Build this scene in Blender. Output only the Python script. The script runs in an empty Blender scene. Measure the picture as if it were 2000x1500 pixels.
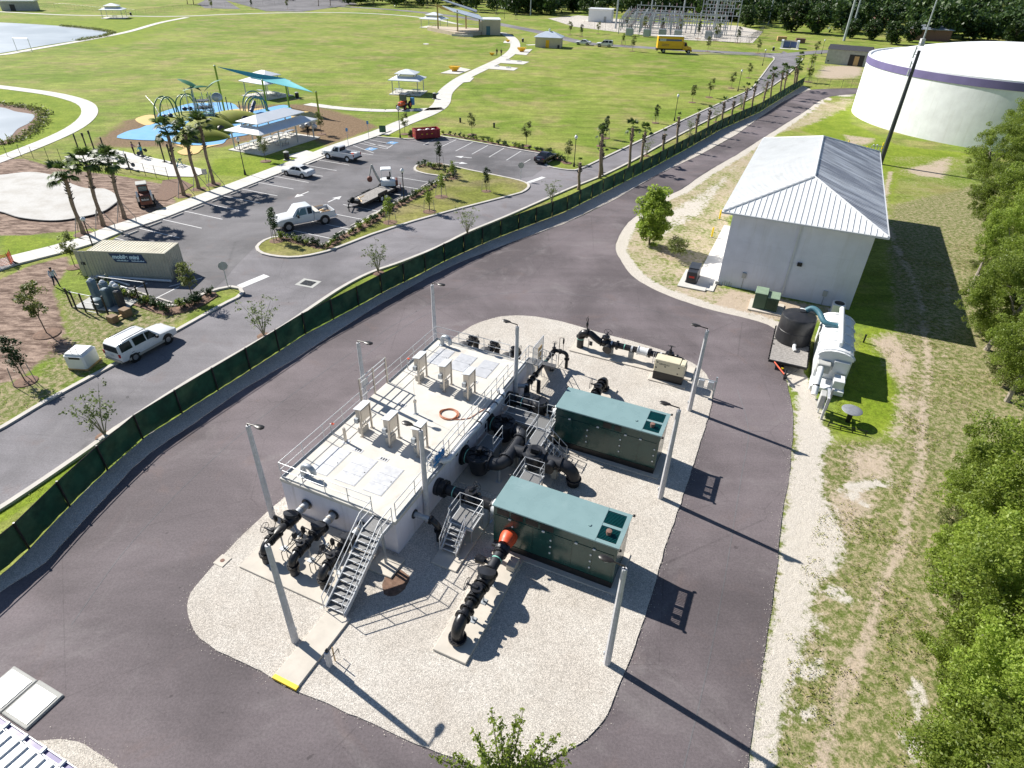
import bpy, math, random
import numpy as np
from mathutils import Matrix, Vector, noise as mnoise
random.seed(7); rng = np.random.default_rng(7)
scene = bpy.context.scene
COL = scene.collection
# ---------------------------------------------------------------- camera
FPX, PITCH, ROLL, CAMH = 1220.84, 0.6005, 0.0270, 25.5045
def _axes():
    c, s = math.cos(PITCH), math.sin(PITCH)
    fwd = np.array([0, c, -s]); up = np.array([0, s, c]); right = np.array([1., 0, 0])
    cr, sr = math.cos(ROLL), math.sin(ROLL)
    return np.array([right*cr+up*sr, up*cr-right*sr, fwd])
AX = _axes()
cam_d = bpy.data.cameras.new('camera'); cam = bpy.data.objects.new('camera', cam_d); COL.objects.link(cam)
cam_d.sensor_width = 36; cam_d.lens = 36*FPX/2000; cam_d.clip_end = 6000; cam_d.clip_start = .2
mw = Matrix([[AX[0][i], AX[1][i], -AX[2][i], (0, 0, CAMH)[i]] for i in range(3)]+[[0, 0, 0, 1]])
cam.matrix_world = mw
scene.camera = cam
# ---------------------------------------------------------------- light
SHX, SHY = 5.83, -3.95                      # ground shadow of a 5.74 m pole
SUN_EL = math.atan2(5.74, math.hypot(SHX, SHY))
world = bpy.data.worlds.new('World'); scene.world = world; world.use_nodes = True
wn = world.node_tree.nodes; wl = world.node_tree.links
sky = wn.new('ShaderNodeTexSky'); sky.sky_type = 'NISHITA'; sky.sun_disc = False
sky.sun_elevation = SUN_EL; sky.sun_rotation = math.atan2(-SHX, -SHY)
sky.air_density = 1.0; sky.dust_density = .2; sky.ozone_density = 2.6
bg = wn['Background']; bg.inputs['Strength'].default_value = 0.058
wl.new(sky.outputs[0], bg.inputs['Color'])
sun_d = bpy.data.lights.new('sun', 'SUN'); sun = bpy.data.objects.new('sun', sun_d); COL.objects.link(sun)
sun_d.energy = 4.6; sun_d.angle = math.radians(.5); sun_d.color = (1, .955, .88)
sun.rotation_euler = Vector((SHX, SHY, -5.74)).to_track_quat('-Z', 'Y').to_euler()
sun.location = (-60, 40, 60)
scene.view_settings.view_transform = 'Standard'; scene.view_settings.look = 'None'
scene.view_settings.exposure = .85; scene.view_settings.gamma = 1
scene.view_settings.use_curve_mapping = False
# ---------------------------------------------------------------- placing
def G(px, py, z=0.0):
    """ground point (at height z) seen at a point of the survey photograph"""
    d = np.array([(px-1000)/FPX, (750-py)/FPX, 1.0]) @ AX
    t = (z-CAMH)/d[2]
    return np.array([d[0]*t, d[1]*t, z])
YAW = -0.412; OX, OY = -12.1412, 24.3401     # the pumping plant's own grid
CY, SY = math.cos(YAW), math.sin(YAW)
def F(u, v, z=0.0):
    return (OX+u*CY-v*SY, OY+u*SY+v*CY, z)
def catmull(pts, n=6, closed=False):
    P = [np.array(p, float) for p in pts]; out = []; N = len(P)
    for i in range(N if closed else N-1):
        p1, p2 = P[i], P[(i+1) % N]
        p0 = P[i-1] if (closed or i > 0) else 2*p1-p2
        p3 = P[(i+2) % N] if (closed or i+2 < N) else 2*p2-p1
        for k in range(n):
            t = k/n
            out.append(.5*((2*p1)+(p2-p0)*t+(2*p0-5*p1+4*p2-p3)*t*t+(3*p1-p0-3*p2+p3)*t**3))
    if not closed: out.append(P[-1])
    return out
def GL(px, z=0.0): return [G(x, y, z) for x, y in px]
def resample(pts, step, closed=False):
    P = [np.array(p, float) for p in pts]
    if closed: P = P+[P[0]]
    d = [0]
    for a, b in zip(P, P[1:]): d.append(d[-1]+np.linalg.norm(b-a))
    n = max(1, int(round(d[-1]/step))); out = []
    P = np.array(P)
    for k in range(n if closed else n+1):
        s = d[-1]*k/n
        out.append(np.array([np.interp(s, d, P[:, j]) for j in range(P.shape[1])]))
    return out
# ---------------------------------------------------------------- mesh builder
class MB:
    def __init__(s): s.v = []; s.f = []; s.sm = []
    def add(s, vs, fs, smooth=False):
        o = len(s.v); s.v += [tuple(map(float, p)) for p in vs]
        s.f += [tuple(i+o for i in f) for f in fs]; s.sm += [smooth]*len(fs); return s
    def box(s, x0, x1, y0, y1, z0, z1):
        return s.add([(x0,y0,z0),(x1,y0,z0),(x1,y1,z0),(x0,y1,z0),(x0,y0,z1),(x1,y0,z1),(x1,y1,z1),(x0,y1,z1)],
              [(0,3,2,1),(4,5,6,7),(0,1,5,4),(1,2,6,5),(2,3,7,6),(3,0,4,7)])
    def bbox(s, x0, x1, y0, y1, z0, z1, b=.02):
        """box with chamfered vertical and top edges"""
        b = min(b, (x1-x0)*.4, (y1-y0)*.4, (z1-z0)*.4)
        def ring(i, z): return [(x0+i+b,y0+i,z),(x1-i-b,y0+i,z),(x1-i,y0+i+b,z),(x1-i,y1-i-b,z),(x1-i-b,y1-i,z),(x0+i+b,y1-i,z),(x0+i,y1-i-b,z),(x0+i,y0+i+b,z)]
        vs = ring(0, z0)+ring(0, z1-b)+ring(b, z1)
        fs = [tuple(range(7,-1,-1)), tuple(range(16,24))]
        for k in range(2):
            for i in range(8): fs.append((k*8+i, k*8+(i+1)%8, k*8+8+(i+1)%8, k*8+8+i))
        return s.add(vs, fs)
    def cbox(s, c, size, rz=0, rx=0):
        x, y, z = [q/2 for q in size]; m = MB().box(-x,x,-y,y,-z,z)
        T = Matrix.Translation(c) @ Matrix.Rotation(rz,4,'Z') @ Matrix.Rotation(rx,4,'X')
        return s.add([T @ Vector(p) for p in m.v], m.f)
    def tube(s, pts, r, n=8, cap=True, closed=False):
        P = [Vector(p) for p in pts]; N = len(P)
        R = [r]*N if not hasattr(r, '__len__') else r
        vs = []; fs = []; up = None
        for i in range(N):
            a = P[i-1] if (i > 0 or closed) else P[i]; b = P[(i+1)%N] if (i < N-1 or closed) else P[i]
            t = (b-a)
            if t.length < 1e-9: t = Vector((0,0,1))
            t.normalize()
            if up is None:
                up = Vector((0,0,1)) if abs(t.z) < .9 else Vector((1,0,0))
            u = (up-t*up.dot(t))
            if u.length < 1e-6: u = t.orthogonal()
            u.normalize(); w = t.cross(u); up = u
            for k in range(n):
                a2 = 2*math.pi*k/n; vs.append(P[i]+(u*math.cos(a2)+w*math.sin(a2))*R[i])
        for i in range(N if closed else N-1):
            j = (i+1)%N
            for k in range(n): fs.append((i*n+k, i*n+(k+1)%n, j*n+(k+1)%n, j*n+k))
        s.add(vs, fs, True)
        if cap and not closed:
            o = len(s.v)-len(vs)
            s.f += [tuple(o+k for k in range(n-1,-1,-1)), tuple(o+(N-1)*n+k for k in range(n))]; s.sm += [False]*2
        return s
    def rod(s, p0, d, prof, n=16, smooth=True):
        """surface of revolution about axis p0 + t*d; prof = [(t, r)...]"""
        p0 = Vector(p0); d = Vector(d).normalized(); u = d.orthogonal().normalized(); w = d.cross(u)
        vs = []; fs = []; N = len(prof)
        for t, r in prof:
            for k in range(n):
                a = 2*math.pi*k/n; vs.append(p0+d*t+(u*math.cos(a)+w*math.sin(a))*max(r, 1e-4))
        for i in range(N-1):
            for k in range(n): fs.append((i*n+k, i*n+(k+1)%n, (i+1)*n+(k+1)%n, (i+1)*n+k))
        fs2 = [tuple(range(n-1,-1,-1)), tuple((N-1)*n+k for k in range(n))]
        s.add(vs, fs, smooth); o = len(s.v)-len(vs)
        s.f += [tuple(o+i for i in f) for f in fs2]; s.sm += [False]*2
        return s
    def prism(s, poly, z0, z1):
        n = len(poly); vs = [(p[0],p[1],z0) for p in poly]+[(p[0],p[1],z1) for p in poly]
        a = sum(poly[i][0]*poly[(i+1)%n][1]-poly[(i+1)%n][0]*poly[i][1] for i in range(n))
        fs = [tuple(range(n-1,-1,-1)), tuple(range(n,2*n))]+[(i,(i+1)%n,n+(i+1)%n,n+i) for i in range(n)]
        if a < 0: fs = [tuple(reversed(f)) for f in fs]
        return s.add(vs, fs)
    def sheet(s, poly, z):
        n = len(poly); a = sum(poly[i][0]*poly[(i+1)%n][1]-poly[(i+1)%n][0]*poly[i][1] for i in range(n))
        idx = tuple(range(n)) if a > 0 else tuple(range(n-1,-1,-1))
        return s.add([(p[0],p[1],z) for p in poly], [idx])
    def ball(s, c, r, n=12, m=8):
        r = (r,r,r) if not hasattr(r,'__len__') else r
        vs = [(c[0],c[1],c[2]-r[2])]
        for i in range(1,m):
            th = math.pi*i/m-math.pi/2
            for k in range(n):
                a = 2*math.pi*k/n; vs.append((c[0]+r[0]*math.cos(th)*math.cos(a), c[1]+r[1]*math.cos(th)*math.sin(a), c[2]+r[2]*math.sin(th)))
        vs.append((c[0],c[1],c[2]+r[2])); fs = []
        for k in range(n): fs.append((0,1+(k+1)%n,1+k))
        for i in range(m-2):
            for k in range(n): fs.append((1+i*n+k,1+i*n+(k+1)%n,1+(i+1)*n+(k+1)%n,1+(i+1)*n+k))
        L = len(vs)-1
        for k in range(n): fs.append((L,1+(m-2)*n+k,1+(m-2)*n+(k+1)%n))
        return s.add(vs, fs, True)
    def ribbon(s, pts, w, z0, z1, off=0.0, closed=False):
        """slab of width w along a path, shifted sideways by off"""
        P = [np.array(p[:2], float) for p in pts]; N = len(P); L = []; R = []
        for i in range(N):
            a = P[i-1] if (i > 0 or closed) else P[i]; b = P[(i+1)%N] if (i < N-1 or closed) else P[i]
            t = (b-a)/(np.linalg.norm(b-a)+1e-9); nrm = np.array([-t[1], t[0]])
            L.append(P[i]+nrm*(off+w/2)); R.append(P[i]+nrm*(off-w/2))
        vs = []
        for l, r in zip(L, R): vs += [(l[0],l[1],z0),(r[0],r[1],z0),(r[0],r[1],z1),(l[0],l[1],z1)]
        fs = []
        for i in range(N if closed else N-1):
            a = i*4; b = ((i+1)%N)*4
            fs += [(a+3,a+2,b+2,b+3),(a+2,a+1,b+1,b+2),(a+0,a+3,b+3,b+0)]
        if not closed: fs += [(0,1,2,3),((N-1)*4+3,(N-1)*4+2,(N-1)*4+1,(N-1)*4)]
        return s.add(vs, fs)
    def quad(s, a, b, c, d): return s.add([a,b,c,d], [(0,1,2,3)])
    def tx(s, T):
        s.v = [tuple(T @ Vector(p)) for p in s.v]; return s
    def join(s, o, T=None):
        return s.addsm([T @ Vector(p) for p in o.v] if T else o.v, o.f, o.sm)
    def addsm(s, vs, fs, sm):
        o = len(s.v); s.v += [tuple(p) for p in vs]; s.f += [tuple(i+o for i in f) for f in fs]; s.sm += list(sm); return s
    def mesh(s, name, mat):
        me = bpy.data.meshes.new(name); me.from_pydata(s.v, [], s.f)
        if any(s.sm):
            me.polygons.foreach_set('use_smooth', s.sm); me.set_sharp_from_angle(angle=.7)
        me.materials.append(mat_of(mat)); return me
def mat_of(m): return MT[m] if isinstance(m, str) else m
def link(name, me, parent=None, loc=(0,0,0), rz=0.0, rot=None, kind=None, label=None):
    o = bpy.data.objects.new(name, me); COL.objects.link(o)
    o.location = tuple(map(float, loc)); o.rotation_euler = rot or (0,0,rz)
    if parent is not None: o.parent = parent
    if kind: o['kind'] = kind
    if label: o['label'] = label
    return o
def part(name, mb, mat, parent, loc=(0,0,0), rz=0.0, rot=None, label=None, kind=None):
    me = mb if isinstance(mb, bpy.types.Mesh) else mb.mesh(name, mat)
    return link(name, me, parent, loc, rz, rot, kind, label)
def tag(o, label, cat, group=None):
    o['label'] = label; o['category'] = cat
    if group: o['group'] = group
    return o
def thing(name, label, cat, loc=(0,0,0), rz=0.0, group=None):
    o = bpy.data.objects.new(name, None); COL.objects.link(o); o.empty_display_size = .3
    o.location = tuple(map(float, loc)); o.rotation_euler = (0,0,rz)
    return tag(o, label, cat, group)
def struct(name, mb, mat, **k):
    return part(name, mb, mat, None, kind='structure', **k)
KIDS = {}
def dup(root, loc, rz=0.0, label=None, group=None, scale=None):
    if root.name not in KIDS:
        KIDS[root.name] = [(c, list(c.children)) for c in root.children]
    r = root.copy(); COL.objects.link(r); r.location = tuple(map(float, loc)); r.rotation_euler = (0,0,rz)
    if scale: r.scale = (scale,)*3 if not hasattr(scale,'__len__') else scale
    if label: r['label'] = label
    if group: r['group'] = group
    for c, gs in KIDS[root.name]:
        d = c.copy(); COL.objects.link(d); d.parent = r
        for g in gs:
            e = g.copy(); COL.objects.link(e); e.parent = d
    return r
ORD = ['nearest','second','third','fourth','fifth','sixth','seventh','eighth','ninth','tenth','eleventh','twelfth','thirteenth','fourteenth','fifteenth','sixteenth','seventeenth','eighteenth','nineteenth','twentieth']
ORD += ['twenty '+o for o in ['first']+ORD[1:9]]+['thirtieth']+['thirty '+o for o in ['first']+ORD[1:9]]
# ---------------------------------------------------------------- materials
class NT:
    def __init__(s, name):
        s.m = bpy.data.materials.new(name); s.m.use_nodes = True; s.t = s.m.node_tree
        s.b = s.t.nodes['Principled BSDF']; s.out = s.t.nodes['Material Output']
    def n(s, typ, **k):
        x = s.t.nodes.new('ShaderNode'+typ)
        for a, v in k.items(): setattr(x, a, v)
        return x
    def put(s, sock, v):
        if hasattr(v, 'is_output'): s.t.links.new(v, sock)
        else:
            if sock.type == 'RGBA' and len(v) == 3: v = (*v, 1)
            sock.default_value = v
    def co(s, kind='Object'):
        return s.n('TexCoord').outputs[kind]
    def noise(s, scale, detail=4, vec=None, rough=.6, dist=0):
        x = s.n('TexNoise'); x.inputs['Scale'].default_value = scale; x.inputs['Detail'].default_value = detail
        x.inputs['Roughness'].default_value = rough; x.inputs['Distortion'].default_value = dist
        if vec is not None: s.put(x.inputs['Vector'], vec)
        return x.outputs['Fac']
    def vor(s, scale, vec=None, out='Color', feature='F1'):
        x = s.n('TexVoronoi', feature=feature); x.inputs['Scale'].default_value = scale
        if vec is not None: s.put(x.inputs['Vector'], vec)
        return x.outputs[out]
    def math(s, op, a, b=0.0, c=0.0):
        x = s.n('Math', operation=op)
        for k, v in enumerate((a, b, c)): s.put(x.inputs[k], v)
        return x.outputs[0]
    def rng(s, x, a, b, c=0., d=1.):
        r = s.n('MapRange', interpolation_type='SMOOTHSTEP')
        for k, v in zip(('Value','From Min','From Max','To Min','To Max'), (x,a,b,c,d)): s.put(r.inputs[k], v)
        return r.outputs[0]
    def mix(s, f, a, b, mode='MIX'):
        x = s.n('Mix', data_type='RGBA', blend_type=mode)
        s.put(x.inputs['Factor'], f); s.put(x.inputs[6], a); s.put(x.inputs[7], b); return x.outputs[2]
    def scale(s, vec, sc, rz=0.):
        x = s.n('Mapping'); s.put(x.inputs['Vector'], vec); x.inputs['Scale'].default_value = sc
        x.inputs['Rotation'].default_value = (0,0,rz); return x.outputs[0]
    def mul(s, col, fac):
        """multiply a colour by a scalar socket"""
        x = s.n('VectorMath', operation='SCALE'); s.put(x.inputs[0], col); s.put(x.inputs['Scale'], fac); return x.outputs[0]
    def bump(s, h, strength=.3, dist=.02):
        x = s.n('Bump'); x.inputs['Strength'].default_value = strength; x.inputs['Distance'].default_value = dist
        s.put(x.inputs['Height'], h); s.t.links.new(x.outputs[0], s.b.inputs['Normal'])
    def fin(s, col, rough=.7, metal=0., spec=.5):
        s.put(s.b.inputs['Base Color'], col); s.put(s.b.inputs['Roughness'], rough); s.put(s.b.inputs['Metallic'], metal)
        s.b.inputs['Specular IOR Level'].default_value = spec; return s.m
MT = {}
def paint(key, col, rough=.5, var=.12, sc=2.5, metal=0., dirt=None, dirtamt=.35, bump=0., spec=.5, bsc=40):
    t = NT(key); c = t.co(); a = t.noise(sc, 5, c)
    f = t.rng(a, .25, .75, 1-var, 1+var); base = t.mul(col, f)
    if dirt is not None:
        d = t.rng(t.noise(sc*.7, 8, c, .7, .6), .5, .75, 0, dirtamt); base = t.mix(d, base, dirt)
    if bump: t.bump(t.noise(bsc, 3, c), bump, .01)
    r = t.rng(t.noise(sc*2, 4, c), .2, .8, max(.02, rough-.1), min(1, rough+.1))
    MT[key] = t.fin(base, r, metal, spec); return MT[key]
paint('white_paint', (.74,.75,.77), .55, .05, .8, dirt=(.42,.41,.38), dirtamt=.25)
paint('cmu_white', (.66,.66,.69), .8, .05, .5, dirt=(.34,.33,.31), dirtamt=.35, bump=.25, bsc=9)
paint('tank_conc', (.60,.575,.60), .8, .06, .6, dirt=(.36,.33,.32), dirtamt=.35, bump=.15)
paint('deck_conc', (.58,.55,.495), .85, .09, .8, dirt=(.34,.30,.25), dirtamt=.4, bump=.2)
paint('slab_conc', (.53,.485,.42), .85, .10, 1.2, dirt=(.33,.29,.24), dirtamt=.4, bump=.2)
paint('conc_grey', (.40,.40,.38), .85, .12, 1.5, dirt=(.25,.24,.22), dirtamt=.4, bump=.2)
paint('walk_conc', (.56,.54,.50), .85, .08, .5, dirt=(.36,.32,.27), dirtamt=.35, bump=.15)
paint('kerb_conc', (.50,.47,.43), .85, .10, .9, dirt=(.30,.27,.24), dirtamt=.3)
paint('alu', (.56,.57,.58), .42, .08, 3, metal=.25)
paint('galv', (.42,.45,.48), .45, .14, 6, metal=.5)
paint('alu_plate', (.52,.525,.54), .5, .08, 2.5, metal=.25)
paint('stainless', (.50,.46,.41), .35, .12, 2.5, metal=.6)
paint('grating', (.20,.20,.20), .6, .2, 20, metal=.3)
paint('grating_dark', (.035,.036,.04), .7, .2, 20)
paint('pipe_black', (.012,.012,.014), .34, .3, 3, dirt=(.045,.04,.036), dirtamt=.5)
paint('pipe_dark', (.022,.024,.03), .5, .2, 3, dirt=(.06,.055,.05), dirtamt=.4)
paint('rubber', (.012,.012,.012), .8, .2, 8)
paint('black_paint', (.01,.01,.011), .45, .2, 4)
paint('pole_conc', (.54,.53,.54), .75, .12, 5, dirt=(.25,.24,.23), dirtamt=.4, bump=.1)
paint('bronze', (.02,.017,.015), .4, .2, 4)
def streaky(key, col, dirt, amt=.5, rough=.75):
    t = NT(key); c = t.co(); a = t.noise(1,6,t.scale(c,(2.2,2.2,.14)),.7); b = t.noise(.5,5,c)
    t.bump(t.noise(9,3,c),.2,.01); MT[key] = t.fin(t.mul(t.mix(t.rng(a,.5,.74,0,amt),col,dirt), t.rng(b,.3,.7,.93,1.06)),rough,0,.4)
streaky('tank_conc', (.71,.685,.735), (.42,.39,.38)); streaky('white_paint', (.76,.77,.79), (.56,.55,.53), .35, .55); streaky('cmu_white', (.67,.68,.75), (.50,.49,.48), .4)  # block and concrete wall colours carry the blue of skylit shade
paint('enc_side', (.012,.058,.048), .22, .10, .8, dirt=(.02,.03,.02), dirtamt=.4, spec=.6)
paint('enc_roof', (.20,.30,.305), .30, .04, .8, dirt=(.28,.38,.39), dirtamt=.5)
paint('enc_dark', (.012,.11,.115), .3, .12, 1.2)
paint('red_rubber', (.62,.085,.03), .45, .15, 4)
paint('teal_tape', (.25,.62,.50), .5, .05, 4)
paint('yellow_paint', (.75,.52,.01), .5, .10, 3)
paint('beige_gen', (.64,.58,.42), .45, .05, 2)
paint('hose_red', (.42,.15,.07), .6, .1, 6)
paint('tarp_blue', (.03,.20,.50), .55, .15, 4)
paint('insul', (.68,.68,.68), .55, .08, 6, bump=.2)
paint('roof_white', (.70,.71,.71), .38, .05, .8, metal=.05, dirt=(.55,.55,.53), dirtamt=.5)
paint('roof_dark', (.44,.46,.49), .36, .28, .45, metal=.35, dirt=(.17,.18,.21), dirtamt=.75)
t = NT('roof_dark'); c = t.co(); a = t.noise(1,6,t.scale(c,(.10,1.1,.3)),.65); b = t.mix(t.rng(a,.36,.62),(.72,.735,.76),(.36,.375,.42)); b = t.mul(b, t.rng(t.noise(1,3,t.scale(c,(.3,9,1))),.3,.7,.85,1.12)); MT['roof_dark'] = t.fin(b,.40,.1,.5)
paint('roof_grey', (.30,.33,.38), .45, .15, .6, metal=.2)
paint('gutter', (.58,.59,.60), .45, .05, 2)
paint('purple', (.15,.125,.27), .5, .12, .4)
paint('green_box', (.05,.10,.055), .5, .1, 2)
paint('green_box_top', (.22,.30,.21), .5, .1, 2)
paint('plastic_white', (.72,.73,.73), .4, .04, 2)
paint('tank_black', (.022,.022,.024), .42, .25, 1.5, dirt=(.07,.065,.06), dirtamt=.5)
paint('wood_grey', (.30,.28,.26), .8, .25, 6, dirt=(.16,.14,.12), dirtamt=.6)
paint('wood_brown', (.21,.135,.075), .8, .25, 5)
paint('wood_tan', (.52,.34,.15), .7, .15, 4)
paint('hose_blue', (.055,.15,.19), .5, .1, 6)
paint('container_tan', (.47,.44,.35), .6, .07, .9, dirt=(.30,.26,.19), dirtamt=.45)
paint('container_roof', (.62,.57,.44), .6, .07, .9, dirt=(.25,.20,.13), dirtamt=.5)
paint('sign_navy', (.012,.045,.13), .4, .05, 3)
paint('sign_cyan', (.62,.80,.90), .5, .02, 3)
paint('car_white', (.66,.67,.68), .22, .03, 1, spec=.7)
paint('car_beige', (.36,.34,.30), .35, .05, 1)
paint('car_dark', (.018,.012,.016), .16, .05, 1, spec=.8)
paint('car_blue', (.02,.03,.07), .2, .05, 1, spec=.8)
paint('glass_dark', (.008,.011,.014), .08, .1, 1, spec=.35)
paint('glass_teal', (.05,.12,.12), .08, .1, 1, spec=.9)
paint('chrome', (.5,.5,.5), .2, .05, 2, metal=.9)
paint('rim', (.35,.35,.36), .35, .1, 4, metal=.6)
paint('lamp_red', (.40,.012,.012), .25, .05, 3)
paint('lamp_clear', (.6,.62,.64), .15, .05, 3)
paint('dumpster_red', (.25,.012,.02), .5, .15, 1.5, dirt=(.10,.02,.02), dirtamt=.4)
paint('truck_yellow', (.78,.42,.005), .4, .05, 1)
paint('truck_blue', (.06,.10,.24), .4, .05, 1)
paint('skid_red', (.16,.05,.03), .5, .15, 3)
paint('orange_red', (.60,.08,.02), .45, .1, 3)
paint('tractor_blue', (.05,.20,.42), .45, .1, 3)
paint('orange_net', (.75,.20,.10), .8, .15, 4)
paint('play_blue', (.12,.34,.62), .8, .08, .6)
paint('play_tan', (.58,.40,.14), .8, .08, .6)
paint('play_olive', (.20,.22,.012), .8, .10, 1.2)
paint('lime', (.26,.36,.02), .5, .08, 1)
paint('play_green', (.02,.13,.05), .45, .1, 2)
paint('play_teal', (.03,.19,.22), .45, .1, 2)
paint('play_navy', (.015,.035,.10), .45, .1, 2)
paint('sail_teal', (.10,.42,.46), .7, .06, .8)
paint('shelter_roof', (.66,.69,.73), .45, .03, .5)
paint('shelter_blue', (.46,.52,.60), .45, .05, .5)
paint('stucco', (.50,.44,.34), .85, .07, .6)
paint('stage_tan', (.45,.33,.17), .8, .1, 1)
paint('stage_deck', (.48,.40,.31), .8, .1, .6)
paint('bark', (.13,.10,.075), .9, .3, 6, bump=.6, bsc=12)
paint('bark_pale', (.30,.26,.21), .9, .3, 5, bump=.5, bsc=12)
paint('palm_trunk', (.24,.175,.125), .9, .3, 4, dirt=(.10,.075,.055), dirtamt=.6, bump=.6, bsc=10)
paint('palm_boot', (.075,.065,.06), .9, .3, 8)
paint('mulch', (.16,.095,.065), .95, .35, 6, dirt=(.32,.24,.18), dirtamt=.5, bump=.6, bsc=14)
paint('skin', (.38,.22,.15), .6, .05, 4)
paint('hair', (.02,.014,.01), .6, .1, 6)
paint('cloth_light', (.48,.53,.62), .9, .06, 5)
paint('cloth_navy', (.02,.03,.06), .9, .1, 5)
paint('cloth_cyan', (.08,.42,.52), .9, .1, 5)
paint('cloth_plum', (.30,.16,.22), .9, .1, 5)
paint('cloth_black', (.012,.012,.014), .9, .1, 5)
paint('line_white', (.62,.62,.62), .7, .08, 4, dirt=(.25,.24,.25), dirtamt=.5)
paint('line_blue', (.13,.30,.52), .7, .1, 4, dirt=(.15,.2,.25), dirtamt=.4)
paint('xfmr_blue', (.10,.155,.19), .5, .15, 2)
paint('galv_dark', (.24,.25,.27), .55, .15, 3, metal=.2)
paint('cable', (.16,.17,.18), .5, .1, 1)
paint('brick_red', (.20,.11,.085), .85, .15, 2)
paint('shingle', (.035,.035,.045), .9, .2, 2)
paint('steel_pole', (.05,.055,.065), .45, .15, 2, metal=.3)
paint('sub_steel', (.40,.43,.45), .5, .1, 2, metal=.3)
paint('sub_plum', (.24,.16,.17), .5, .1, 2)
paint('board_green', (.03,.10,.06), .5, .1, 2)
paint('mesh_wire', (.06,.065,.06), .6, .1, 4)
# ================================================================ GROUND
def ground_mat(key, lawnA=(.150,.215,.026), lawnB=(.238,.272,.058), dry=(.285,.25,.10), use_mask=True):
    t = NT(key); c = t.co()
    nL = t.noise(.035, 4, c); nM = t.noise(.35, 5, c); nF = t.noise(2.6, 5, c, .65); nG = t.noise(14, 4, c, .7); nV = t.noise(.11, 5, c, .6, .4)
    col = t.mix(t.rng(nL, .38, .62), lawnA, lawnB)
    col = t.mix(t.rng(nV, .46, .68, 0, .8), col, dry)
    stripe = t.noise(1, 3, t.scale(c, (.06, .9, 1), .5))
    col = t.mul(col, t.rng(stripe, .35, .65, .88, 1.1))
    col = t.mul(col, t.rng(nM, .3, .7, .82, 1.16))
    fine = t.math('MULTIPLY', t.rng(nF, .3, .7, .78, 1.2), t.rng(nG, .3, .7, .72, 1.28))
    col = t.mul(col, fine)
    if use_mask:
        m1 = t.n('Attribute', attribute_name='mask'); m2 = t.n('Attribute', attribute_name='mask2')
        s1 = t.n('SeparateColor'); t.put(s1.inputs[0], m1.outputs['Color']); s2 = t.n('SeparateColor'); t.put(s2.inputs[0], m2.outputs['Color'])
        mixn = t.math('ADD', t.math('MULTIPLY', nM, .55), t.math('ADD', t.math('MULTIPLY', nF, .75), t.math('MULTIPLY', nG, .3)))   # mean ~.8
        def thr(v, soft=.16):
            x = t.math('ADD', v, t.math('SUBTRACT', mixn, .8)); return t.rng(x, .5-soft, .5+soft)
        lush = t.mul(t.mix(t.rng(nM,.3,.7), (.14,.205,.014), (.22,.275,.03)), fine)
        scrub = t.mul(t.mix(t.rng(t.math('ADD',t.math('MULTIPLY',nF,.6),t.math('MULTIPLY',nG,.4)),.40,.60), (.13,.17,.035), (.29,.24,.15)), fine)
        sand = t.mul(t.mix(nF, (.37,.29,.215), (.49,.41,.32)), t.rng(nG,.3,.7,.85,1.12))
        dirt = t.mul(t.mix(t.rng(t.noise(1.1,6,t.scale(c,(.5,1.4,1),.7),.7),.35,.65), (.105,.068,.052), (.36,.265,.21)), t.rng(nG,.3,.7,.75,1.2))
        shell = t.mul(t.mix(nF, (.47,.425,.365), (.57,.53,.475)), t.rng(t.noise(22,3,c,.8),.3,.7,.68,1.25))
        brown = t.mul(t.mix(nF, (.16,.105,.06), (.23,.16,.10)), fine)
        col = t.mix(thr(s1.outputs[1]), col, lush)
        col = t.mix(thr(s2.outputs[0]), col, scrub)
        col = t.mix(thr(s2.outputs[1]), col, brown)
        col = t.mix(thr(s1.outputs[2]), col, dirt)
        col = t.mix(thr(s1.outputs[0]), col, sand)
        col = t.mix(thr(s2.outputs[2], .1), col, shell)
    t.bump(t.math('ADD', nF, t.math('MULTIPLY', nG, .5)), .55, .09)
    MT[key] = t.fin(col, .95, 0, .15)
ground_mat('ground'); ground_mat('turf', (.14,.205,.014), (.20,.255,.028), (.26,.22,.07), False)
ground_mat('turf_dry', (.16,.18,.035), (.24,.225,.07), (.27,.22,.12), False)
def asphalt(key, col, dust, warm=.5):
    t = NT(key); c = t.co(); n1 = t.noise(.09,5,c,.6,.5); n2 = t.noise(.22,7,c,.7,1.0); n3 = t.noise(9,4,c,.75); n4 = t.noise(45,2,c,.8)
    st = t.noise(1,5,t.scale(c,(.045,.8,1),-YAW*0-.85),.6)
    b = t.mul(col, t.rng(n1,.32,.68,.70,1.30)); b = t.mix(t.rng(n2,.5,.75,0,.55), b, dust)
    b = t.mul(b, t.rng(st,.3,.7,.93,1.07)); b = t.mix(t.rng(t.noise(.3,4,c,.6,1.2),.56,.72,0,.3), b, (.16,.115,.105))
    b = t.mul(b, t.math('MULTIPLY', t.rng(n3,.3,.7,.84,1.16), t.rng(n4,.3,.7,.82,1.18)))
    sp = t.rng(t.noise(1.7,3,c,.5),.70,.76,1,.62); b = t.mul(b, sp); cr = t.vor(.11,c,'Distance','DISTANCE_TO_EDGE'); b = t.mul(b, t.rng(t.math('ADD',cr,t.math('MULTIPLY',t.noise(1.5,4,c),.012)),.004,.011,.78,1))
    t.bump(n4,.25,.01); MT[key] = t.fin(b,.85,0,.35)
asphalt('asphalt_plant', (.128,.108,.114), (.215,.195,.195))
asphalt('asphalt_road', (.172,.163,.174), (.225,.215,.222))
asphalt('asphalt_lot', (.128,.123,.130), (.20,.19,.195))
t = NT('gravel'); c = t.co(); n1 = t.noise(.25,4,c); n2 = t.noise(1.4,5,c,.65)
vd = t.vor(26, c); vb = t.vor(55, c)
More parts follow.
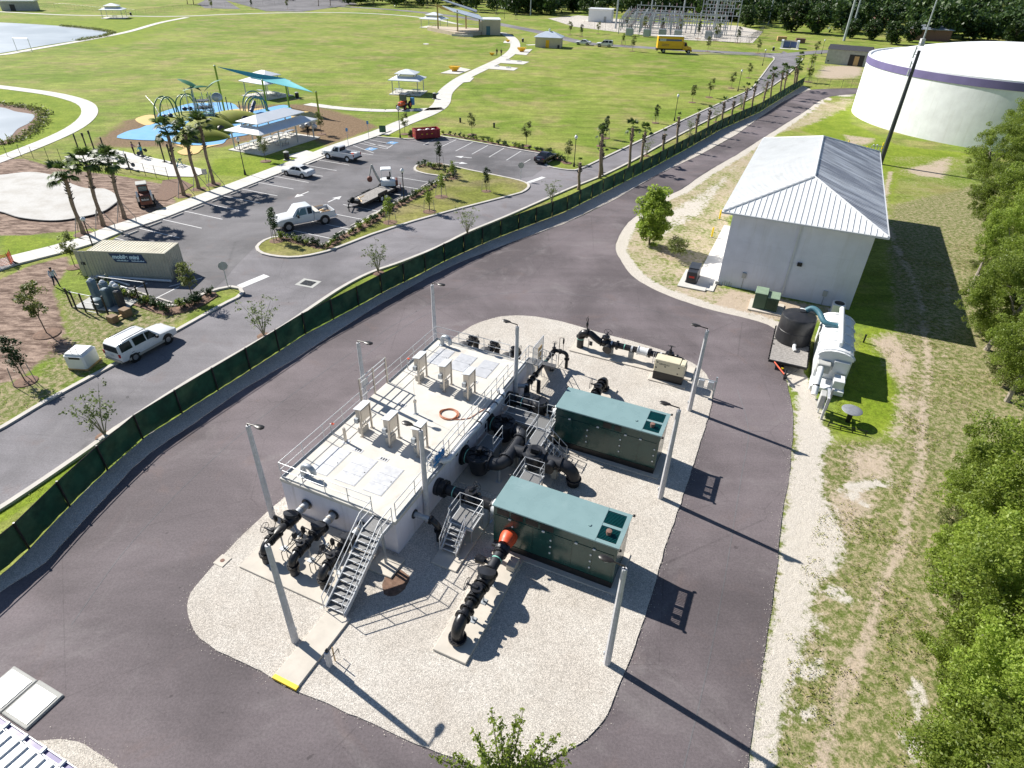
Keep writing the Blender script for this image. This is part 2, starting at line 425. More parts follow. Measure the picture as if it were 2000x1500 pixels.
b = t.mix(t.rng(n1,.35,.65), (.52,.475,.42), (.585,.545,.49)); b = t.mix(t.rng(n2,.5,.75,0,.5), b, (.43,.385,.33))
sv = t.n('SeparateColor'); t.put(sv.inputs[0], vd); sv2 = t.n('SeparateColor'); t.put(sv2.inputs[0], vb)
b = t.mul(b, t.math('MULTIPLY', t.rng(sv.outputs[0],0,1,.72,1.16), t.rng(sv2.outputs[1],0,1,.74,1.18)))
b = t.mix(t.rng(t.noise(7,6,c,.8),.62,.75,0,.6), b, (.20,.15,.115))
t.bump(t.vor(28,c,'Distance'),.6,.03); MT['gravel'] = t.fin(b,.95,0,.15)
t = NT('water'); c = t.co(); n = t.noise(.9,3,t.scale(c,(1,.5,1)))
t.bump(n,.08,.05); MT['water'] = t.fin(t.mix(t.rng(t.noise(.05,3,c),.3,.7),(.26,.29,.32),(.40,.43,.46)),.35,0,.6)  # pale base colour stands in for bright cloud reflected in the ponds
t = NT('pool_conc'); c = t.co(); MT['pool_conc'] = t.fin(t.mul(t.mix(t.rng(t.noise(.4,6,c),.4,.7),(.46,.45,.43),(.38,.36,.33)), t.rng(t.noise(6,4,c),.3,.7,.93,1.05)),.85)

def seg_d(X, Y, pl):
    d = np.full(X.shape, 1e9)
    for (ax, ay), (bx, by) in zip(pl[:-1], pl[1:]):
        L = (bx-ax)**2+(by-ay)**2+1e-9; s = np.clip(((X-ax)*(bx-ax)+(Y-ay)*(by-ay))/L, 0, 1)
        d = np.minimum(d, np.hypot(X-ax-s*(bx-ax), Y-ay-s*(by-ay)))
    return d
def poly_m(X, Y, pl, soft=1.0):
    ins = np.zeros(X.shape, bool); n = len(pl)
    for i in range(n):
        (ax, ay), (bx, by) = pl[i], pl[(i+1)%n]
        ins ^= ((ay > Y) != (by > Y)) & (X < (bx-ax)*(Y-ay)/(by-ay+1e-12)+ax)
    d = seg_d(X, Y, pl+[pl[0]]); d = np.where(ins, d, -d)
    return np.clip(.5+d/(2*soft), 0, 1)
def line_m(X, Y, pl, w, soft=.6): return np.clip(.5+(w-seg_d(X, Y, pl))/(2*soft), 0, 1)
def W2(px): return [tuple(G(x, y)[:2]) for x, y in px]
def axis(a, b, st, lo, hi, gr=1.12):
    r = list(np.arange(a, b+.01, st)); s = st; x = r[-1]
    while x < hi: s *= gr; x += s; r.append(x)
    s = st; x = r[0]; L = []
    while x > lo: s *= gr; x -= s; L.append(x)
    return np.array(L[::-1]+r)
xs = axis(-62, 62, .55, -1600, 1600); ys = axis(9, 118, .55, -40, 2600)
X, Y = np.meshgrid(xs, ys); Xf, Yf = X.ravel(), Y.ravel()
sand = np.zeros_like(Xf); lush = sand.copy(); dirt = sand.copy(); scrub = sand.copy(); brown = sand.copy(); shell = sand.copy()
def up(a, m): np.maximum(a, m, out=a)
RIGHTROAD = [(1672,183),(1624,188),(1597,199),(1571,218),(1498,264),(1438,302),(1379,336),(1326,372),(1292,386),(1248,417),(1222,439),(1206,467),(1201,484),(1211,506),(1236,540),(1284,568),(1340,590),(1396,607),(1469,624),(1511,638)]
RIGHTROAD2 = [(1511,638),(1525,690),(1537,748),(1549,808),(1546,878),(1540,940),(1528,1000),(1518,1100),(1505,1200),(1490,1300),(1478,1370),(1468,1430),(1460,1500)]
# east field
up(scrub, poly_m(Xf, Yf, W2([(1735,400),(1900,360),(1990,420),(2060,700),(2200,1100),(2300,1600),(1440,1600),(1480,1300),(1540,940),(1550,820),(1620,860),(1750,850),(1745,620),(1730,500)]), 1.5)*.8)
up(scrub, poly_m(Xf, Yf, W2([(1720,300),(1900,300),(2100,340),(2300,700),(2300,900),(1990,640),(1740,440)]), 2)*.42)
TRK = [(1740,335),(1728,400),(1745,470),(1790,560),(1805,640),(1812,720),(1803,800),(1800,880),(1790,950),(1770,1010),(1762,1060),(1720,1150),(1700,1230),(1665,1310),(1630,1400),(1605,1490),(1590,1560)]
up(sand, line_m(Xf, Yf, W2(catmull(TRK,4)), .34, .6)*.85)
for o_ in (-9,9): up(dirt, line_m(Xf, Yf, W2([(x+o_,y) for x,y in catmull(TRK,4)]), .10, .35)*.82)
up(sand, line_m(Xf, Yf, W2([(1860,500),(1850,570),(1850,650),(1845,720)]), .35, .7)*.62)
up(sand, line_m(Xf, Yf, W2([(1700,560),(1745,480),(1760,420)]), .3, .7)*.5)
for pl, s in (([(1560,760),(1600,790),(1625,850),(1610,900),(1600,960),(1640,1010),(1655,1080),(1600,1130),(1570,1250),(1530,1400),(1500,1560),(1450,1560),(1490,1300),(1518,1100),(1545,900)],.95),):
    up(shell, poly_m(Xf, Yf, W2(pl), 1.0)*s)
for pl, s in (([(1600,960),(1660,930),(1720,960),(1740,1010),(1680,1060),(1620,1080)],.62),([(1620,860),(1760,870),(1770,960),(1650,940)],.62),([(1690,660),(1740,640),(1800,700),(1790,800),(1770,860),(1730,860),(1750,760)],.72),([(1830,310),(1870,300),(1850,350),(1790,345),(1760,330)],.66),([(1640,260),(1720,270),(1700,285),(1650,285)],.6),([(1610,900),(1650,1000),(1620,1180),(1560,1300),(1540,1250),(1580,1050)],.6),([(1560,1240),(1640,1200),(1650,1290),(1580,1330)],.55),([(1860,1030),(1900,1000),(1890,1150),(1820,1200),(1780,1180)],.5)):
    up(sand, poly_m(Xf, Yf, W2(pl), 1.2)*s)
for p in ([(1660,950),(1740,940)],[(1650,960),(1690,985)],[(1600,1120),(1640,1090)],[(1625,1150),(1660,1170)],[(1790,1330),(1800,1400)],[(1860,1290),(1870,1340)],[(1590,1200),(1610,1240)],[(1775,1440),(1790,1480)],[(1570,1320),(1600,1300)],[(1555,1400),(1590,1390)]): up(shell, line_m(Xf, Yf, W2(p), .4, .6)*.8)
# verge between entrance road, building and plant
up(sand, poly_m(Xf, Yf, W2([(1672,186),(1597,199),(1498,264),(1379,336),(1248,417),(1203,470),(1211,506),(1284,568),(1396,607),(1511,638),(1560,620),(1620,640),(1660,600),(1420,560),(1430,430),(1500,268),(1600,240),(1665,210)]), .6)*.53)
up(shell, line_m(Xf, Yf, W2(RIGHTROAD), 1.35, .7)*.85)
up(shell, line_m(Xf, Yf, W2([(1222,439),(1206,467),(1201,484),(1211,506),(1236,540),(1284,568),(1340,590),(1396,607),(1469,624),(1515,638)]), 1.1, .4)*1.0)
up(shell, poly_m(Xf, Yf, W2([(1515,638),(1560,700),(1600,790),(1560,770),(1537,748),(1525,690)]), .5))
up(lush, poly_m(Xf, Yf, W2([(1600,225),(1665,205),(1665,240),(1760,285),(1900,300),(1870,330),(1760,350),(1740,400),(1720,330),(1620,270),(1560,255)]), 1.5)*.85)
for pl, s in (([(1460,300),(1480,330),(1420,420),(1390,400)],.62),([(1360,440),(1420,430),(1400,460),(1330,470)],.5),([(1250,510),(1330,520),(1350,545),(1290,550)],.5),([(1690,640),(1742,640),(1752,760),(1746,842),(1660,850),(1622,838),(1660,740)],1.0),([(1640,480),(1700,470),(1690,600),(1660,620)],.5)): up(lush, poly_m(Xf, Yf, W2(pl), .9)*s)
for pl in ([(1380,600),(1420,560),(1600,600),(1590,630),(1470,622)],): up(sand, poly_m(Xf, Yf, W2(pl), .6)*.75)
up(shell, poly_m(Xf, Yf, W2([(1250,440),(1400,350),(1470,290),(1440,330),(1380,420),(1290,470)]), 1)*.56)
up(brown, poly_m(Xf, Yf, W2([(1280,470),(1330,480),(1330,520),(1270,500)]), .8)*.6)
up(sand, poly_m(Xf, Yf, W2([(1600,130),(1690,130),(1680,152),(1590,152)]), 2)*.8)
# park
up(lush, poly_m(Xf, Yf, W2([(0,172),(120,180),(185,215),(150,260),(0,310),(-200,340),(-200,150)]), 3)*.8)
up(lush, poly_m(Xf, Yf, W2([(0,38),(400,30),(300,80),(200,100),(0,60)]), 5)*.65)
up(lush, poly_m(Xf, Yf, W2([(420,310),(560,300),(640,280),(620,300),(480,345),(400,340)]), 1)*.9)
up(lush, poly_m(Xf, Yf, W2([(745,268),(830,268),(1060,330),(1085,305),(1050,290),(830,255),(760,262)]), 1)*.85)
up(lush, poly_m(Xf, Yf, W2([(0,460),(60,455),(130,470),(150,500),(60,500),(0,505)]), .8)*.8)
up(lush, line_m(Xf, Yf, W2([(60,318),(160,328),(250,345),(330,350)]), .5, .4)*.9)
up(lush, line_m(Xf, Yf, W2([(-60,1035),(60,958),(162,888),(230,838),(300,795)]), 1.0, .5)*.9)
up(brown, poly_m(Xf, Yf, W2([(235,235),(330,215),(420,205),(620,200),(680,222),(700,250),(640,290),(570,260),(430,290),(330,290),(220,290),(160,285)]), 2)*.68)
up(brown, poly_m(Xf, Yf, W2([(600,220),(690,225),(740,248),(680,270),(640,285),(610,260)]), 1.5)*.9)
up(brown, poly_m(Xf, Yf, W2([(420,55),(600,50),(560,75),(440,75)]), 8)*.42)
up(brown, poly_m(Xf, Yf, W2([(1080,230),(1180,180),(1300,160),(1250,250),(1150,300)]), 10)*.40)
for pl, s in (([(-80,322),(0,312),(40,308),(120,330),(230,342),(325,360),(345,395),(300,412),(240,436),(150,450),(60,458),(-80,462)],1.0),([(-80,600),(0,545),(60,518),(132,500),(135,520),(105,560),(118,612),(128,650),(95,690),(40,740),(-40,760)],1.0),([(0,660),(120,640),(170,680),(60,720),(0,720)],.62)):
    up(dirt, poly_m(Xf, Yf, W2(pl), .7)*s)
up(scrub, poly_m(Xf, Yf, W2([(100,560),(330,600),(440,570),(330,650),(200,715),(90,790),(-40,860),(-60,740),(60,740),(120,660)]), 1)*.62)
up(sand, line_m(Xf, Yf, W2([(-60,840),(92,775),(215,705),(330,645)]), .25, .4)*.45)
mh = np.zeros(Xf.shape)
near = (np.abs(Xf) < 75) & (Yf < 125)
mh = (np.sin(Xf*.7+np.sin(Yf*.9))*np.sin(Yf*.6+1.3*np.sin(Xf*.4))*.015)*near - .035
me = bpy.data.meshes.new('ground'); nx, ny = len(xs), len(ys)
vv = np.stack([Xf, Yf, mh], 1); ii = np.arange(nx*ny).reshape(ny, nx)
ff = np.stack([ii[:-1,:-1], ii[:-1,1:], ii[1:,1:], ii[1:,:-1]], -1).reshape(-1, 4)
def np_mesh(me, verts, faces):
    k = faces.shape[1]
    me.vertices.add(len(verts)); me.vertices.foreach_set('co', verts.astype(np.float32).ravel())
    me.loops.add(faces.size); me.loops.foreach_set('vertex_index', faces.astype(np.int32).ravel())
    me.polygons.add(len(faces)); me.polygons.foreach_set('loop_start', np.arange(0, faces.size, k, dtype=np.int32))
    me.polygons.foreach_set('loop_total', np.full(len(faces), k, dtype=np.int32))
    me.update(calc_edges=True); return me
np_mesh(me, vv, ff)
for nm, ch in (('mask', (sand, lush, dirt)), ('mask2', (scrub, brown, shell))):
    a = me.color_attributes.new(nm, 'FLOAT_COLOR', 'POINT')
    a.data.foreach_set('color', np.stack([*ch, np.ones_like(sand)], 1).astype(np.float32).ravel())
me.materials.append(MT['ground']); link('ground', me, kind='structure')

# ---------------------------------------------------------------- plant road, gravel
def jag(pts, amp=.06, step=.45, closed=True, seed=0):
    r = resample(pts, step, closed); out = []
    for i, p in enumerate(r):
        n = mnoise.noise_vector(Vector((p[0]*1.3, p[1]*1.3, seed)))+.5*mnoise.noise_vector(Vector((p[0]*5, p[1]*5, seed)))
        out.append((p[0]+n[0]*amp, p[1]+n[1]*amp))
    return out
STRIP_IN = [(-60,1200),(0,1157),(40,1132),(89,1100),(129,1055),(172,1008),(224,953),(257,916),(297,882),(383,824),(475,760),(567,707),(650,653),(733,600),(835,542),(901,511),(1000,473),(1100,438),(1200,390),(1284,341),(1368,302),(1438,263),(1482,231),(1525,201),(1555,185),(1584,175),(1672,172)]
road_px = STRIP_IN+RIGHTROAD+RIGHTROAD2
pr = [tuple(G(x,y)[:2]) for x,y in catmull(STRIP_IN[1:],3)]+[(88,158)]+[tuple(p) for p in [(88,152)]]+[tuple(G(x,y)[:2]) for x,y in catmull(RIGHTROAD,3)]+[tuple(G(x,y)[:2]) for x,y in catmull(RIGHTROAD2,3)]
pr += [(8.4,4),(-48,4),(-44,14)]
struct('plant_road', MB().prism(jag(pr,.05,.8), -.06, 0.0), 'asphalt_plant')
for L_ in ([(1440,760),(1462,840),(1448,930),(1432,1030),(1412,1150),(1385,1290),(1355,1420),(1330,1520)],[(1480,250),(1330,345),(1200,415),(1050,490),(900,560),(760,640),(620,735),(480,840),(360,950),(240,1080),(140,1220)],[(1395,640),(1250,600),(1120,575),(960,575),(820,620),(680,720)]):
    part('paving_joint', MB().ribbon(resample([G(x,y)[:2] for x,y in catmull(L_,4)],1.0), .05, .0, .005), 'asphalt_lot', bpy.data.objects['plant_road'])
ISL = [(555,973),(492,1029),(440,1082),(396,1130),(372,1160),(367,1190),(374,1220),(390,1247),(415,1266),(441,1279),(510,1312),(579,1350),(632,1372),(711,1407),(775,1436),(837,1462),(892,1485),(945,1499),(1010,1499),(1075,1486),(1108,1466),(1137,1451),(1161,1428),(1183,1402),(1200,1364),(1208,1340),(1228,1297),(1245,1247),(1260,1205),(1284,1124),(1297,1076),(1316,1020),(1335,967),(1357,900),(1367,867),(1383,817),(1392,774),(1390,757),(1380,733),(1358,713),(1308,690),(1234,667),(1172,651),(1110,632),(1057,621),(1017,617),(973,620),(922,637),(885,662)]
isl = [tuple(G(x,y)[:2]) for x,y in catmull(ISL,3)]+[F(-.55,15.5)[:2],F(-.55,8)[:2],F(-.55,1)[:2]]
struct('gravel_island', MB().prism(jag(isl,.05,.35), -.03, .05), 'gravel')
# gravel strip below the fence
FENCE_B = [(-50,1165),(34,1097),(110,1017),(181,945),(227,904),(287,851),(322,830),(383,790),(454,746),(521,703),(595,654),(703,597),(763,564),(816,539),(862,514),(906,494),(959,470),(1000,454),(1100,416),(1200,366),(1270,330),(1340,292),(1406,254),(1482,220),(1530,190),(1568,167)]
fb = [tuple(G(x,y)[:2]) for x,y in FENCE_B]
strip_in = [tuple(G(x,y)[:2]) for x,y in STRIP_IN[:-1]]
struct('gravel_strip', MB().prism(jag(fb+strip_in[::-1],.05,.5), -.03, .035), 'gravel')
cut = [tuple(G(x,y)[:2]) for x,y in [(60,1449),(93,1447),(130,1445),(160,1450),(200,1477),(232,1502),(260,1540),(60,1540),(40,1480)]]
struct('gravel_patch', MB().prism(jag(cut,.05,.3), -.03, .04), 'gravel')
# ---------------------------------------------------------------- public road, lot, kerbs
KERB_S = [(-60,1030),(0,995),(92,934),(184,870),(221,842),(276,807),(368,747),(460,694),(552,640),(615,597),(670,561),(725,533),(780,514),(854,484),(912,455),(985,425),(1060,392),(1120,366),(1180,342),(1240,312),(1300,278),(1400,226),(1480,185),(1520,160),(1545,140),(1568,115)]
KERB_N1 = [(-60,868),(0,839),(92,784),(221,714),(337,651),(405,613),(443,592),(466,581),(474,573),(469,564),(451,561),(415,567)]
ROADN = [(-60,868),(0,839),(92,784),(221,714),(337,651),(405,613),(443,592),(466,581),(474,573),(469,564),(440,563),(415,568),(337,601),(250,570),(190,548),(175,540),(165,505),(245,452),(318,428),(471,369),(618,311),(670,290),(737,268),(790,271),(811,271),(858,266),(950,282),(1042,298),(1084,306),(1065,322),(1079,328),(1105,332),(1129,332),(1173,312),(1240,280),(1338,233),(1422,195),(1465,175),(1485,152),(1512,115),(1530,100)]
ks = [tuple(G(x,y)[:2]) for x,y in catmull(KERB_S,3)]
rn = [tuple(G(x,y)[:2]) for x,y in ROADN]
struct('public_road', MB().sheet([(p[0],p[1]) for p in ks+rn[::-1]], 0.0), 'asphalt_road')
LOT = [(415,568),(337,601),(250,570),(190,548),(175,540),(165,505),(245,452),(318,428),(471,369),(618,311),(670,290),(737,268),(811,271),(858,266),(950,282),(1042,298),(1060,330),(1040,345),(1000,350),(917,333),(868,322),(835,320),(812,325),(810,334),(835,341),(871,347),(802,382),(747,410),(692,445),(629,480),(560,464),(527,467),(500,480),(460,520),(440,545)]
lot = [tuple(G(x,y)[:2]) for x,y in LOT]
PLOT = MB().sheet(lot, .006); LOTO = struct('parking_lot', PLOT, 'asphalt_lot')
kn = 0
def kerb(px, closed=False, n=3, w=.34, h=.13):
    pts = [G(x,y)[:2] for x,y in catmull(px, n, closed)]
    return struct('kerb', MB().ribbon(resample(pts,1.0,closed), w, -.05, h, 0, closed), 'kerb_conc')
kerb(KERB_S); kerb(KERB_N1[:-1])
kerb([(451,561),(415,568),(380,583),(337,601),(290,588),(250,571),(200,552),(178,541),(172,532)], n=1)
ISL2 = [(502,484),(504,490),(513,496),(541,502),(582,503),(642,491),(725,459),(807,433),(890,410),(1000,382),(1022,375),(1032,367),(1030,359),(1000,350),(917,333),(868,322),(835,320),(816,323),(810,329),(813,335),(835,341),(871,347),(846,358),(802,382),(747,410),(692,445),(650,470),(629,481),(600,473),(560,464),(535,464),(512,473)]
i2 = [tuple(G(x,y)[:2]) for x,y in catmull(ISL2,2,True)]
struct('planting_island', MB().prism(i2, -.02, .10), 'turf_dry'); kerb(ISL2, True, 2)
kerb([(737,268),(790,272),(811,271),(835,267),(858,266),(950,282),(1042,298),(1084,306),(1072,315),(1065,322),(1079,328),(1105,332),(1129,332),(1173,312),(1240,280),(1338,233),(1422,195),(1465,175),(1485,152),(1505,125),(1512,115),(1498,110),(1406,106),(1340,105.5)])
# far roads
FAR = [(300,-14),(560,6),(670,13),(780,20),(904,34),(991,50),(1060,64),(1110,77),(1160,86),(1250,92),(1340,98),(1420,102),(1500,106),(1545,106)]
pts = [G(x,y)[:2] for x,y in catmull(FAR,4)]
struct('far_road', MB().ribbon(resample(pts,4), 6.5, -.04, .0), 'asphalt_road')
pts = [G(x,y)[:2] for x,y in [(1500,112),(1545,106),(1620,100),(1700,97),(1900,95)]]
struct('lane', MB().ribbon(resample(pts,4), 6.0, -.04, .02), 'asphalt_road')
FARLOT = [(440,0),(520,22),(590,23),(640,16),(700,8),(640,-8),(420,-10),(385,8),(400,16),(470,18)]
struct('far_parking_lot', MB().sheet([tuple(G(x,y)[:2]) for x,y in FARLOT], .02), 'asphalt_lot')
SUBYARD = [(1052,60),(1075,30),(1300,38),(1420,52),(1480,62),(1462,85),(1340,70),(1200,62)]
struct('yard_gravel', MB().sheet([tuple(G(x,y)[:2]) for x,y in [(1070,36),(1130,30),(1280,44),(1440,50),(1490,62),(1470,84),(1340,78),(1200,62),(1120,52)]], .02), 'gravel')
# ---------------------------------------------------------------- paths
def path(name, px, w, z=.03, n=5, slab=1.8, mat='walk_conc', joints=True):
    pts = resample([G(x,y)[:2] for x,y in catmull(px, n)], slab)
    root = struct(name, MB().ribbon(pts, w-.02, -.05, z-.02), 'conc_grey')
    if joints:
        for a, b in zip(pts[:-1], pts[1:]):
            d = (b-a)/np.linalg.norm(b-a); 
            part('paving_slab', MB().ribbon([a+d*.012, b-d*.012], w, -.02, z), mat, root)
    else: root.data = MB().ribbon(pts, w, -.05, z).mesh(name, mat)
    return root
path('park_path', [(-80,342),(-30,322),(30,300),(100,272),(145,250),(170,230),(175,213),(160,199),(110,185),(50,176),(-40,165)], 2.7, slab=3)
path('park_path', [(740,262),(780,243),(838,220),(862,203),(870,180),(900,155),(940,135),(985,113),(1005,95),(1003,78),(985,66),(960,62)], 3.4, slab=3)
path('park_path', [(865,212),(800,215),(740,216),(660,211),(600,203)], 2.4, slab=3)
path('park_path', [(-60,106),(0,107),(60,97),(180,76),(250,62),(310,45),(365,34)], 2.4, joints=False)
path('park_path', [(-60,22),(0,23),(120,29),(230,31),(340,32),(450,28),(560,25),(680,25),(780,30),(850,38),(900,48)], 2.4, joints=False)
path('park_path', [(1030,88),(1050,87),(1062,86)], 2.0, joints=False)
SWE = [(-40,545),(24,520),(127,494),(182,478),(245,452),(318,428.7),(395,398),(471,369),(545,340),(618,311.5),(670,290),(737,267),(765,256)]
_e = resample([G(x,y)[:2] for x,y in SWE], 1.8); _o = []
for _i, _p in enumerate(_e):
    _d = _e[min(_i+1,len(_e)-1)]-_e[max(_i-1,0)]; _d = _d/np.linalg.norm(_d); _o.append(_p+np.array([-_d[1],_d[0]])*1.32)
swr = struct('sidewalk', MB().ribbon(_o, 2.58, -.05, .105), 'conc_grey')
for _a, _b in zip(_o[:-1], _o[1:]):
    _d = (_b-_a)/np.linalg.norm(_b-_a); part('paving_slab', MB().ribbon([_a+_d*.012, _b-_d*.012], 2.6, -.02, .13), 'walk_conc', swr)
# ================================================================ PUMPING PLANT (local axes: u right, v away)
def PT(name, label, cat, u, v, z=0.05, group=None, rz=0.0):
    return thing(name, label, cat, F(u, v, z), YAW+rz, group)
def text_mesh(s, size, depth=.01, bold=0.0, align='LEFT', shear=0.0):
    c = bpy.data.curves.new('lettering', 'FONT'); c.body = s; c.size = size; c.extrude = depth; c.offset = bold; c.align_x = align; c.shear = shear
    o = bpy.data.objects.new('tmp', c); COL.objects.link(o); bpy.context.view_layer.update()
    dg = bpy.context.evaluated_depsgraph_get(); me = bpy.data.meshes.new_from_object(o.evaluated_get(dg))
    bpy.data.objects.remove(o); bpy.data.curves.remove(c); return me
def rail(parent, pts, posts, h=1.05, z0=0.0, r=.024, mat='alu', toe=False):
    """guard rail along pts (3-D floor points): one rail part, its posts as sub-parts"""
    P = [Vector(p) for p in pts]
    m = MB(); m.tube([p+Vector((0,0,h)) for p in P], r, 8); m.tube([p+Vector((0,0,h*.52)) for p in P], r*.9, 8)
    g = part('guard_rail', m, mat, parent)
    if toe:
        for a, b in zip(P[:-1], P[1:]):
            d = (b-a).normalized()*.012; n = Vector((-d.y, d.x, 0))
            t = MB().add([a-n+Vector((0,0,.01)), b-n+Vector((0,0,.01)), b+n+Vector((0,0,.01)), a+n+Vector((0,0,.01)), a-n+Vector((0,0,.11)), b-n+Vector((0,0,.11)), b+n+Vector((0,0,.11)), a+n+Vector((0,0,.11))],
                [(0,3,2,1),(4,5,6,7),(0,1,5,4),(1,2,6,5),(2,3,7,6),(3,0,4,7)])
            part('toe_board', t, 'galv', g)
    pm = MB().tube([(0,0,-.02),(0,0,h)], r, 8).box(-.05,.05,-.05,.05,-.02,.015).mesh('post', mat)
    for q in posts: part('post', pm, mat, g, q)
    return g
def along(a, b, n):
    a, b = Vector(a), Vector(b); return [tuple(a.lerp(b, i/(n-1))) for i in range(n)]
DZ = 2.41
tank = PT('settling_tank', 'low white concrete tank with a flat railed deck in the middle of the gravel', 'concrete tank', 0, 0, 0)
LU, LV = 7.17, 16.38
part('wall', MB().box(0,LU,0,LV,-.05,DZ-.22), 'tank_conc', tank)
part('deck_slab', MB().bbox(-.04,LU+.04,-.04,LV+.04,DZ-.217,DZ,.02), 'deck_conc', tank)
hm = {}
for vs in ((1.15,3.35),(13.25,15.35)):
    for ua, ub in ((.92,2.12),(2.58,3.9),(4.42,5.58)):
        hch = part('access_hatch', MB().box(ua,ub,vs[0],vs[1],DZ-.01,DZ+.012), 'alu_plate', tank)
        nl = 3 if vs[0] < 5 else 2
        for k in range(nl):
            a = vs[0]+(vs[1]-vs[0])*k/nl; b = vs[0]+(vs[1]-vs[0])*(k+1)/nl
            part('hatch_leaf', MB().box(ua+.04,ub-.04,a+.012,b-.012,DZ+.012,DZ+.024), 'alu_plate', hch)
        part('hatch_handle', MB().box(ub-.16,ub-.1,(vs[0]+vs[1])/2-.03,(vs[0]+vs[1])/2+.03,DZ+.024,DZ+.035), 'black_paint', hch)
for u, v in ((2.35,3.62),(4.05,3.62),(2.2,8.35),(5.0,12.6)):
    fl = part('floor_plate', MB().box(u-.3,u+.3,v-.14,v+.14,DZ,DZ+.015), 'alu_plate', tank)
    for k in range(3): part('slot', MB().box(u-.17+k*.15,u-.1+k*.15,v-.08,v+.08,DZ+.015,DZ+.022), 'black_paint', fl)
rail(tank, [(.06,7.1,DZ),(.06,.06,DZ),(5.8,.06,DZ)], along((.06,7.1,DZ),(.06,.06,DZ),5)+along((1.5,.06,DZ),(5.8,.06,DZ),4), toe=True)
rail(tank, [(.06,10.1,DZ),(.06,16.3,DZ),(5.9,16.3,DZ)], along((.06,10.1,DZ),(.06,16.3,DZ),5)+along((1.9,16.3,DZ),(5.9,16.3,DZ),3), toe=True)
rail(tank, [(7.1,.2,DZ),(7.1,16.3,DZ)], along((7.1,.2,DZ),(7.1,16.3,DZ),10), toe=True)
rail(tank, [(6.72,3.9,DZ),(6.72,14.2,DZ)], along((6.72,3.9,DZ),(6.72,14.2,DZ),7), h=.9)
for v in (8.62, 9.98): part('gate_post', MB().box(.0,.09,v-.05,v+.05,DZ,DZ+1.95), 'stainless', tank)
g = part('gate_post', MB().box(.0,.09,7.2,7.3,DZ,DZ+1.95), 'stainless', tank)
m = MB()
for z in (1.9,1.6,1.1,.6): m.box(.025,.065,7.25,9.98,DZ+z-.03,DZ+z+.03)
part('gate_bar', m, 'alu', g)
part('gate_sign', MB().box(.0,.02,7.5,8.1,DZ+1.15,DZ+1.55), 'alu_plate', g)
# wall collars around the pipes
# --- goose-neck vents
def gooseneck(u, v, lab, rz):
    t = PT('vent_pipe', lab, 'vent pipe', u, v, DZ, 'gooseneck vents on the tank deck', rz)
    pts = [(0,0,0),(0,0,.42)]+[(.34-.34*math.cos(a), 0, .42+.34*math.sin(a)) for a in np.linspace(.2,math.pi-.15,9)]+[(.68,0,.3)]
    part('pipe', MB().tube(pts,.15,14,True), 'galv', t); part('flange', MB().rod((0,0,0),(0,0,1),[(0,.25),(.04,.25)],14), 'galv', t)
    part('screen', MB().rod((.68,0,.27),(0,0,1),[(0,.135),(.03,.135)],14), 'black_paint', t)
gooseneck(1.0, .72, 'grey gooseneck vent pipe at the near left corner of the tank deck', 0.0)
gooseneck(.85, 15.75, 'grey gooseneck vent pipe at the far left corner of the tank deck', -.1)
# --- control cabinets
def cabinet(lab, u, v, first=[None]):
    if first[0]:
        return dup(first[0], F(u,v,DZ), YAW, lab)
    t = PT('control_cabinet', lab, 'control cabinet', u, v, DZ, 'steel control cabinets on the tank deck')
    part('cabinet_box', MB().bbox(-.2,.16,-.42,.42,.95,1.82,.015), 'stainless', t)
    part('door', MB().bbox(.16,.19,-.37,.37,1.0,1.77,.01), 'stainless', t)
    part('rain_hood', MB().add([(-.26,-.5,1.84),(.28,-.5,1.93),(.28,.5,1.93),(-.26,.5,1.84),(-.26,-.5,1.87),(.28,-.5,1.96),(.28,.5,1.96),(-.26,.5,1.87)],[(0,3,2,1),(4,5,6,7),(0,1,5,4),(1,2,6,5),(2,3,7,6),(3,0,4,7)]), 'alu', t)
    for y in (-.47,.47): part('leg', MB().box(.1,.2,y-.04,y+.04,0,1.93).box(.02,.28,y-.1,y+.1,0,.02), 'stainless', t)
    part('pedestal', MB().bbox(-.28,.06,-.3,.3,0,.42,.02), 'slab_conc', t)
    m = MB()
    for y in (-.26,-.1,.06,.22): m.tube([(-.08,y,.42),(-.08,y,.95)],.03,8)
    part('conduit', m, 'galv', t)
    part('switch_box', MB().bbox(-.2,.05,-.62,-.44,1.0,1.3,.01), 'galv', t)
    part('cross_brace', MB().box(.12,.17,-.47,.47,.7,.76), 'stainless', t)
    first[0] = t; return t
for i, (u,v,lab) in enumerate([(1.72,5.2,'nearer left steel control cabinet on legs, close to the left deck rail'),(3.66,5.12,'middle steel control cabinet of the nearer row of three on the tank deck'),(5.55,5.1,'steel control cabinet behind the tall light pole, right end of the nearer row'),
    (1.8,11.3,'steel control cabinet at the left end of the far row, beside the deck rail'),(3.72,11.2,'middle steel control cabinet of the far row, in line with the far hatches'),(5.5,11.05,'steel control cabinet at the right end of the far row of three')]): cabinet(lab,u,v)
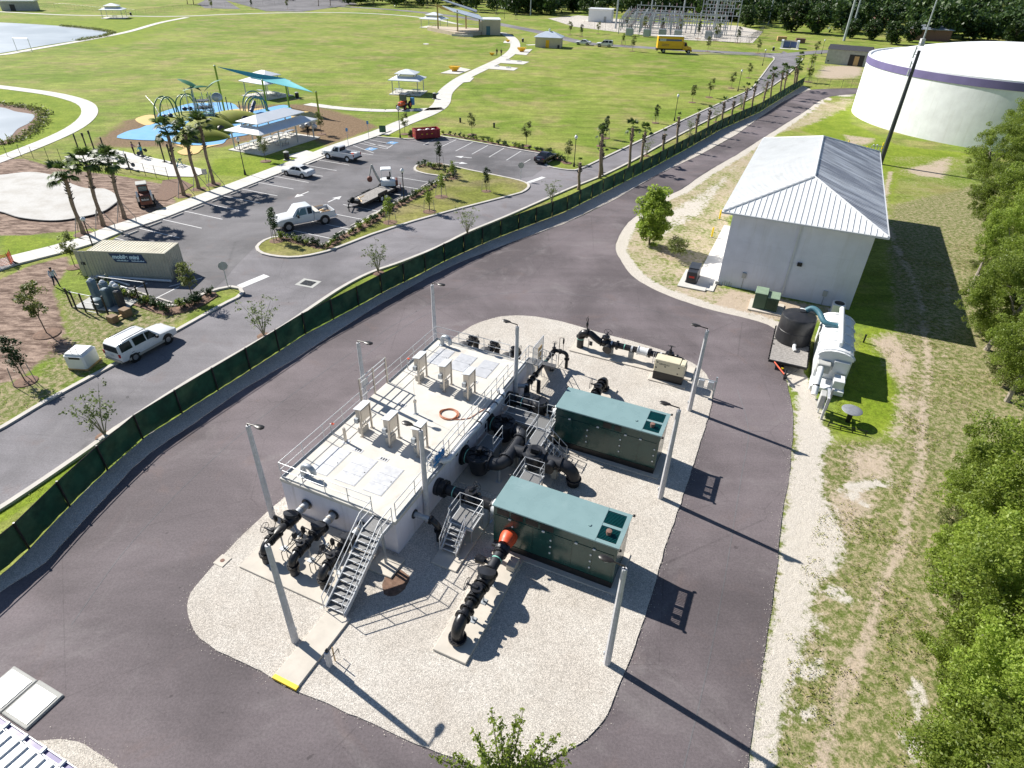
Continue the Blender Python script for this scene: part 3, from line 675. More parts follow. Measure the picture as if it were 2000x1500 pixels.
# --- small things on the deck
t = PT('hose', 'coil of orange-red rubber hose lying on the tank deck', 'hose', 5.3, 8.75, DZ)
pts = [( (.52+.05*math.sin(a*.7)+.012*a*.3)*math.cos(a), (.5+.04*math.cos(a*1.3))*math.sin(a), .03+.05*(a/25)+.02*math.sin(a*2.3)) for a in np.linspace(0,25,130)]
part('coil', MB().tube(pts,.028,6), 'hose_red', t)
part('hose_end', MB().tube(catmull([(.55,-.3,.03),(.9,-.1,.03),(1.3,.25,.03),(1.5,.9,.03),(1.75,1.5,.03)],6),.026,6), 'hose_red', t)
t = PT('level_sensor_post', 'short steel post with a box and thin whip aerial in the middle of the deck', 'sensor post', 3.45, 7.95, DZ)
part('post', MB().box(-.05,.05,-.05,.05,0,.85).box(-.12,.12,-.12,.12,0,.02), 'galv', t); part('box', MB().bbox(-.09,.09,-.07,.07,.85,1.05), 'stainless', t)
part('aerial', MB().tube([(0,0,1.05),(0,0,3.0)],[.012,.006],6), 'plastic_white', t)
t = PT('hose_station', 'red handled water tap on a bent steel pipe beside the left deck rail', 'hose tap', .45, 4.05, DZ)
part('pipe', MB().tube([(-.3,.1,0),(-.3,.1,.75),(-.1,.1,.78)],.035,8).tube([(-.3,.1,.12),(.9,-.1,.12),(.9,-.1,.02)],.03,8), 'galv', t); part('valve_wheel', MB().rod((-.12,.1,.8),(0,0,1),[(0,.09),(.04,.09)],10), 'red_rubber', t)
part('upright', MB().box(.78,.9,-.18,-.06,0,1.0), 'stainless', t); part('base_plate', MB().rod((.84,-.1,0),(0,0,1),[(0,.22),(.03,.22)],14), 'alu', t)
t = PT('hose_station', 'red handled water tap by the far left deck rail behind the left cabinet', 'hose tap', .4, 11.9, DZ)
part('pipe', MB().tube([(0,0,0),(0,0,.85),(.25,0,.85),(.25,-.2,.7)],.035,8), 'galv', t); part('valve_wheel', MB().rod((.1,0,.88),(0,0,1),[(0,.09),(.04,.09)],10), 'red_rubber', t)
t = PT('tarpaulin', 'blue tarpaulin bundle draped over the right deck rail', 'tarpaulin', 7.0, 4.6, DZ)
vs = []; fs = []
for i in range(13):
    for j in range(7):
        a = j/6; vs.append((.12*math.sin(a*3.1)+.05*math.sin(i*1.7+j), -.55+1.1*i/12, .95-.85*abs(a-.35)*1.3+.06*math.sin(i*2.1+j*1.3)))
for i in range(12):
    for j in range(6): fs.append((i*7+j,i*7+j+1,(i+1)*7+j+1,(i+1)*7+j))
part('cloth', MB().add(vs,fs,True), 'tarp_blue', t); part('loop_hose', MB().tube([(.2,.55+.1*math.sin(a),.35+.3*math.cos(a)) for a in np.linspace(0,12,40)],.015,5), 'rubber', t)
# --- white insulated pipe on the right wall
t = PT('insulated_pipe', 'white lagged pipe running along the right wall of the tank', 'lagged pipe', 0, 0, 0)
main = [(6.7,4.75,2.62),(7.25,4.75,2.62),(7.42,4.95,2.62),(7.42,6.2,2.62),(7.42,7.4,2.58),(7.42,8.3,2.5),(7.42,12.0,2.5),(7.2,12.3,2.5),(6.9,12.3,2.5)]
part('lagging', MB().tube(main,.17,14), 'insul', t)
for v in (5.6,6.9,8.6,9.7,10.8,11.7): part('strap', MB().rod((7.42,v,2.54),(0,1,0),[(0,.182),(.05,.182)],14), 'black_paint', t)
m = MB()
for v in (5.4,8.2,10.5): m.box(7.17,7.44,v-.04,v+.04,2.28,2.36)
part('bracket', m, 'galv', t)
m = MB()
for k, (u, z) in enumerate(((7.2,2.44),(7.26,2.47),(7.14,2.45))): m.tube([(u,3.4,z),(u,15.9,z)],.022,6)
part('conduit', m, 'galv', t)
# --- stairs
def stair(name, lab, u0, u1, vb, vt, ztop, n, land, cat='staircase', dirv=1, z0=.1, rz=0.0, mat='alu', origin=None):
    """climbs along +v from vb to vt, then a landing of length land"""
    t = PT(name, lab, cat, *(origin or (u0, vb)), 0, None, rz); w = u1-u0; run = (vt-vb); H = ztop
    for x in (0, w):
        a = (x, 0, z0); b = (x, run, H)
        m = MB(); s = .03
        vs = [(x-s,0,z0-.02),(x+s,0,z0-.02),(x+s,run,H-.2),(x-s,run,H-.2),(x-s,-.12,z0+.22),(x+s,-.12,z0+.22),(x+s,run,H+.06),(x-s,run,H+.06)]
        m.add(vs,[(0,3,2,1),(4,5,6,7),(0,1,5,4),(1,2,6,5),(2,3,7,6),(3,0,4,7)])
        if land: m.box(x-s,x+s,run,run+land,H-.2,H+.06)
        part('stringer', m, mat, t)
    tm = MB().box(.03,w-.03,-.02,run/n+.03,-.04,0).mesh('tread','grating')
    nm = MB().box(.03,w-.03,-.035,-.0,-.045,.012).mesh('nosing',mat)
    for k in range(n):
        z = z0+(H-z0)*(k+1)/(n+.4); tr = part('tread', tm, 'grating', t, (0, run*k/n, z)); part('nosing', nm, mat, tr)
    if land: part('landing', MB().box(.03,w-.03,run+.02,run+land-.02,H-.05,H), 'grating', t)
    for x in (-.04, w+.04):
        pts = [(x,-.15,z0+1.0),(x,run,H+1.05)]+([(x,run+land-.05,H+1.05)] if land else [])
        lo = [(p[0],p[1],p[2]-.5) for p in pts]
        m = MB().tube([(x,-.15,z0+.12)]+pts,.024,8).tube(lo,.022,8)
        r = part('hand_rail', m, mat, t)
        for q in (.33, .72): part('post', MB().tube([(x,run*q,z0+(H-z0)*q),(x,run*q,z0+(H-z0)*q+1.03)],.022,8), mat, r)
        if land:
            for y in (run+.05, run+land-.06): part('post', MB().tube([(x,y,H-.1),(x,y,H+1.05)],.022,8), mat, r)
    return t
st1 = stair('metal_staircase', 'long aluminium staircase climbing to the near end of the tank deck', 5.95, 7.02, -4.2, -1.0, 2.32, 12, 1.0, z0=.12)
m = MB()
for x in (.05, 1.02): m.box(x-.05,x+.05,3.3,3.42,.1,2.1)
part('landing_leg', m, 'galv', st1)
part('footing', MB().bbox(.35,1.75,2.7,3.95,0,.16), 'slab_conc', st1)
stair('metal_staircase', 'far aluminium staircase with wire mesh panels at the far right end of the tank deck', 7.0, 5.95, 0, 3.0, 2.32, 11, .6, rz=math.pi, origin=(7.0,19.98))
t = PT('mesh_screen', 'tall tan wire mesh screen standing beside the far tank staircase', 'mesh screen', 7.5, 16.6, .05)
m = MB()
for y in np.linspace(0,1.9,20): m.tube([(0,y,.3),(0,y,3.4)],.009,4,False)
for z in np.linspace(.3,3.4,24): m.tube([(0,0,z),(0,1.9,z)],.009,4,False)
part('wire_mesh', m, 'galv', t); part('frame', MB().tube([(0,0,0),(0,0,3.45),(0,1.9,3.45),(0,1.9,0)],.03,8), 'alu', t)
part('panel', MB().box(.03,.05,.9,1.6,.6,2.9), 'wood_tan', t)
# --- ramp / path and slabs
def slab(name, lab, cat, u0, u1, v0, v1, h=.12, mat='slab_conc', z=0.03):
    t = PT(name, lab, cat, u0, v0, 0); part('slab', MB().bbox(0,u1-u0,0,v1-v0,z,z+h,.02), mat, t); return t
w = struct('walkway', MB().bbox(0,1.25,0,3.75,.0,.15,.02), 'slab_conc', loc=F(6.05,-7.94), rz=YAW)
part('yellow_edge', MB().box(-.01,1.26,-.03,.16,.02,.158), 'yellow_paint', w)
slab('concrete_pad', 'long concrete pad under the three valve pipes at the near end of the tank', 'concrete pad', .5, 5.82, -4.15, -.06)
slab('concrete_pad', 'concrete pad under the pipe that leaves the nearer green enclosure', 'concrete pad', 11.5, 13.15, -3.95, 2.3, .16)
slab('concrete_pad', 'shaded concrete pad under the small valve platform by the tank wall', 'concrete pad', 8.95, 10.4, .2, 5.0)
slab('concrete_pad', 'concrete pad below the large black manifold pipes', 'concrete pad', 7.25, 12.4, 6.0, 11.2, .05)
slab('concrete_pad', 'concrete pad behind the farther green enclosure, under a short pipe', 'concrete pad', 11.4, 13.1, 13.95, 19.2)
slab('concrete_pad', 'long concrete pad under the far flow meter pipe', 'concrete pad', 8.1, 17.6, 22.75, 24.75)
slab('concrete_pad', 'pale concrete pad at the foot of the far tank staircase', 'concrete pad', 5.6, 8.2, 17.0, 21.2, .05)
slab('concrete_pad', 'concrete pad under the nearer green enclosure', 'concrete pad', 11.0, 18.0, 2.3, 5.1, .08)
slab('concrete_pad', 'concrete pad under the farther green enclosure', 'concrete pad', 10.9, 17.9, 11.3, 14.1, .08)
slab('concrete_pad', 'small concrete pad under the beige generator', 'concrete pad', 14.7, 17.4, 21.5, 22.6, .12)
for u,v,l in ((-.55,-4.2,'small square concrete valve cover in the gravel at the left of the pipe pad'),(12.6,25.6,'small square white valve cover at the far edge of the gravel')):
    t = PT('valve_cover', l, 'valve cover', u, v, .03); part('slab', MB().bbox(-.32,.32,-.32,.32,0,.06), 'slab_conc', t); part('lid', MB().rod((0,0,.06),(0,0,1),[(0,.11),(.012,.11)],14), 'brick_red', t)
t = PT('utility_post', 'short square white post with a black outlet beside the ramp', 'utility post', 7.85, -6.45, .05)
part('post', MB().bbox(-.1,.1,-.1,.1,0,1.0,.015), 'pole_conc', t); part('outlet', MB().bbox(-.06,.06,-.05,.1,1.0,1.14), 'black_paint', t); part('stake', MB().box(.05,.09,.25,.29,0,1.0), 'wood_tan', t)
part('bracket', MB().tube([(.1,.1,.55),(.1,.55,.55),(.1,.55,.2)],.018,6), 'black_paint', t)
# --- light poles
POLES = [(5.7,-6.14,0,1,'light pole standing beside the near ramp, tallest in the foreground'),(-.42,-.76,1,0,'light pole at the near left corner of the tank'),(7.33,2.6,-1,0,'light pole against the right tank wall, nearer one'),
 (-.36,8.12,1,0,'light pole at the left side of the tank beside the gate frame'),(-.48,16.95,1,0,'light pole at the far left corner of the tank'),(7.3,14.2,-1,0,'light pole against the right tank wall, farther one'),
 (18.67,-1.2,-1,0,'nearest light pole on the right edge of the gravel'),(18.39,9.9,-1,0,'light pole on the right edge of the gravel beside the farther green enclosure'),(18.22,19.14,-1,0,'light pole on the right edge of the gravel beside the beige generator')]
def light_pole(lab):
    t = thing('light_pole', lab, 'light pole', (0,0,0), 0, 'concrete light poles around the tank')
    part('pole', MB().rod((0,0,0),(0,0,1),[(0,.17),(6.25,.115),(6.3,.10)],8,False).tx(Matrix.Rotation(math.pi/8,4,'Z')), 'pole_conc', t)
    part('arm', MB().tube([(0,0,6.3),(0,0,6.42),(.5,0,6.46)],.035,8), 'bronze', t)
    h = part('lamp_head', MB().rod((.45,0,6.46),(1,0,0),[(0,.05),(.1,.12),(.35,.17),(.52,.15),(.6,.05)],12).tx(Matrix.Translation((0,0,3.9)) @ Matrix.Diagonal((1,1,.4,1))), 'bronze', t)
    part('lens', MB().rod((.75,0,6.40),(0,0,1),[(0,.12),(.02,.13)],12), 'lamp_clear', h)
    part('hand_box', MB().bbox(.13,.22,-.05,.05,.55,.75), 'galv', t)
    return t
lp0 = None
for u,v,du,dv,lab in POLES:
    rz = YAW+math.atan2(dv,du)
    if lp0 is None: lp0 = light_pole('square white '+lab); lp0.location = F(u,v,.02); lp0.rotation_euler = (0,0,rz)
    else: dup(lp0, F(u,v,.02), rz, 'square white '+lab)
# ---------------------------------------------------------------- pipework kit
def prof_flanged(L, r, fl=.06, fr=None):
    fr = fr or r*1.45; return [(0,fr),(fl,fr),(fl+.002,r),(L-fl-.002,r),(L-fl,fr),(L,fr)]
class PK:
    def __init__(s, t, mat='pipe_black'): s.t = t; s.mat = mat
    def pipe(s, a, b, r, mat=None, n=18, name='pipe'):
        return part(name, MB().rod(a, Vector(b)-Vector(a), [(0,r),((Vector(b)-Vector(a)).length,r)], n), mat or s.mat, s.t)
    def flange(s, c, d, r, th=.07, bolts=10, mat=None):
        d = Vector(d).normalized(); m = MB().rod(Vector(c)-d*th/2, d, [(0,r),(th*.46,r),(th*.461,r*.985),(th*.539,r*.985),(th*.54,r),(th,r)], 20, False)
        u = d.orthogonal().normalized(); w = d.cross(u)
        for k in range(bolts):
            a = 2*math.pi*k/bolts; q = Vector(c)+(u*math.cos(a)+w*math.sin(a))*r*.86
            m.rod(q-d*(th/2+.035), d, [(0,.022),(th+.07,.022)], 5, False)
        return part('flange', m, mat or s.mat, s.t)
    def elbow(s, a, c, b, r, mat=None, n=9):
        """quarter bend from a to b about corner c"""
        a, b, c = Vector(a), Vector(b), Vector(c); pts = [c+(a-c)*(1-math.sin(t))+(b-c)*(1-math.cos(t)) for t in np.linspace(0, math.pi/2, n)]
        return part('elbow', MB().tube(pts, r, 18), mat or s.mat, s.t)
    def support(s, x, y, z, r=.06, mat='galv'):
        return part('pipe_support', MB().tube([(x,y,0),(x,y,z)], r, 8).box(x-.16,x+.16,y-.16,y+.16,0,.03), mat, s.t)
    def pier(s, x, y, z, w=.35):
        return part('support_block', MB().bbox(x-w/2,x+w/2,y-w/2,y+w/2,0,z), 'conc_grey', s.t)
    def wheel(s, c, d, r, parent=None):
        d = Vector(d).normalized(); u = d.orthogonal().normalized(); w = d.cross(u); c = Vector(c)
        ring = [c+(u*math.cos(a)+w*math.sin(a))*r for a in np.linspace(0,2*math.pi,21)[:-1]]
        m = MB().tube(ring, .014, 5, closed=True)
        for k in range(4):
            a = k*math.pi/2; m.tube([c, c+(u*math.cos(a)+w*math.sin(a))*r], .011, 5, False)
        m.tube([c-d*.16, c+d*.03], .022, 6)
        return part('handwheel', m, s.mat, parent or s.t)
    def band(s, a, d, r): return part('tape_band', MB().rod(a, d, [(0,r+.006),(.05,r+.006)], 18), 'teal_tape', s.t)
    def valve(s, c, d, r, side=None, wr=.28, up=.35, rr=1.35):
        """gate / plug valve body on axis d, bonnet upward, optional handwheel toward side"""
        c = Vector(c); d = Vector(d).normalized()
        b = part('valve_body', MB().rod(c-d*r*1.3, d, [(0,r*1.45),(.06,r*1.45),(.061,r*1.05),(r*.6,r*rr),(r*2.0,r*rr),(r*2.6-.061,r*1.05),(r*2.6-.06,r*1.45),(r*2.6,r*1.45)], 18), s.mat, s.t)
        part('bonnet', MB().rod(c+Vector((0,0,r*.8)), (0,0,1), [(0,r*.9),(up*.6,r*.9),(up*.61,r*1.15),(up*.8,r*1.15),(up*.81,r*.5),(up*1.05,r*.4)], 14), s.mat, b)
        if side is not None:
            sv = Vector(side).normalized(); q = c+Vector((0,0,r*.8+up*.75))
            part('gear_box', MB().rod(q, sv, [(0,r*.5),(.25,r*.45),(.26,.05),(.5,.05)], 10), s.mat, b); s.wheel(q+sv*.5, sv, wr, b)
        return b
    def check(s, c, d, r):
        c = Vector(c); d = Vector(d).normalized()
        b = part('check_valve_body', MB().rod(c-d*r*1.7, d, [(0,r*1.5),(.07,r*1.5),(.071,r*1.15),(r*.9,r*1.55),(r*2.3,r*1.5),(r*3.4-.071,r*1.1),(r*3.4-.07,r*1.5),(r*3.4,r*1.5)], 18), s.mat, s.t)
        ax = Vector((0,0,1))-d*.45
        part('valve_cover', MB().rod(c+Vector((0,0,r*1.0)), ax, [(0,r*1.4),(r*.55,r*1.45),(r*.56,r*1.6),(r*.8,r*1.6),(r*.81,r*1.3),(r*1.0,r*.6)], 18), 'pipe_dark', b)
        return b
# --- three discharge pipes at the near end
def discharge(lab, u):
    t = PT('discharge_pipe', lab, 'valve pipe', u, -3.3, .15, 'valve pipes at the near end of the tank'); k = PK(t); z = 1.05; r = .2; n = (0,-1,0)
    k.pipe((0,3.28,z),(0,2.42,z),.2,'galv'); part('wall_collar', MB().rod((0,3.26,z),n,[(0,.31),(.05,.31)],20), 'pipe_dark', t)
    part('coupling', MB().rod((0,2.9,z),n,[(0,.225),(.12,.225)],18), 'stainless', t)
    k.check((0,2.02,z), n, .235); k.pipe((0,1.7,z),(0,.98,z),.19); k.flange((0,1.62,z),n,.29); k.flange((0,1.08,z),n,.29)
    k.pipe((0,1.4,z),(0,1.25,z),.2,'pipe_dark')
    k.valve((0,.75,z), n, .2, (-1,0,0), .27, .34); k.pipe((0,.5,z),(0,.36,z),.2); k.flange((0,.42,z),n,.29)
    k.elbow((0,.36,z),(0,0,z),(0,0,z-.38),.215); k.pipe((0,0,z-.36),(0,0,-.02),.2); k.flange((0,0,z-.42),(0,0,1),.3); k.flange((0,0,z-.52),(0,0,1),.3)
    k.pipe((0,0,.36),(0,0,-.02),.225,'pipe_dark')
    for y in (2.05, 1.0): k.support(.18,y,z-.1,.045)
    part('bypass_pipe', MB().tube([(.25,1.9,z-.1),(.55,1.75,.7),(.6,1.55,.55)],.07,10), 'galv', t)
    part('air_valve', MB().rod((.62,1.45,.5),(0,0,1),[(0,.06),(.1,.13),(.3,.14),(.42,.06)],12), 'pipe_dark', t)
    part('gauge_line', MB().tube([(.66,1.9,.02),(.66,1.9,.6),(.66,.4,.55),(.66,.4,0)],.025,6).tube([(.8,2.1,.02),(.8,2.1,.5),(.8,.6,.45),(.8,.6,0)],.025,6), 'black_paint', t)
    part('air_release', MB().tube([(0,1.45,z+.15),(0,1.45,z+.62),(-.42,1.45,z+.66)],.03,7).rod((-.42,1.45,z+.2),(0,0,1),[(0,.05),(.08,.11),(.34,.11),(.46,.05)],10).tube([(-.42,1.2,z-.1),(-.42,1.45,z+.25)],.02,6), 'pipe_black', t)
    return t
d0 = discharge('left of the three black valve pipes at the near end of the tank', 1.55)
dup(d0, F(3.3,-3.3,.15), YAW, 'middle of the three black valve pipes at the near end of the tank')
dup(d0, F(5.1,-3.3,.15), YAW, 'black valve pipe half hidden behind the long staircase')
# the same at the far end
for u,l in ((1.5,'left'),(3.3,'middle'),(5.05,'right')):
    dup(d0, F(u,LV+3.3,.15), YAW+math.pi, l+' of the three black valve pipes behind the far end of the tank', 'valve pipes at the far end of the tank')
# --- large manifold
t = PT('manifold', 'large black branching manifold with two wall valves and a tall bend', 'pipe manifold', 0, 0, .06); k = PK(t, 'pipe_dark'); z = 1.2; R = .36
for v, s in ((7.05,1),(10.45,-1)):
    part('wall_collar', MB().rod((7.18,v,z),(1,0,0),[(0,.62),(.06,.62),(.061,.5),(.2,.5)],22), 'pipe_black', t)
    k.pipe((7.2,v,z),(7.7,v,z),R+.06,'pipe_black'); k.band((7.42,v,z),(1,0,0),R+.07)
    b = part('valve_body', MB().rod((8.2,v,.35),(0,0,1),[(0,.5),(.5,.62),(1.15,.62),(1.151,.74),(1.27,.74),(1.271,.6),(1.34,.56)],26), 'pipe_dark', t)
    part('valve_actuator', MB().rod((8.2,v,1.68),(0,0,1),[(0,.25),(.12,.25),(.13,.14),(.34,.14),(.35,.2),(.42,.2)],12).cbox((8.35,v+.1,1.85),(.3,.2,.22)), 'pipe_black', b)
    m = MB()
    for q in range(8):
        a = q*math.pi/4; m.cbox((8.2+.36*math.cos(a), v+.36*math.sin(a), 1.71), (.5,.035,.09), a)
    part('cover_rib', m, 'pipe_black', b)
    k.flange((8.88,v,z),(1,0,0),.5,.1,14); k.pipe((8.75,v,z),(9.05,v,z),R)
    k.elbow((9.0,v,z),(9.62,v,z),(9.62,v+.62*s,z),R,None,11)
    k.flange((9.62,v+.7*s,z),(0,1,0),.46,.14,16); k.support(9.5,v,z-.3,.09)
k.pipe((9.62,7.7,z),(9.62,9.8,z),R); k.pipe((9.62,8.75,z),(10.35,8.75,z),R); k.flange((10.32,8.75,z),(1,0,0),.46,.1,14)
b = part('valve_body', MB().rod((10.95,8.75,.4),(0,0,1),[(0,.42),(.4,.55),(1.0,.6),(1.001,.7),(1.1,.7),(1.101,.5),(1.2,.42)],24), 'pipe_dark', t)
part('valve_actuator', MB().rod((10.95,8.75,1.6),(0,0,1),[(0,.3),(.1,.3),(.11,.18),(.3,.18)],12).cbox((11.1,8.6,1.82),(.5,.24,.22)), 'pipe_black', b)
k.flange((11.62,8.75,z),(1,0,0),.48,.12,14); k.pipe((11.5,8.75,z),(12.7,8.75,z),R); k.flange((12.66,8.75,z),(1,0,0),.46,.12,14)
k.elbow((12.7,8.75,z),(13.5,8.75,z),(13.5,8.75,z-.78),R+.02,None,11); k.pipe((13.5,8.75,.5),(13.5,8.75,-.05),R,'pipe_black'); k.flange((13.5,8.75,.42),(0,0,1),.46,.1,14); k.band((13.5,8.75,.3),(0,0,1),R)
b = k.pipe((12.2,8.5,z+.1),(12.2,7.9,z+.18),.24); part('blind_flange', MB().rod((12.2,7.92,z+.18),(0,-1,.1),[(0,.33),(.08,.33)],16), 'pipe_black', b)
for x,y in ((10.6,8.2),(12.3,8.75),(11.9,9.2)): k.pier(x,y,.8)
k.pier(9.62,8.75,.78,.5)
# --- suction pipes into the enclosures
def inlet(lab, v, uend):
    t = PT('inlet_pipe', lab, 'inlet pipe', 7.17, v, .06); k = PK(t); z = 1.3; L = uend-7.17
    part('wall_collar', MB().rod((0,0,z),(1,0,0),[(0,.5),(.2,.5),(.201,.42),(.36,.42)],22), 'pipe_dark', t); k.flange((.5,0,z),(1,0,0),.5,.2,14)
    k.pipe((.3,0,z),(1.9,0,z),.3); k.band((1.05,0,z),(1,0,0),.3); k.valve((2.1,0,z),(1,0,0),.3,(.3,1,0),.26,.4)
    k.pipe((2.4,0,z),(L,0,z),.3); part('reducer', MB().rod((L-.75,0,z),(1,0,0),[(0,.3),(.02,.36),(.5,.47),(.72,.47)],20), 'pipe_dark', t); k.flange((L-.05,0,z),(1,0,0),.52,.08,14)
    part('label_wrap', MB().rod((L-.62,0,z),(1,0,0),[(0,.40),(.2,.45)],20), 'plastic_white', t)
    k.support(1.5,0,z-.25,.07); k.support(L-.9,0,z-.3,.07)
    return t
inlet('black inlet pipe running from the tank wall into the nearer green enclosure', 4.0, 11.25)
t2 = inlet('black inlet pipe and tall valve running into the farther green enclosure', 13.25, 11.1)
part('strainer_body', MB().rod((2.35,-.1,.4),(0,0,1),[(0,.42),(1.3,.5),(1.301,.58),(1.42,.58),(1.421,.48),(1.5,.4)],24), 'pipe_black', t2)
# small side outlet with hydrant
t = PT('drain_pipe', 'grey stub pipe and black drop valve on the near right tank wall', 'drain pipe', 7.17, 1.65, .05); k = PK(t); z = 1.35
part('wall_collar', MB().rod((0,0,z),(1,0,0),[(0,.26),(.05,.26)],16), 'pipe_dark', t); k.pipe((.03,0,z),(1.0,0,z),.15,'galv'); k.flange((1.0,0,z),(1,0,0),.24,.08,8)
k.elbow((1.0,0,z),(1.4,0,z),(1.4,0,z-.4),.17); k.pipe((1.4,0,z-.38),(1.4,0,-.03),.13); k.flange((1.4,0,.8),(0,0,1),.22,.1,8); k.wheel((1.75,0,.95),(1,0,0),.16); k.pipe((1.4,0,.95),(1.8,0,.95),.07)
# --- long discharge pipe with the red coupling, nearer enclosure
t = PT('outlet_pipe', 'long black outlet pipe with a red coupling leaving the nearer green enclosure', 'outlet pipe', 12.3, -3.0, .2); k = PK(t); z = 1.0; n = (0,-1,0); r = .24
part('red_coupling', MB().rod((-.05,5.58,z+.12),(0,-1,-.05),[(0,.42),(.25,.44),(.5,.38),(.72,.31)],20), 'red_rubber', t, label='bright red rubber coupling')
part('valve_gear', MB().rod((-.05,4.75,z+.05),n,[(0,.36),(.12,.4),(.3,.34),(.31,.28)],14,False).cbox((-.35,4.65,z+.15),(.5,.16,.16)).cbox((.22,4.6,z+.2),(.22,.3,.22)), 'pipe_dark', t)
k.pipe((-.05,4.5,z),(-.02,3.2,z),.27,'pipe_dark'); k.flange((-.04,4.35,z),n,.36,.12,10); k.band((-.03,3.95,z),n,.27)
part('side_valve', MB().rod((-.2,3.55,z+.1),(-1,0,0),[(0,.09),(.25,.09),(.26,.2),(.7,.24),(.71,.1),(.8,.1)],12), 'pipe_black', t)
k.check((0,2.72,z),n,.28); k.pipe((0,2.3,z),(0,1.0,z),r); k.flange((0,2.15,z),n,.36); k.valve((0,1.75,z),n,.25,(-1,0,0),.3,.38)
k.flange((0,1.25,z),n,.36); k.flange((0,.82,z),n,.36); k.pipe((0,1.1,z),(0,.35,z),.25); k.flange((0,.42,z),n,.38,.12)
k.elbow((0,.4,z),(0,-.12,z),(0,-.12,z-.52),.29,None,11); k.pipe((0,-.12,z-.5),(0,-.12,-.05),.29); k.flange((0,-.12,.22),(0,0,1),.42,.12,16)
part('chock', MB().bbox(.3,.75,4.35,5.0,0,.35), 'slab_conc', t)
for y in (3.3,1.1,2.2): k.support(.12,y,z-.15,.05)
# --- behind the farther enclosure
t = PT('outlet_pipe', 'short black outlet pipe bending down behind the farther green enclosure', 'outlet pipe', 12.2, 13.85, .15); k = PK(t); z = 1.0; n = (0,1,0)
k.pipe((0,0,z),(0,4.3,z),.24); k.check((0,1.4,z),n,.27); k.flange((0,2.4,z),n,.36); k.valve((0,3.1,z),n,.25,(-1,0,0),.35,.35); k.flange((0,3.8,z),n,.36); k.flange((0,4.2,z),n,.36)
k.elbow((0,4.3,z),(0,4.85,z),(0,4.85,z-.55),.29,None,11); k.pipe((0,4.85,z-.5),(0,4.85,-.05),.28); k.flange((0,4.85,.2),(0,0,1),.4,.1,14); k.support(.1,3.5,z,.05)
# --- far flow meter pipe
t = PT('flow_meter_pipe', 'long black pipe with a white flow meter along the far edge of the gravel', 'flow meter pipe', 8.7, 23.6, .15); k = PK(t); z = 1.35; n = (1,0,0)
k.pipe((0,0,-.1),(0,0,z-.38),.27,'pipe_black'); k.band((0,0,.75),(0,0,1),.27); k.flange((0,0,.95),(0,0,1),.36,.08); k.elbow((0,0,z-.42),(0,0,z),(.42,0,z),.28,None,9); k.flange((.5,0,z),n,.38,.12)
part('offset_bend', MB().tube(catmull([(.5,0,z),(.8,0,z),(1.2,0,z-.25),(1.6,0,z-.45),(1.95,0,z-.45)],5),.26,16), 'pipe_black', t)
k.valve((2.0,0,z-.42),n,.26,(0,1,.3),.32,.4); k.pipe((2.2,0,z-.42),(7.4,0,z-.42),.23); k.flange((2.95,0,z-.42),n,.36,.12)
part('drop_tee', MB().rod((2.35,-.1,z-.5),(0,-1,-.25),[(0,.26),(.5,.26),(.501,.36),(.62,.36)],16), 'pipe_black', t)
k.band((3.5,0,z-.42),n,.23); part('flow_meter', MB().rod((4.55,0,z-.42),n,[(0,.36),(.06,.36),(.061,.3),(.75,.3),(.751,.36),(.81,.36)],20), 'plastic_white', t); k.flange((5.5,0,z-.42),n,.36,.12)
for x in (2.5,4.1,6.3): 
    k.pier(x,0,z-.66,.36); part('strap', MB().rod((x-.06,0,z-.42),n,[(0,.245),(.14,.245)],18), 'alu', t)
k.valve((6.95,0,z-.42),n,.25,(0,.4,1),.3,.3); k.pipe((7.2,0,z-.42),(7.6,0,z-.42),.25); k.flange((7.5,0,z-.42),n,.37,.1)
k.elbow((7.6,0,z-.42),(8.1,0,z-.42),(8.1,0,z-.92),.28,None,9); k.pipe((8.1,0,.5),(8.1,0,-.1),.27)
part('small_ladder', MB().tube([(5.85,-.35,0),(5.85,-.35,1.3)],.02,6).tube([(6.0,-.35,0),(6.0,-.35,1.3)],.02,6).tube([(5.85,-.35,.5),(6.0,-.35,.5)],.015,6).tube([(5.85,-.35,.9),(6.0,-.35,.9)],.015,6), 'pole_conc', t)
part('air_valve', MB().tube([(.45,0,z+.2),(.45,0,z+1.3)],.04,8).rod((.42,0,z+.55),(0,0,1),[(0,.05),(.1,.1),(.3,.1),(.4,.04)],10).tube([(.42,0,z+.9),(.3,0,z+1.2),(.45,0,z+1.45)],.02,6), 'pipe_black', t)
part('gauge_board', MB().box(.75,1.0,-.1,-.05,.4,.75).tube([(.7,-.1,0),(.7,-.1,.9)],.025,6), 'pipe_dark', t)
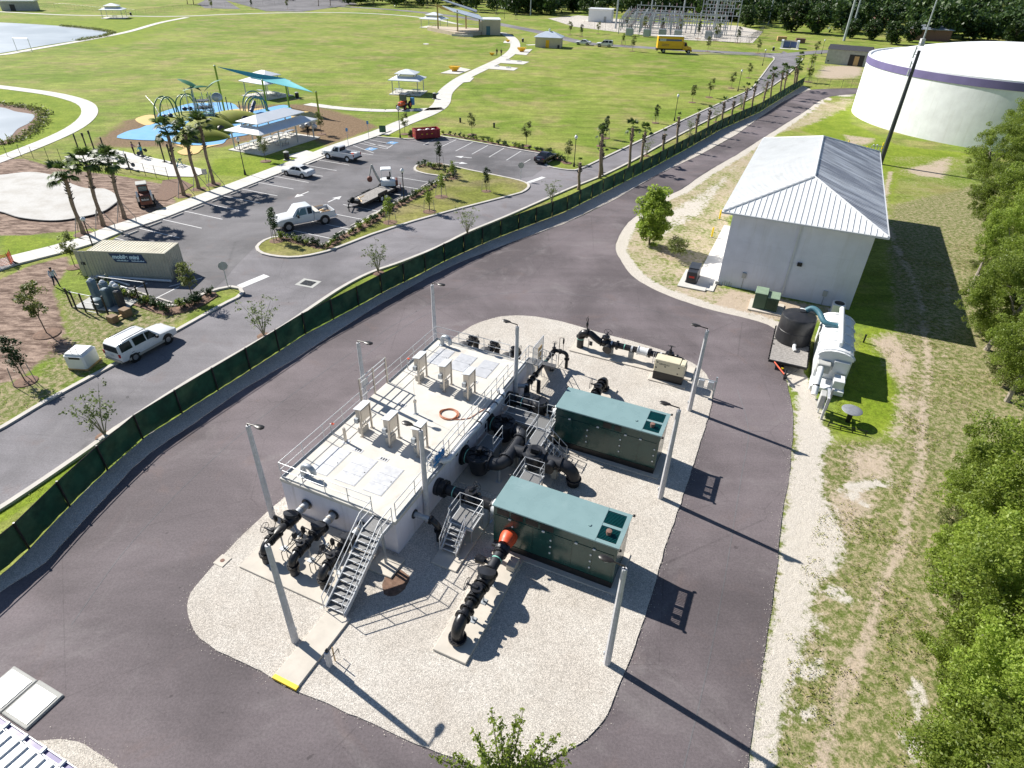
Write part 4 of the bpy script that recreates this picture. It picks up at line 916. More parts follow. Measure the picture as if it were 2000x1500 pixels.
# --- small far pipe
t = PT('sample_pipe', 'slim black pipe with a bend beside the far tank staircase', 'small pipe', 7.6, 15.35, .05); k = PK(t); z = 1.3; n = (0,1,0)
k.pipe((-.43,-.5,z),(.2,-.2,z),.15,'galv'); k.pipe((.15,-.4,z),(.15,5.0,z),.13); k.pipe((.15,-.2,z+.1),(.15,-.2,.3),.2); k.pipe((.45,-.9,.3),(.45,-.9,1.1),.22,'pipe_dark')
for y in (.35,.8,1.3): k.flange((.15,y,z),n,.22,.08,8)
k.band((.15,3.2,z),n,.13); k.flange((.15,4.4,z),n,.21,.08,8); k.valve((.15,4.85,z),n,.13,(-.3,1,.3),.16,.25); k.pipe((.15,5.0,z),(.85,5.0,z),.14); k.flange((.6,5.0,z),(1,0,0),.2,.08,8)
k.elbow((.85,5.0,z),(1.15,5.0,z),(1.15,5.0,z-.3),.14); k.pipe((1.15,5.0,z-.28),(1.15,5.0,-.03),.12); k.flange((1.15,5.0,.8),(0,0,1),.2,.08,8); k.pipe((.5,1.1,0),(.5,1.1,1.0),.14,'pipe_dark'); k.support(.3,4.2,z-.1,.03)
part('air_valve', MB().tube([(.5,5.0,.05),(.5,5.0,2.45),(.8,5.0,2.5)],.025,6).rod((.8,5.0,2.0),(0,0,1),[(0,.03),(.1,.07),(.35,.07),(.5,.03)],8).tube([(.8,5.0,1.4),(.8,5.0,2.0)],.02,6), 'pipe_black', t)
# --- valve platforms
def platform(lab, u0, u1, v0, v1, z, sides, stair_dir=None):
    t = PT('valve_platform', lab, 'valve platform', u0, v0, .1, 'grated valve platforms beside the tank'); a, b = u1-u0, v1-v0
    part('floor_grating', MB().box(0,a,0,b,z-.04,z), 'grating', t)
    part('floor_frame', MB().box(0,a,0,.05,z-.16,z+.01).box(0,a,b-.05,b,z-.16,z+.01).box(0,.05,.05,b-.05,z-.16,z+.01).box(a-.05,a,.05,b-.05,z-.16,z+.01), 'alu', t)
    for x in (.06,a-.06):
        for y in (.06,b-.06): part('leg', MB().box(x-.04,x+.04,y-.04,y+.04,0,z-.16).box(x-.1,x+.1,y-.1,y+.1,0,.02), 'galv', t)
    for s in sides:
        pts = [(p[0]*a, p[1]*b, z) for p in s]; rail(t, pts, pts, 1.0)
    return t
platform('small valve platform with short stairs between the tank and the nearer enclosure', 8.95, 10.3, 2.15, 3.4, 1.05, [((0,0),(0,1),(1,1),(1,0))])
stair('short_stairs', 'short aluminium stairs leading up to the small valve platform', 9.1, 9.95, 1.1, 2.12, 1.12, 5, 0, z0=.15, cat='stairs')
platform('wide grated platform at the far inlet valve beside the tank wall', 7.6, 10.9, 11.35, 12.6, 1.15, [((0,0),(0,1),(.62,1)),((0,.0),(.72,0)),((1,.15),(1,1),(.8,1))])
platform('narrow grated walkway beside the black manifold branch', 10.1, 11.0, 9.55, 11.3, 1.15, [((0,0),(0,1)),((1,.45),(1,1))])
platform('grated platform between the manifold and the nearer green enclosure', 10.9, 12.1, 5.9, 7.5, 1.05, [((0,0),(0,1),(1,1),(1,.6))])
platform('narrow grated platform against the tank wall between the two manifold valves', 7.55, 8.6, 8.1, 9.4, 1.15, [((1,0),(1,1)),((0,0),(0,1))])
stair('short_stairs', 'short aluminium stairs beside the corner of the farther green enclosure', 0, .85, 0, 1.1, 1.15, 5, 0, z0=.1, cat='stairs', rz=math.pi/2, origin=(12.2,9.75))
# --- green pump enclosures
def enclosure(lab, u, v, vents, holes):
    t = PT('pump_enclosure', lab, 'pump enclosure', u, v, .1); L, Wd, H = 6.4, 2.215, 2.94
    part('skid', MB().box(.02,L-.02,.0,Wd,0,.42), 'black_paint', t)
    part('housing', MB().box(0,5.2,.02,Wd-.02,.42,H-.05).box(5.2,L,.02,.08,.42,H-.05).box(5.2,L,Wd-.08,Wd-.02,.42,H-.05).box(L-.06,L,.08,Wd-.08,.42,2.42).box(5.2,L-.06,.08,Wd-.08,.42,.5), 'enc_side', t)
    rf = part('roof', MB().bbox(-.06,5.3,-.07,Wd+.07,H-.05,H+.03,.02).box(5.3,L+.06,-.07,.14,H-.05,H+.028).box(5.3,L+.06,1.02,1.2,H-.05,H+.028).box(5.3,L+.06,2.08,Wd+.07,H-.05,H+.028).box(6.24,L+.06,.14,1.02,H-.05,H+.028).box(6.24,L+.06,1.2,2.08,H-.05,H+.028), 'enc_roof', t)
    part('radiator', MB().box(5.22,5.3,.1,Wd-.1,.55,2.8), 'enc_dark', t)
    bar = MB().box(5.3,6.24,0,.016,H-.10,H+.01).mesh('grille_bar','enc_dark')
    for y0 in (.14,1.2):
        for k in range(1,10): part('grille_bar', bar, 'enc_dark', rf, (0,y0+k*.088,0))
    part('roof_cap', MB().rod((4.75,.75,H+.03),(0,0,1),[(0,.09),(.04,.09)],12), 'enc_roof', rf)
    part('exhaust', MB().rod((5.75,.6,2.6),(0,0,1),[(0,.1),(.45,.1),(.46,.14),(.6,.14),(.62,.06)],12), 'brick_red', rf)
    for i in range(6):
        x0 = .12+i*1.03; d = part('door_panel', MB().box(x0,x0+.99,-.005,.02,.5,2.3), 'enc_side', t)
        for z in (.95,1.4,1.85):
            if i % 2 == holes: part('latch', MB().rod((x0+.93,-.005,z),(0,-1,0),[(0,.05),(.03,.05)],10), 'plastic_white', d)
    for x0,x1 in vents: part('side_louvre', MB().box(x0,x1,-.005,.02,2.4,2.78), 'black_paint', t)
    for x in (.9,2.7,4.4,5.3): part('seam_light', MB().box(x-.07,x+.07,-.05,0,2.26,2.34), 'plastic_white', t)
    for x,y in ((-.12,-.1),(-.12,Wd+.1),(L+.12,-.1),(L+.12,Wd+.1)): part('corner_lifting_eye', MB().ball((x,y,H-.02),(.08,.08,.07),10,6), 'bronze', t)
    for y in (.03,Wd-.11): part('corner_post', MB().box(L-.08,L,y,y+.08,2.42,H-.05), 'enc_side', t)
    return t
enclosure('dark green pump enclosure nearest the camera, pale green roof, red coupling at its side', 11.3, 2.59, ((.2,.85),(.95,1.6),(1.75,2.4),(2.5,3.2)), 0)
enclosure('dark green pump enclosure farther from the camera, next to the black manifold', 11.15, 11.61, ((3.0,3.5),(3.7,4.1)), 1)
# --- generator
t = PT('generator', 'small beige and black standby generator on the far right of the gravel', 'generator', 14.95, 21.75, .16); 
part('base', MB().box(0,2.15,0,.85,0,.68), 'black_paint', t); part('housing', MB().bbox(-.01,2.16,-.01,.86,.68,1.62,.04), 'beige_gen', t)
part('lid', MB().bbox(.0,1.78,-.02,.87,1.6,1.68,.03), 'beige_gen', t); part('vent_box', MB().bbox(1.85,2.14,.05,.8,1.58,1.66), 'beige_gen', t)
part('lettering', text_mesh('GENERAC', .17, .004), 'black_paint', t, rot=(math.pi/2,0,0), loc=(.32,-.015,1.3)).data.materials.append(MT['black_paint'])
for x,z in ((.15,1.0),(.78,1.2),(1.75,1.35),(1.72,.85),(.2,1.45)): part('latch', MB().cbox((x,-.02,z),(.1,.03,.07)), 'black_paint', t)
t = PT('electrical_rack', 'galvanised rack with two grey boxes behind the right light pole', 'electrical rack', 17.9, 21.4, .05)
for x in (0,1.5): part('post', MB().box(x-.06,x+.06,-.06,.06,0,1.7), 'galv', t)
part('strut', MB().box(-.1,1.6,-.1,-.06,1.35,1.4).box(-.1,1.6,-.1,-.06,.7,.75), 'galv', t)
for x in (.35,1.0): part('switch_box', MB().bbox(x,x+.4,-.3,-.1,.75,1.35), 'galv', t)
# ================================================================ BUILDINGS AND LARGE STRUCTURES
def roof_face(parent, o, es, et, n, s0, s1, tmax, w, mat, brk=(), seam=.05, name='roof_panel'):
    """standing seam panels on a sloping face; tmax(s) = length up the slope at s"""
    o, es, et, n = [Vector(q) for q in (o, es, et, n)]
    k = max(1, round((s1-s0)/w)); w = (s1-s0)/k
    P = lambda s, t, h: o+es*s+et*t+n*h
    for i in range(k):
        a, b = s0+i*w, s0+(i+1)*w
        top = [a]+[q for q in brk if a < q < b]+[b]
        pr = [(a, 0), (b, 0)]+[(s, tmax(s)) for s in reversed(top) if tmax(s) > 1e-3]
        m = MB(); N = len(pr)
        m.add([P(s,t,0) for s,t in pr]+[P(s,t,.035) for s,t in pr], [tuple(range(N-1,-1,-1)), tuple(range(N,2*N))]+[(j,(j+1)%N,N+(j+1)%N,N+j) for j in range(N)])
        ta = tmax(a)
        if ta > .1:
            q = [P(a-.018,0,.035),P(a+.018,0,.035),P(a+.018,ta,.035),P(a-.018,ta,.035),P(a-.018,0,.035+seam),P(a+.018,0,.035+seam),P(a+.018,ta,.035+seam),P(a-.018,ta,.035+seam)]
            m.add(q, [(4,5,6,7),(0,1,5,4),(1,2,6,5),(3,0,4,7),(2,3,7,6)])
        part(name, m, mat, parent)
# --- pump house
BX, BY, BYAW = 18.377, 54.811, -0.4179; BW, BL, BE, BR = 13.21, 31.0, 7.16, 9.45; OV = .8
H = thing('pump_house', 'tall windowless white block building with a ribbed metal hip roof', 'building', (BX,BY,0), BYAW)
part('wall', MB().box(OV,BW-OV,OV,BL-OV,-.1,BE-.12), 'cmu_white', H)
m = MB()
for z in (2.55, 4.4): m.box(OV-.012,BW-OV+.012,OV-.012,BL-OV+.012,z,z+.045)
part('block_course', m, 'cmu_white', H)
part('soffit', MB().box(.05,BW-.05,.05,BL-.05,BE-.115,BE-.06), 'white_paint', H)
RS = BR-BE; HB = BW/2; sl = math.hypot(HB, RS); cs_, sn_ = HB/sl, RS/sl
tri = lambda W_: (lambda s: sl*min(s, W_-s)/HB)
roof = part('roof', MB().add([(0,0,BE-.06),(BW,0,BE-.06),(BW,BL,BE-.06),(0,BL,BE-.06),(HB,HB,BR-.03),(HB,BL-HB,BR-.03)],[(0,1,4),(1,2,5,4),(2,3,5),(3,0,4,5),(3,2,1,0)]), 'roof_grey', H)
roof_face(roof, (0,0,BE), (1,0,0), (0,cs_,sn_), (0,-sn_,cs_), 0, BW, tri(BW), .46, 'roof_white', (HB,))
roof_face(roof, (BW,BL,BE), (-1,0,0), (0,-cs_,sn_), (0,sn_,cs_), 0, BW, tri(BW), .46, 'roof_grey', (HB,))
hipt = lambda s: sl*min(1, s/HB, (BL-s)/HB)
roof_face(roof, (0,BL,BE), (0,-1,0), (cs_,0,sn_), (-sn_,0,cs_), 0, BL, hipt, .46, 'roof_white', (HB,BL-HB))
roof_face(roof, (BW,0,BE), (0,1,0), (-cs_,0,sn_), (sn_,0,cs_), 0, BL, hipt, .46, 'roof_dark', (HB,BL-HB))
for a, b in (((0,0,BE),(HB,HB,BR)),((BW,0,BE),(HB,HB,BR)),((HB,HB,BR),(HB,BL-HB,BR)),((0,BL,BE),(HB,BL-HB,BR)),((BW,BL,BE),(HB,BL-HB,BR))):
    A, B = Vector(a)+Vector((0,0,.06)), Vector(b)+Vector((0,0,.06)); part('ridge_cap', MB().tube([A,B],.1,6), 'gutter', roof)
for x0,x1,y0,y1 in ((-.12,BW+.12,-.14,0),(-.12,BW+.12,BL,BL+.14),(-.14,0,0,BL),(BW,BW+.14,0,BL)): part('gutter', MB().box(x0,x1,y0,y1,BE-.14,BE+.02), 'gutter', roof)
dp = part('down_pipe', MB().box(BW/2-.08,BW/2+.08,OV-.13,OV-.01,.1,BE-.15), 'gutter', H)
for z in (.8,3.3,5.6): part('pipe_clip', MB().box(BW/2-.12,BW/2+.12,OV-.14,OV-.005,z,z+.06), 'gutter', dp)
part('wall_light', MB().bbox(BW/2+.55,BW/2+.95,OV-.22,OV-.003,3.2,3.5), 'black_paint', H)
for x,z in ((3.0,1.1),(10.1,.85)): 
    b = part('meter_box', MB().bbox(x-.18,x+.18,OV-.16,OV-.003,z,z+.5), 'conc_grey', H); part('conduit', MB().tube([(x,OV-.06,.0),(x,OV-.06,z)],.03,6), 'galv', b)
m = MB()
for k in range(5): m.tube([(1.25+k*.2,OV-.05,.0),(1.25+k*.2,OV-.05,.35+.1*(k%2))],.022,6)
part('conduit_stubs', m, 'conc_grey', H, kind='stuff')
part('footing_step', MB().box(.6,.9,OV-.25,OV-.02,-.05,.3), 'conc_grey', H)
struct('concrete_walk', MB().box(-1.25,.75,-1.2,17.5,-.03,.05), 'walk_conc', loc=(BX,BY,0), rz=BYAW)
def bollard(lab, x, y, h=1.15, group='yellow bollards', first=[None]):
    if first[0]: return dup(first[0], (x,y,0), 0, lab, group)
    t = thing('bollard', lab, 'bollard', (x,y,0), 0, group); part('post', MB().rod((0,0,-.02),(0,0,1),[(0,.1),(h-.06,.1),(h,.06)],12), 'yellow_paint', t); part('base', MB().rod((0,0,0),(0,0,1),[(0,.16),(.04,.16)],12), 'conc_grey', t)
    first[0] = t; return t
for (px,py),l in (((1390,463),'nearer yellow bollard at the side walk of the white block building'),((1405,428),'farther yellow bollard at the side walk of the white block building'),((1655,287),'yellow bollard behind the ribbed roof, nearest the meters'),((1620,283),'yellow bollard behind the ribbed roof, farthest left'),((1690,300),'yellow bollard half hidden by the ribbed roof corner and the dark mast'),((1722,292),'yellow bollard just behind the base of the dark mast')):
    g = G(px,py); bollard(l, g[0], g[1])
t = thing('gas_meter', 'cluster of small grey pipes and gauges between yellow bollards', 'pipe meter', G(1708,294)); 
for x in (-.7,-.2,.3,.8): part('riser', MB().tube([(x,0,0),(x,0,.7),(x+.4,0,.7)],.06,8), 'galv', t)
for x in (-.4,.2): part('gauge', MB().ball((x,0,.85),(.16,.12,.16),10,6), 'alu', t)
# --- small plant by the building
def bloc(x,y,z=0): 
    c, s = math.cos(BYAW), math.sin(BYAW); return (BX+x*c-y*s, BY+x*s+y*c, z)
q = F(13.2,38.6)
struct('waste_pad', MB().box(0,2.6,0,4.2,-.02,.08), 'walk_conc', loc=q, rz=YAW)
t = thing('standby_generator', 'dark grey boxed unit on a pale pad beside the side walk', 'generator', F(13.75,39.6,.08), YAW)
part('body', MB().bbox(0,.95,0,2.3,0,1.15,.05), 'pipe_dark', t); part('hood', MB().bbox(-.03,.98,.75,2.33,1.15,1.25,.03), 'steel_pole', t); part('sign', MB().box(.25,.75,-.02,0,.55,.75), 'lamp_red', t); part('grille', MB().box(.1,.85,-.015,0,.12,.45), 'black_paint', t)
part('skid', MB().box(-.08,1.03,.1,2.2,-.02,.02), 'black_paint', t)
t = thing('transformer', 'green utility transformer box with paler green lids by the white wall', 'transformer', F(20.2,37.0,.05), YAW)
part('pad', MB().box(-.3,2.6,-.4,2.0,-.1,.06), 'slab_conc', t)
part('cabinet', MB().bbox(0,1.05,0,1.45,.06,1.5,.03), 'green_box', t); part('tank', MB().bbox(1.05,2.05,.05,1.5,.06,1.25,.03), 'green_box', t)
part('lid', MB().bbox(-.03,1.04,-.03,1.48,1.5,1.56,.02), 'green_box_top', t); part('lid', MB().bbox(1.07,2.08,-.0,1.53,1.25,1.31,.02), 'green_box_top', t)
m = MB()
for k in range(9): m.box(1.12+k*.1,1.15+k*.1,-.08,.05,.2,1.15)
part('cooling_fins', m, 'green_box', t, kind='stuff')
t = thing('air_conditioner', 'beige outdoor air conditioner with a round top fan against the white wall', 'air conditioner', F(26.6,38.9,.05), YAW)
part('body', MB().bbox(0,1.05,0,1.05,0,1.0,.06), 'roof_white', t); part('fan_guard', MB().rod((.52,.52,1.0),(0,0,1),[(0,.42),(.02,.42),(.021,.36),(.03,.36)],20), 'black_paint', t); part('pad', MB().box(-.15,1.2,-.15,1.2,-.05,.0), 'slab_conc', t)
# --- trailer with black tank
t = thing('flatbed_trailer', 'black flat trailer with a grey plank deck under the big black tank', 'trailer', F(22.45,27.4,0), YAW); W_, L_ = 2.75, 6.0
part('frame', MB().box(0,W_,0,L_,.5,.66), 'black_paint', t)
for k in range(21): part('plank', MB().box(.06,W_-.06,.08+k*.28,.08+k*.28+.265,.66,.70), 'wood_grey', t)
m = MB()
for k in range(14):
    for x in (-.05, W_): m.box(x,x+.05,.2+k*.42,.28+k*.42,.6,.75)
part('stake_pocket', m, 'black_paint', t, kind='stuff')
part('tongue', MB().tube([(.5,0,.5),(W_/2,-1.55,.48)],.06,6).tube([(W_-.5,0,.5),(W_/2,-1.55,.48)],.06,6), 'black_paint', t)
part('coupler', MB().box(W_/2-.12,W_/2+.12,-1.85,-1.5,.4,.56).tube([(W_/2,-1.3,0),(W_/2,-1.3,.9)],.05,8), 'black_paint', t)
part('striped_chain', MB().tube([(.45,-.05,.62),(W_/2-.1,-1.4,.55)],.05,6), 'red_rubber', t); part('light', MB().box(1.0,1.15,-.7,-.6,.5,.6), 'yellow_paint', t)
for y in (2.6,3.5):
    for x in (-.02, W_-.22): part('wheel', MB().rod((x,y,.36),(1,0,0),[(0,.3),(.03,.36),(.21,.36),(.24,.3)],16), 'rubber', t)
t = thing('water_tank', 'large round black plastic tank with a conical top on the plank trailer', 'plastic tank', F(23.85,31.4,.7), YAW)
part('shell', MB().rod((0,0,0),(0,0,1),[(0,1.28),(.04,1.32),(1.05,1.32),(1.07,1.30),(1.10,1.30),(1.12,1.32),(2.1,1.3),(2.2,1.24),(2.42,.4),(2.43,.25)],40), 'tank_black', t)
part('manhole', MB().rod((.1,.35,2.38),(0,0,1),[(0,.28),(.1,.28),(.12,.2)],18), 'tank_black', t); part('white_cap', MB().rod((.15,.75,2.2),(.1,.1,1),[(0,.24),(.2,.26),(.24,.1)],14), 'plastic_white', t)
part('outlet', MB().tube([(.2,-1.3,.25),(.2,-1.75,.25),(.3,-1.9,.1)],.13,10), 'plastic_white', t)
t = thing('suction_hose', 'thick blue-grey ribbed hose from the black tank top to the white unit', 'hose', F(23.85,31.4,.7), YAW)
hp = catmull([(.35,.55,2.45),(.75,.6,2.7),(1.25,.3,2.62),(1.75,-.35,2.25),(2.3,-.45,2.15),(2.75,-.45,2.15)],7)
part('hose', MB().tube(hp,[.2+.014*(i%2) for i in range(len(hp))],12), 'hose_blue', t)
# --- white odour-control unit
t = thing('treatment_unit', 'big white vaulted fibreglass unit with roof pipes beside the black tank', 'treatment unit', F(25.6,27.0,0), YAW)
part('body', MB().bbox(0,2.25,0,6.5,.15,2.25,.06), 'plastic_white', t)
m = MB()
for k in range(9):
    pass
vs = []; fs = []
for j in range(2):
    for i in range(9): a = math.pi*i/8; vs.append((1.125-1.2*math.cos(a), -.06+6.62*j, 2.22+.55*math.sin(a)))
fs = [(i,i+1,9+i+1,9+i) for i in range(8)]+[tuple(range(8,-1,-1)), tuple(range(9,18))]
part('vault', MB().add(vs,[tuple(reversed(f)) for f in fs[:8]]+fs[8:]), 'plastic_white', t)
for k in range(5): part('rib', MB().tube([(1.125-1.24*math.cos(a), .2+k*1.5, 2.22+.58*math.sin(a)) for a in np.linspace(0,math.pi,13)],.05,8), 'plastic_white', t)
part('roof_pipe', MB().tube([(1.2,.9,2.6),(1.2,.9,3.05),(1.2,1.1,3.1),(1.2,6.4,3.1),(1.2,6.7,3.1)],.19,14), 'plastic_white', t)
for k in range(5): part('hatch', MB().rod((1.75,1.2+k*1.05,2.55),(.5,0,1),[(0,.2),(.1,.2),(.12,.12)],14), 'plastic_white', t)
part('front_tray', MB().bbox(-.05,2.2,-1.5,-.03,.1,.45,.03), 'plastic_white', t); part('blower_box', MB().bbox(1.35,2.1,-1.3,-.3,.45,1.15,.04), 'plastic_white', t)
part('control_box', MB().bbox(1.1,2.15,-.22,-.02,1.2,2.1,.03), 'roof_white', t)
part('duct', MB().tube([(.35,-.3,1.6),(.35,-.9,1.5),(.32,-1.5,1.15),(.3,-2.1,.7),(.3,-2.5,.35)],.22,14), 'plastic_white', t); part('duct_band', MB().rod((.3,-1.95,.82),(0,-.8,-.6),[(0,.24),(.09,.24)],16), 'black_paint', t)
part('duct_box', MB().bbox(.05,.95,-.7,-.03,1.2,1.9,.05), 'conc_grey', t)
t = thing('meter_cabinet', 'grey electrical boxes on a white post frame below the white unit', 'electrical panel', F(26.45,22.2,0), YAW)
for x in (.1,.35): part('post', MB().box(x-.07,x+.07,(0 if x < .2 else 1.3)-.07,(0 if x < .2 else 1.3)+.07,0,1.75), 'pole_conc', t)
part('box', MB().bbox(-.35,.0,.35,1.15,.55,1.6,.03), 'conc_grey', t); part('strut', MB().box(.02,.18,.0,1.35,1.62,1.7).box(.02,.12,.05,1.35,.5,.58), 'alu', t); part('conduit', MB().tube([(-.15,.7,0),(-.15,.7,.55)],.05,8), 'alu', t)
t = thing('disc_table', 'round grey disc on a dark stem standing on the grass', 'round disc', F(28.2,22.7,0), YAW)
part('disc', MB().rod((0,0,.92),(0,0,1),[(0,.62),(.04,.66),(.07,.62),(.09,.2)],28), 'galv_dark' if 'galv_dark' in MT else 'sub_plum', t); part('stem', MB().box(-.14,.14,-.14,.14,0,.92), 'black_paint', t)
t = thing('hatch_rail', 'low dark metal rail lying along the grass behind the disc', 'metal rail', F(27.0,21.5,0), YAW+.0)
part('rail', MB().tube([(0,0,.3),(2.3,.1,.3)],.035,6).tube([(0,0,.1),(2.3,.1,.1)],.03,6), 'black_paint', t)
for x in (0,.75,1.5,2.3): part('post', MB().tube([(x,x*.04,0),(x,x*.04,.35)],.035,6), 'black_paint', t)
t = thing('marker_post', 'short black marker post on the bright grass by the white unit', 'marker post', F(29.3,35.0,0), YAW); part('post', MB().rod((0,0,0),(0,0,1),[(0,.07),(.65,.07),(.68,.04)],10), 'black_paint', t); part('cap', MB().rod((0,0,.66),(0,0,1),[(0,.085),(.05,.085)],10), 'black_paint', t)
# --- big water tank
TX, TY, TR, TH = 95.5, 133.2, 27.0, 10.3
t = thing('storage_tank', 'huge round white water tank with a purple band and domed roof', 'water tank', (TX,TY,0))
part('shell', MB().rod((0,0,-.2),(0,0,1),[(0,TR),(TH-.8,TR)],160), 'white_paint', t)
part('band', MB().rod((0,0,TH-1.0),(0,0,1),[(0,TR+.001),(.01,TR+.12),(1.2,TR+.12),(1.21,TR-.6)],160), 'purple', t)
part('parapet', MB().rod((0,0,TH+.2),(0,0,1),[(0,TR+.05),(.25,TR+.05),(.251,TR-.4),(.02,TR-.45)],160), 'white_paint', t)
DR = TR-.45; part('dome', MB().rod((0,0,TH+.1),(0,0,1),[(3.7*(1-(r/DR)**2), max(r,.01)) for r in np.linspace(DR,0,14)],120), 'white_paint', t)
vt = part('roof_vent', MB().rod((2.5,2.0,TH+3.6),(0,0,1),[(0,.8),(.6,.8),(.61,1.5),(.95,1.5),(1.1,.9)],24), 'plastic_white', t)
# --- mast
g = G(1719,320)
t = thing('steel_mast', 'tall dark tapered steel mast rising behind the ribbed metal roof', 'mast', g)
part('pole', MB().rod((0,0,0),(0,0,1),[(0,.36),(15.6,.22),(15.7,.22)],12), 'steel_pole', t); part('collar', MB().rod((0,0,16.3),(0,0,1),[(0,.4),(.35,.4)],8), 'galv', t)
part('antenna_mast', MB().tube([(0,0,16.5),(0,0,24.0)],[.12,.08],8), 'galv', t)
for z,dx in ((15.9,-.5),(15.2,-.55),(14.0,-.5),(12.9,-.45)): part('antenna', MB().box(dx-.12,dx+.02,-.1,.1,z-.5,z+.35).tube([(dx,0,z),(0,0,z)],.04,6), 'galv', t)
part('top_box', MB().bbox(-.3,.25,-.25,.25,16.65,17.2), 'pole_conc', t)
# --- bottom-left metal roof corner
c0 = np.array([-15.3,9.93]); d1 = np.array([.915,-.403]); 
t = thing('canopy_roof', 'white ribbed metal roof corner with purple trim at the lower left of the view', 'metal roof', (c0[0],c0[1],0), math.atan2(d1[1],d1[0]))
rt = part('roof', MB().box(-6,2.6,-6,0,3.42,3.5), 'roof_white', t)
roof_face(rt, (-6,-.06,3.5), (1,0,0), (0,-1,.08), (0,.08,1), 0, 8.6, lambda s: 5.9, .43, 'roof_white', (), .07)
part('gutter', MB().box(-6,2.7,.0,.16,3.3,3.5), 'purple', t); 
for x0 in (-.02,.16): part('trim', MB().box(-6,2.72,x0,x0+.035,3.28,3.56), 'plastic_white', t)
m = MB()
for k in range(9): m.box(-5.6+k*.95,-5.5+k*.95,-.02,.2,3.5,3.6)
part('gutter_strap', m, 'plastic_white', t, kind='stuff')
for x in (-3.5,1.5): part('column', MB().box(x-.08,x+.08,-.7,-.54,0,3.42), 'plastic_white', t)
# --- hatch pad lower left
t = thing('hatch_pad', 'pair of white access hatches in a concrete frame on the asphalt', 'access hatch', F(-4.22,-13.68,0), YAW)
for k in range(2):
    x0 = k*1.56; f_ = part('frame', MB().bbox(x0,x0+1.52,0,1.55 if k else 1.5,0,.1,.03), 'conc_grey', t)
    for j in range(2): part('hatch_leaf', MB().box(x0+.14+j*.63,x0+.75+j*.63,.13,1.36,.1,.13), 'roof_white', f_)
# --- fences
def fence(lab, pts, h, bay, fab='green', name='screen_fence', cat='fence', posth=0.0):
    P = resample(pts, bay); t = thing(name, lab, cat, (P[0][0],P[0][1],0)); o = P[0]
    for i, p in enumerate(P):
        q = p-o; part('post', MB().tube([(0,0,0),(0,0,h+.06+posth)],.06 if fab == 'green' else .04,7), 'black_paint' if fab == 'green' else 'mesh_wire', t, (q[0],q[1],0))
    for i, (a, b) in enumerate(zip(P[:-1], P[1:])):
        a = a-o; b = b-o; d = b-a; nrm = np.array([-d[1],d[0]])/np.linalg.norm(d)
        if fab == 'green':
            vs = []; fs = []
            for x in range(9):
                for y in range(6):
                    u, v = x/8, y/5; w = .11*math.sin(math.pi*u)*math.sin(math.pi*v)*math.sin(i*2.3+4*v)+.035*math.sin(u*17+i*1.7+v*7)*(1-v*.4)+.07
                    vs.append((a[0]+d[0]*u+nrm[0]*w, a[1]+d[1]*u+nrm[1]*w, .05+v*(h-.06)-.05*math.sin(math.pi*u)*v+.01*math.sin(u*30+i)*v))
            for x in range(8):
                for y in range(5): fs.append((x*6+y,(x+1)*6+y,(x+1)*6+y+1,x*6+y+1))
            part('fabric_panel', MB().add(vs,fs,True), 'fence_green', t)
        else:
            m = MB(); k = 10
            for j in range(-4, k*1):
                for s in (1,-1):
                    u0, u1 = (j/k, (j+4)/k) if s > 0 else ((j+4)/k, j/k); v0, v1 = 0., 1.
                    lo, hi = (u0,u1)
                    if min(lo,hi) < 0 or max(lo,hi) > 1: continue
                    m.tube([(a[0]+d[0]*u0,a[1]+d[1]*u0,.05),(a[0]+d[0]*u1,a[1]+d[1]*u1,h)],.012,3,False)
            part('wire_mesh', m, 'mesh_wire', t)
        part('top_rail', MB().tube([(a[0],a[1],h),(b[0],b[1],h)],.03,6), 'black_paint', t)
    return t
tt = NT('fence_green'); cc = tt.co(); nn = tt.noise(1.2,5,cc); f_ = tt.rng(nn,.3,.7,.7,1.3)
tt.bump(tt.noise(30,2,cc),.2,.01); tt.fin(tt.mul(tt.mix(tt.rng(tt.noise(.45,5,cc),.42,.62,0,.8),(.010,.052,.030),(.045,.095,.05)), f_),.75,0,.25); MT['fence_green'] = tt.m
fence('long dark green screen fence between the public road and the plant road', fb, 1.85, 3.0)
fence('low wire fence joining the end of the green screen fence to the water tank', [G(x,y)[:2] for x,y in [(1568,167),(1600,170),(1640,172),(1680,170)]], 1.9, 3.2, 'wire', 'wire_fence')
fence('long wire fence around the ball field at the top left', [G(x,y)[:2] for x,y in [(5,16),(120,16),(200,24),(270,29),(330,22),(400,15),(560,10)]], 2.0, 7, 'wire', 'wire_fence')
# --- far small buildings
def hip_house(name, lab, cat, p, rz, L, W, h, rh, wall, roofm, ov=.5):
    t = thing(name, lab, cat, p, rz); part('wall', MB().box(-L/2,L/2,-W/2,W/2,-.1,h), wall, t)
    a, b = L/2+ov, W/2+ov; r = max(.05, a-b)
    part('roof', MB().add([(-a,-b,h),(a,-b,h),(a,b,h),(-a,b,h),(-a,-b,h+.12),(a,-b,h+.12),(a,b,h+.12),(-a,b,h+.12),(-r,0,h+rh),(r,0,h+rh)],[(3,2,1,0),(0,1,5,4),(1,2,6,5),(2,3,7,6),(3,0,4,7),(4,5,9,8),(5,6,9),(6,7,8,9),(7,4,8)]), roofm, t); return t
g = (G(1042,92)+G(1093,95))/2; c_ = Vector(g)+Vector((.9,3.2,0))
t = hip_house('restroom_building', 'small tan restroom building with a pale hip roof and yellow door', 'building', c_, -.18, 8.6, 6.0, 3.0, 1.7, 'stucco', 'shelter_blue')
part('door', MB().box(-.7,.5,-3.05,-2.99,0,2.3), 'truck_yellow', t); part('fountain', MB().box(3.4,4.0,-3.4,-3.0,0,1.0), 'pipe_dark', t)
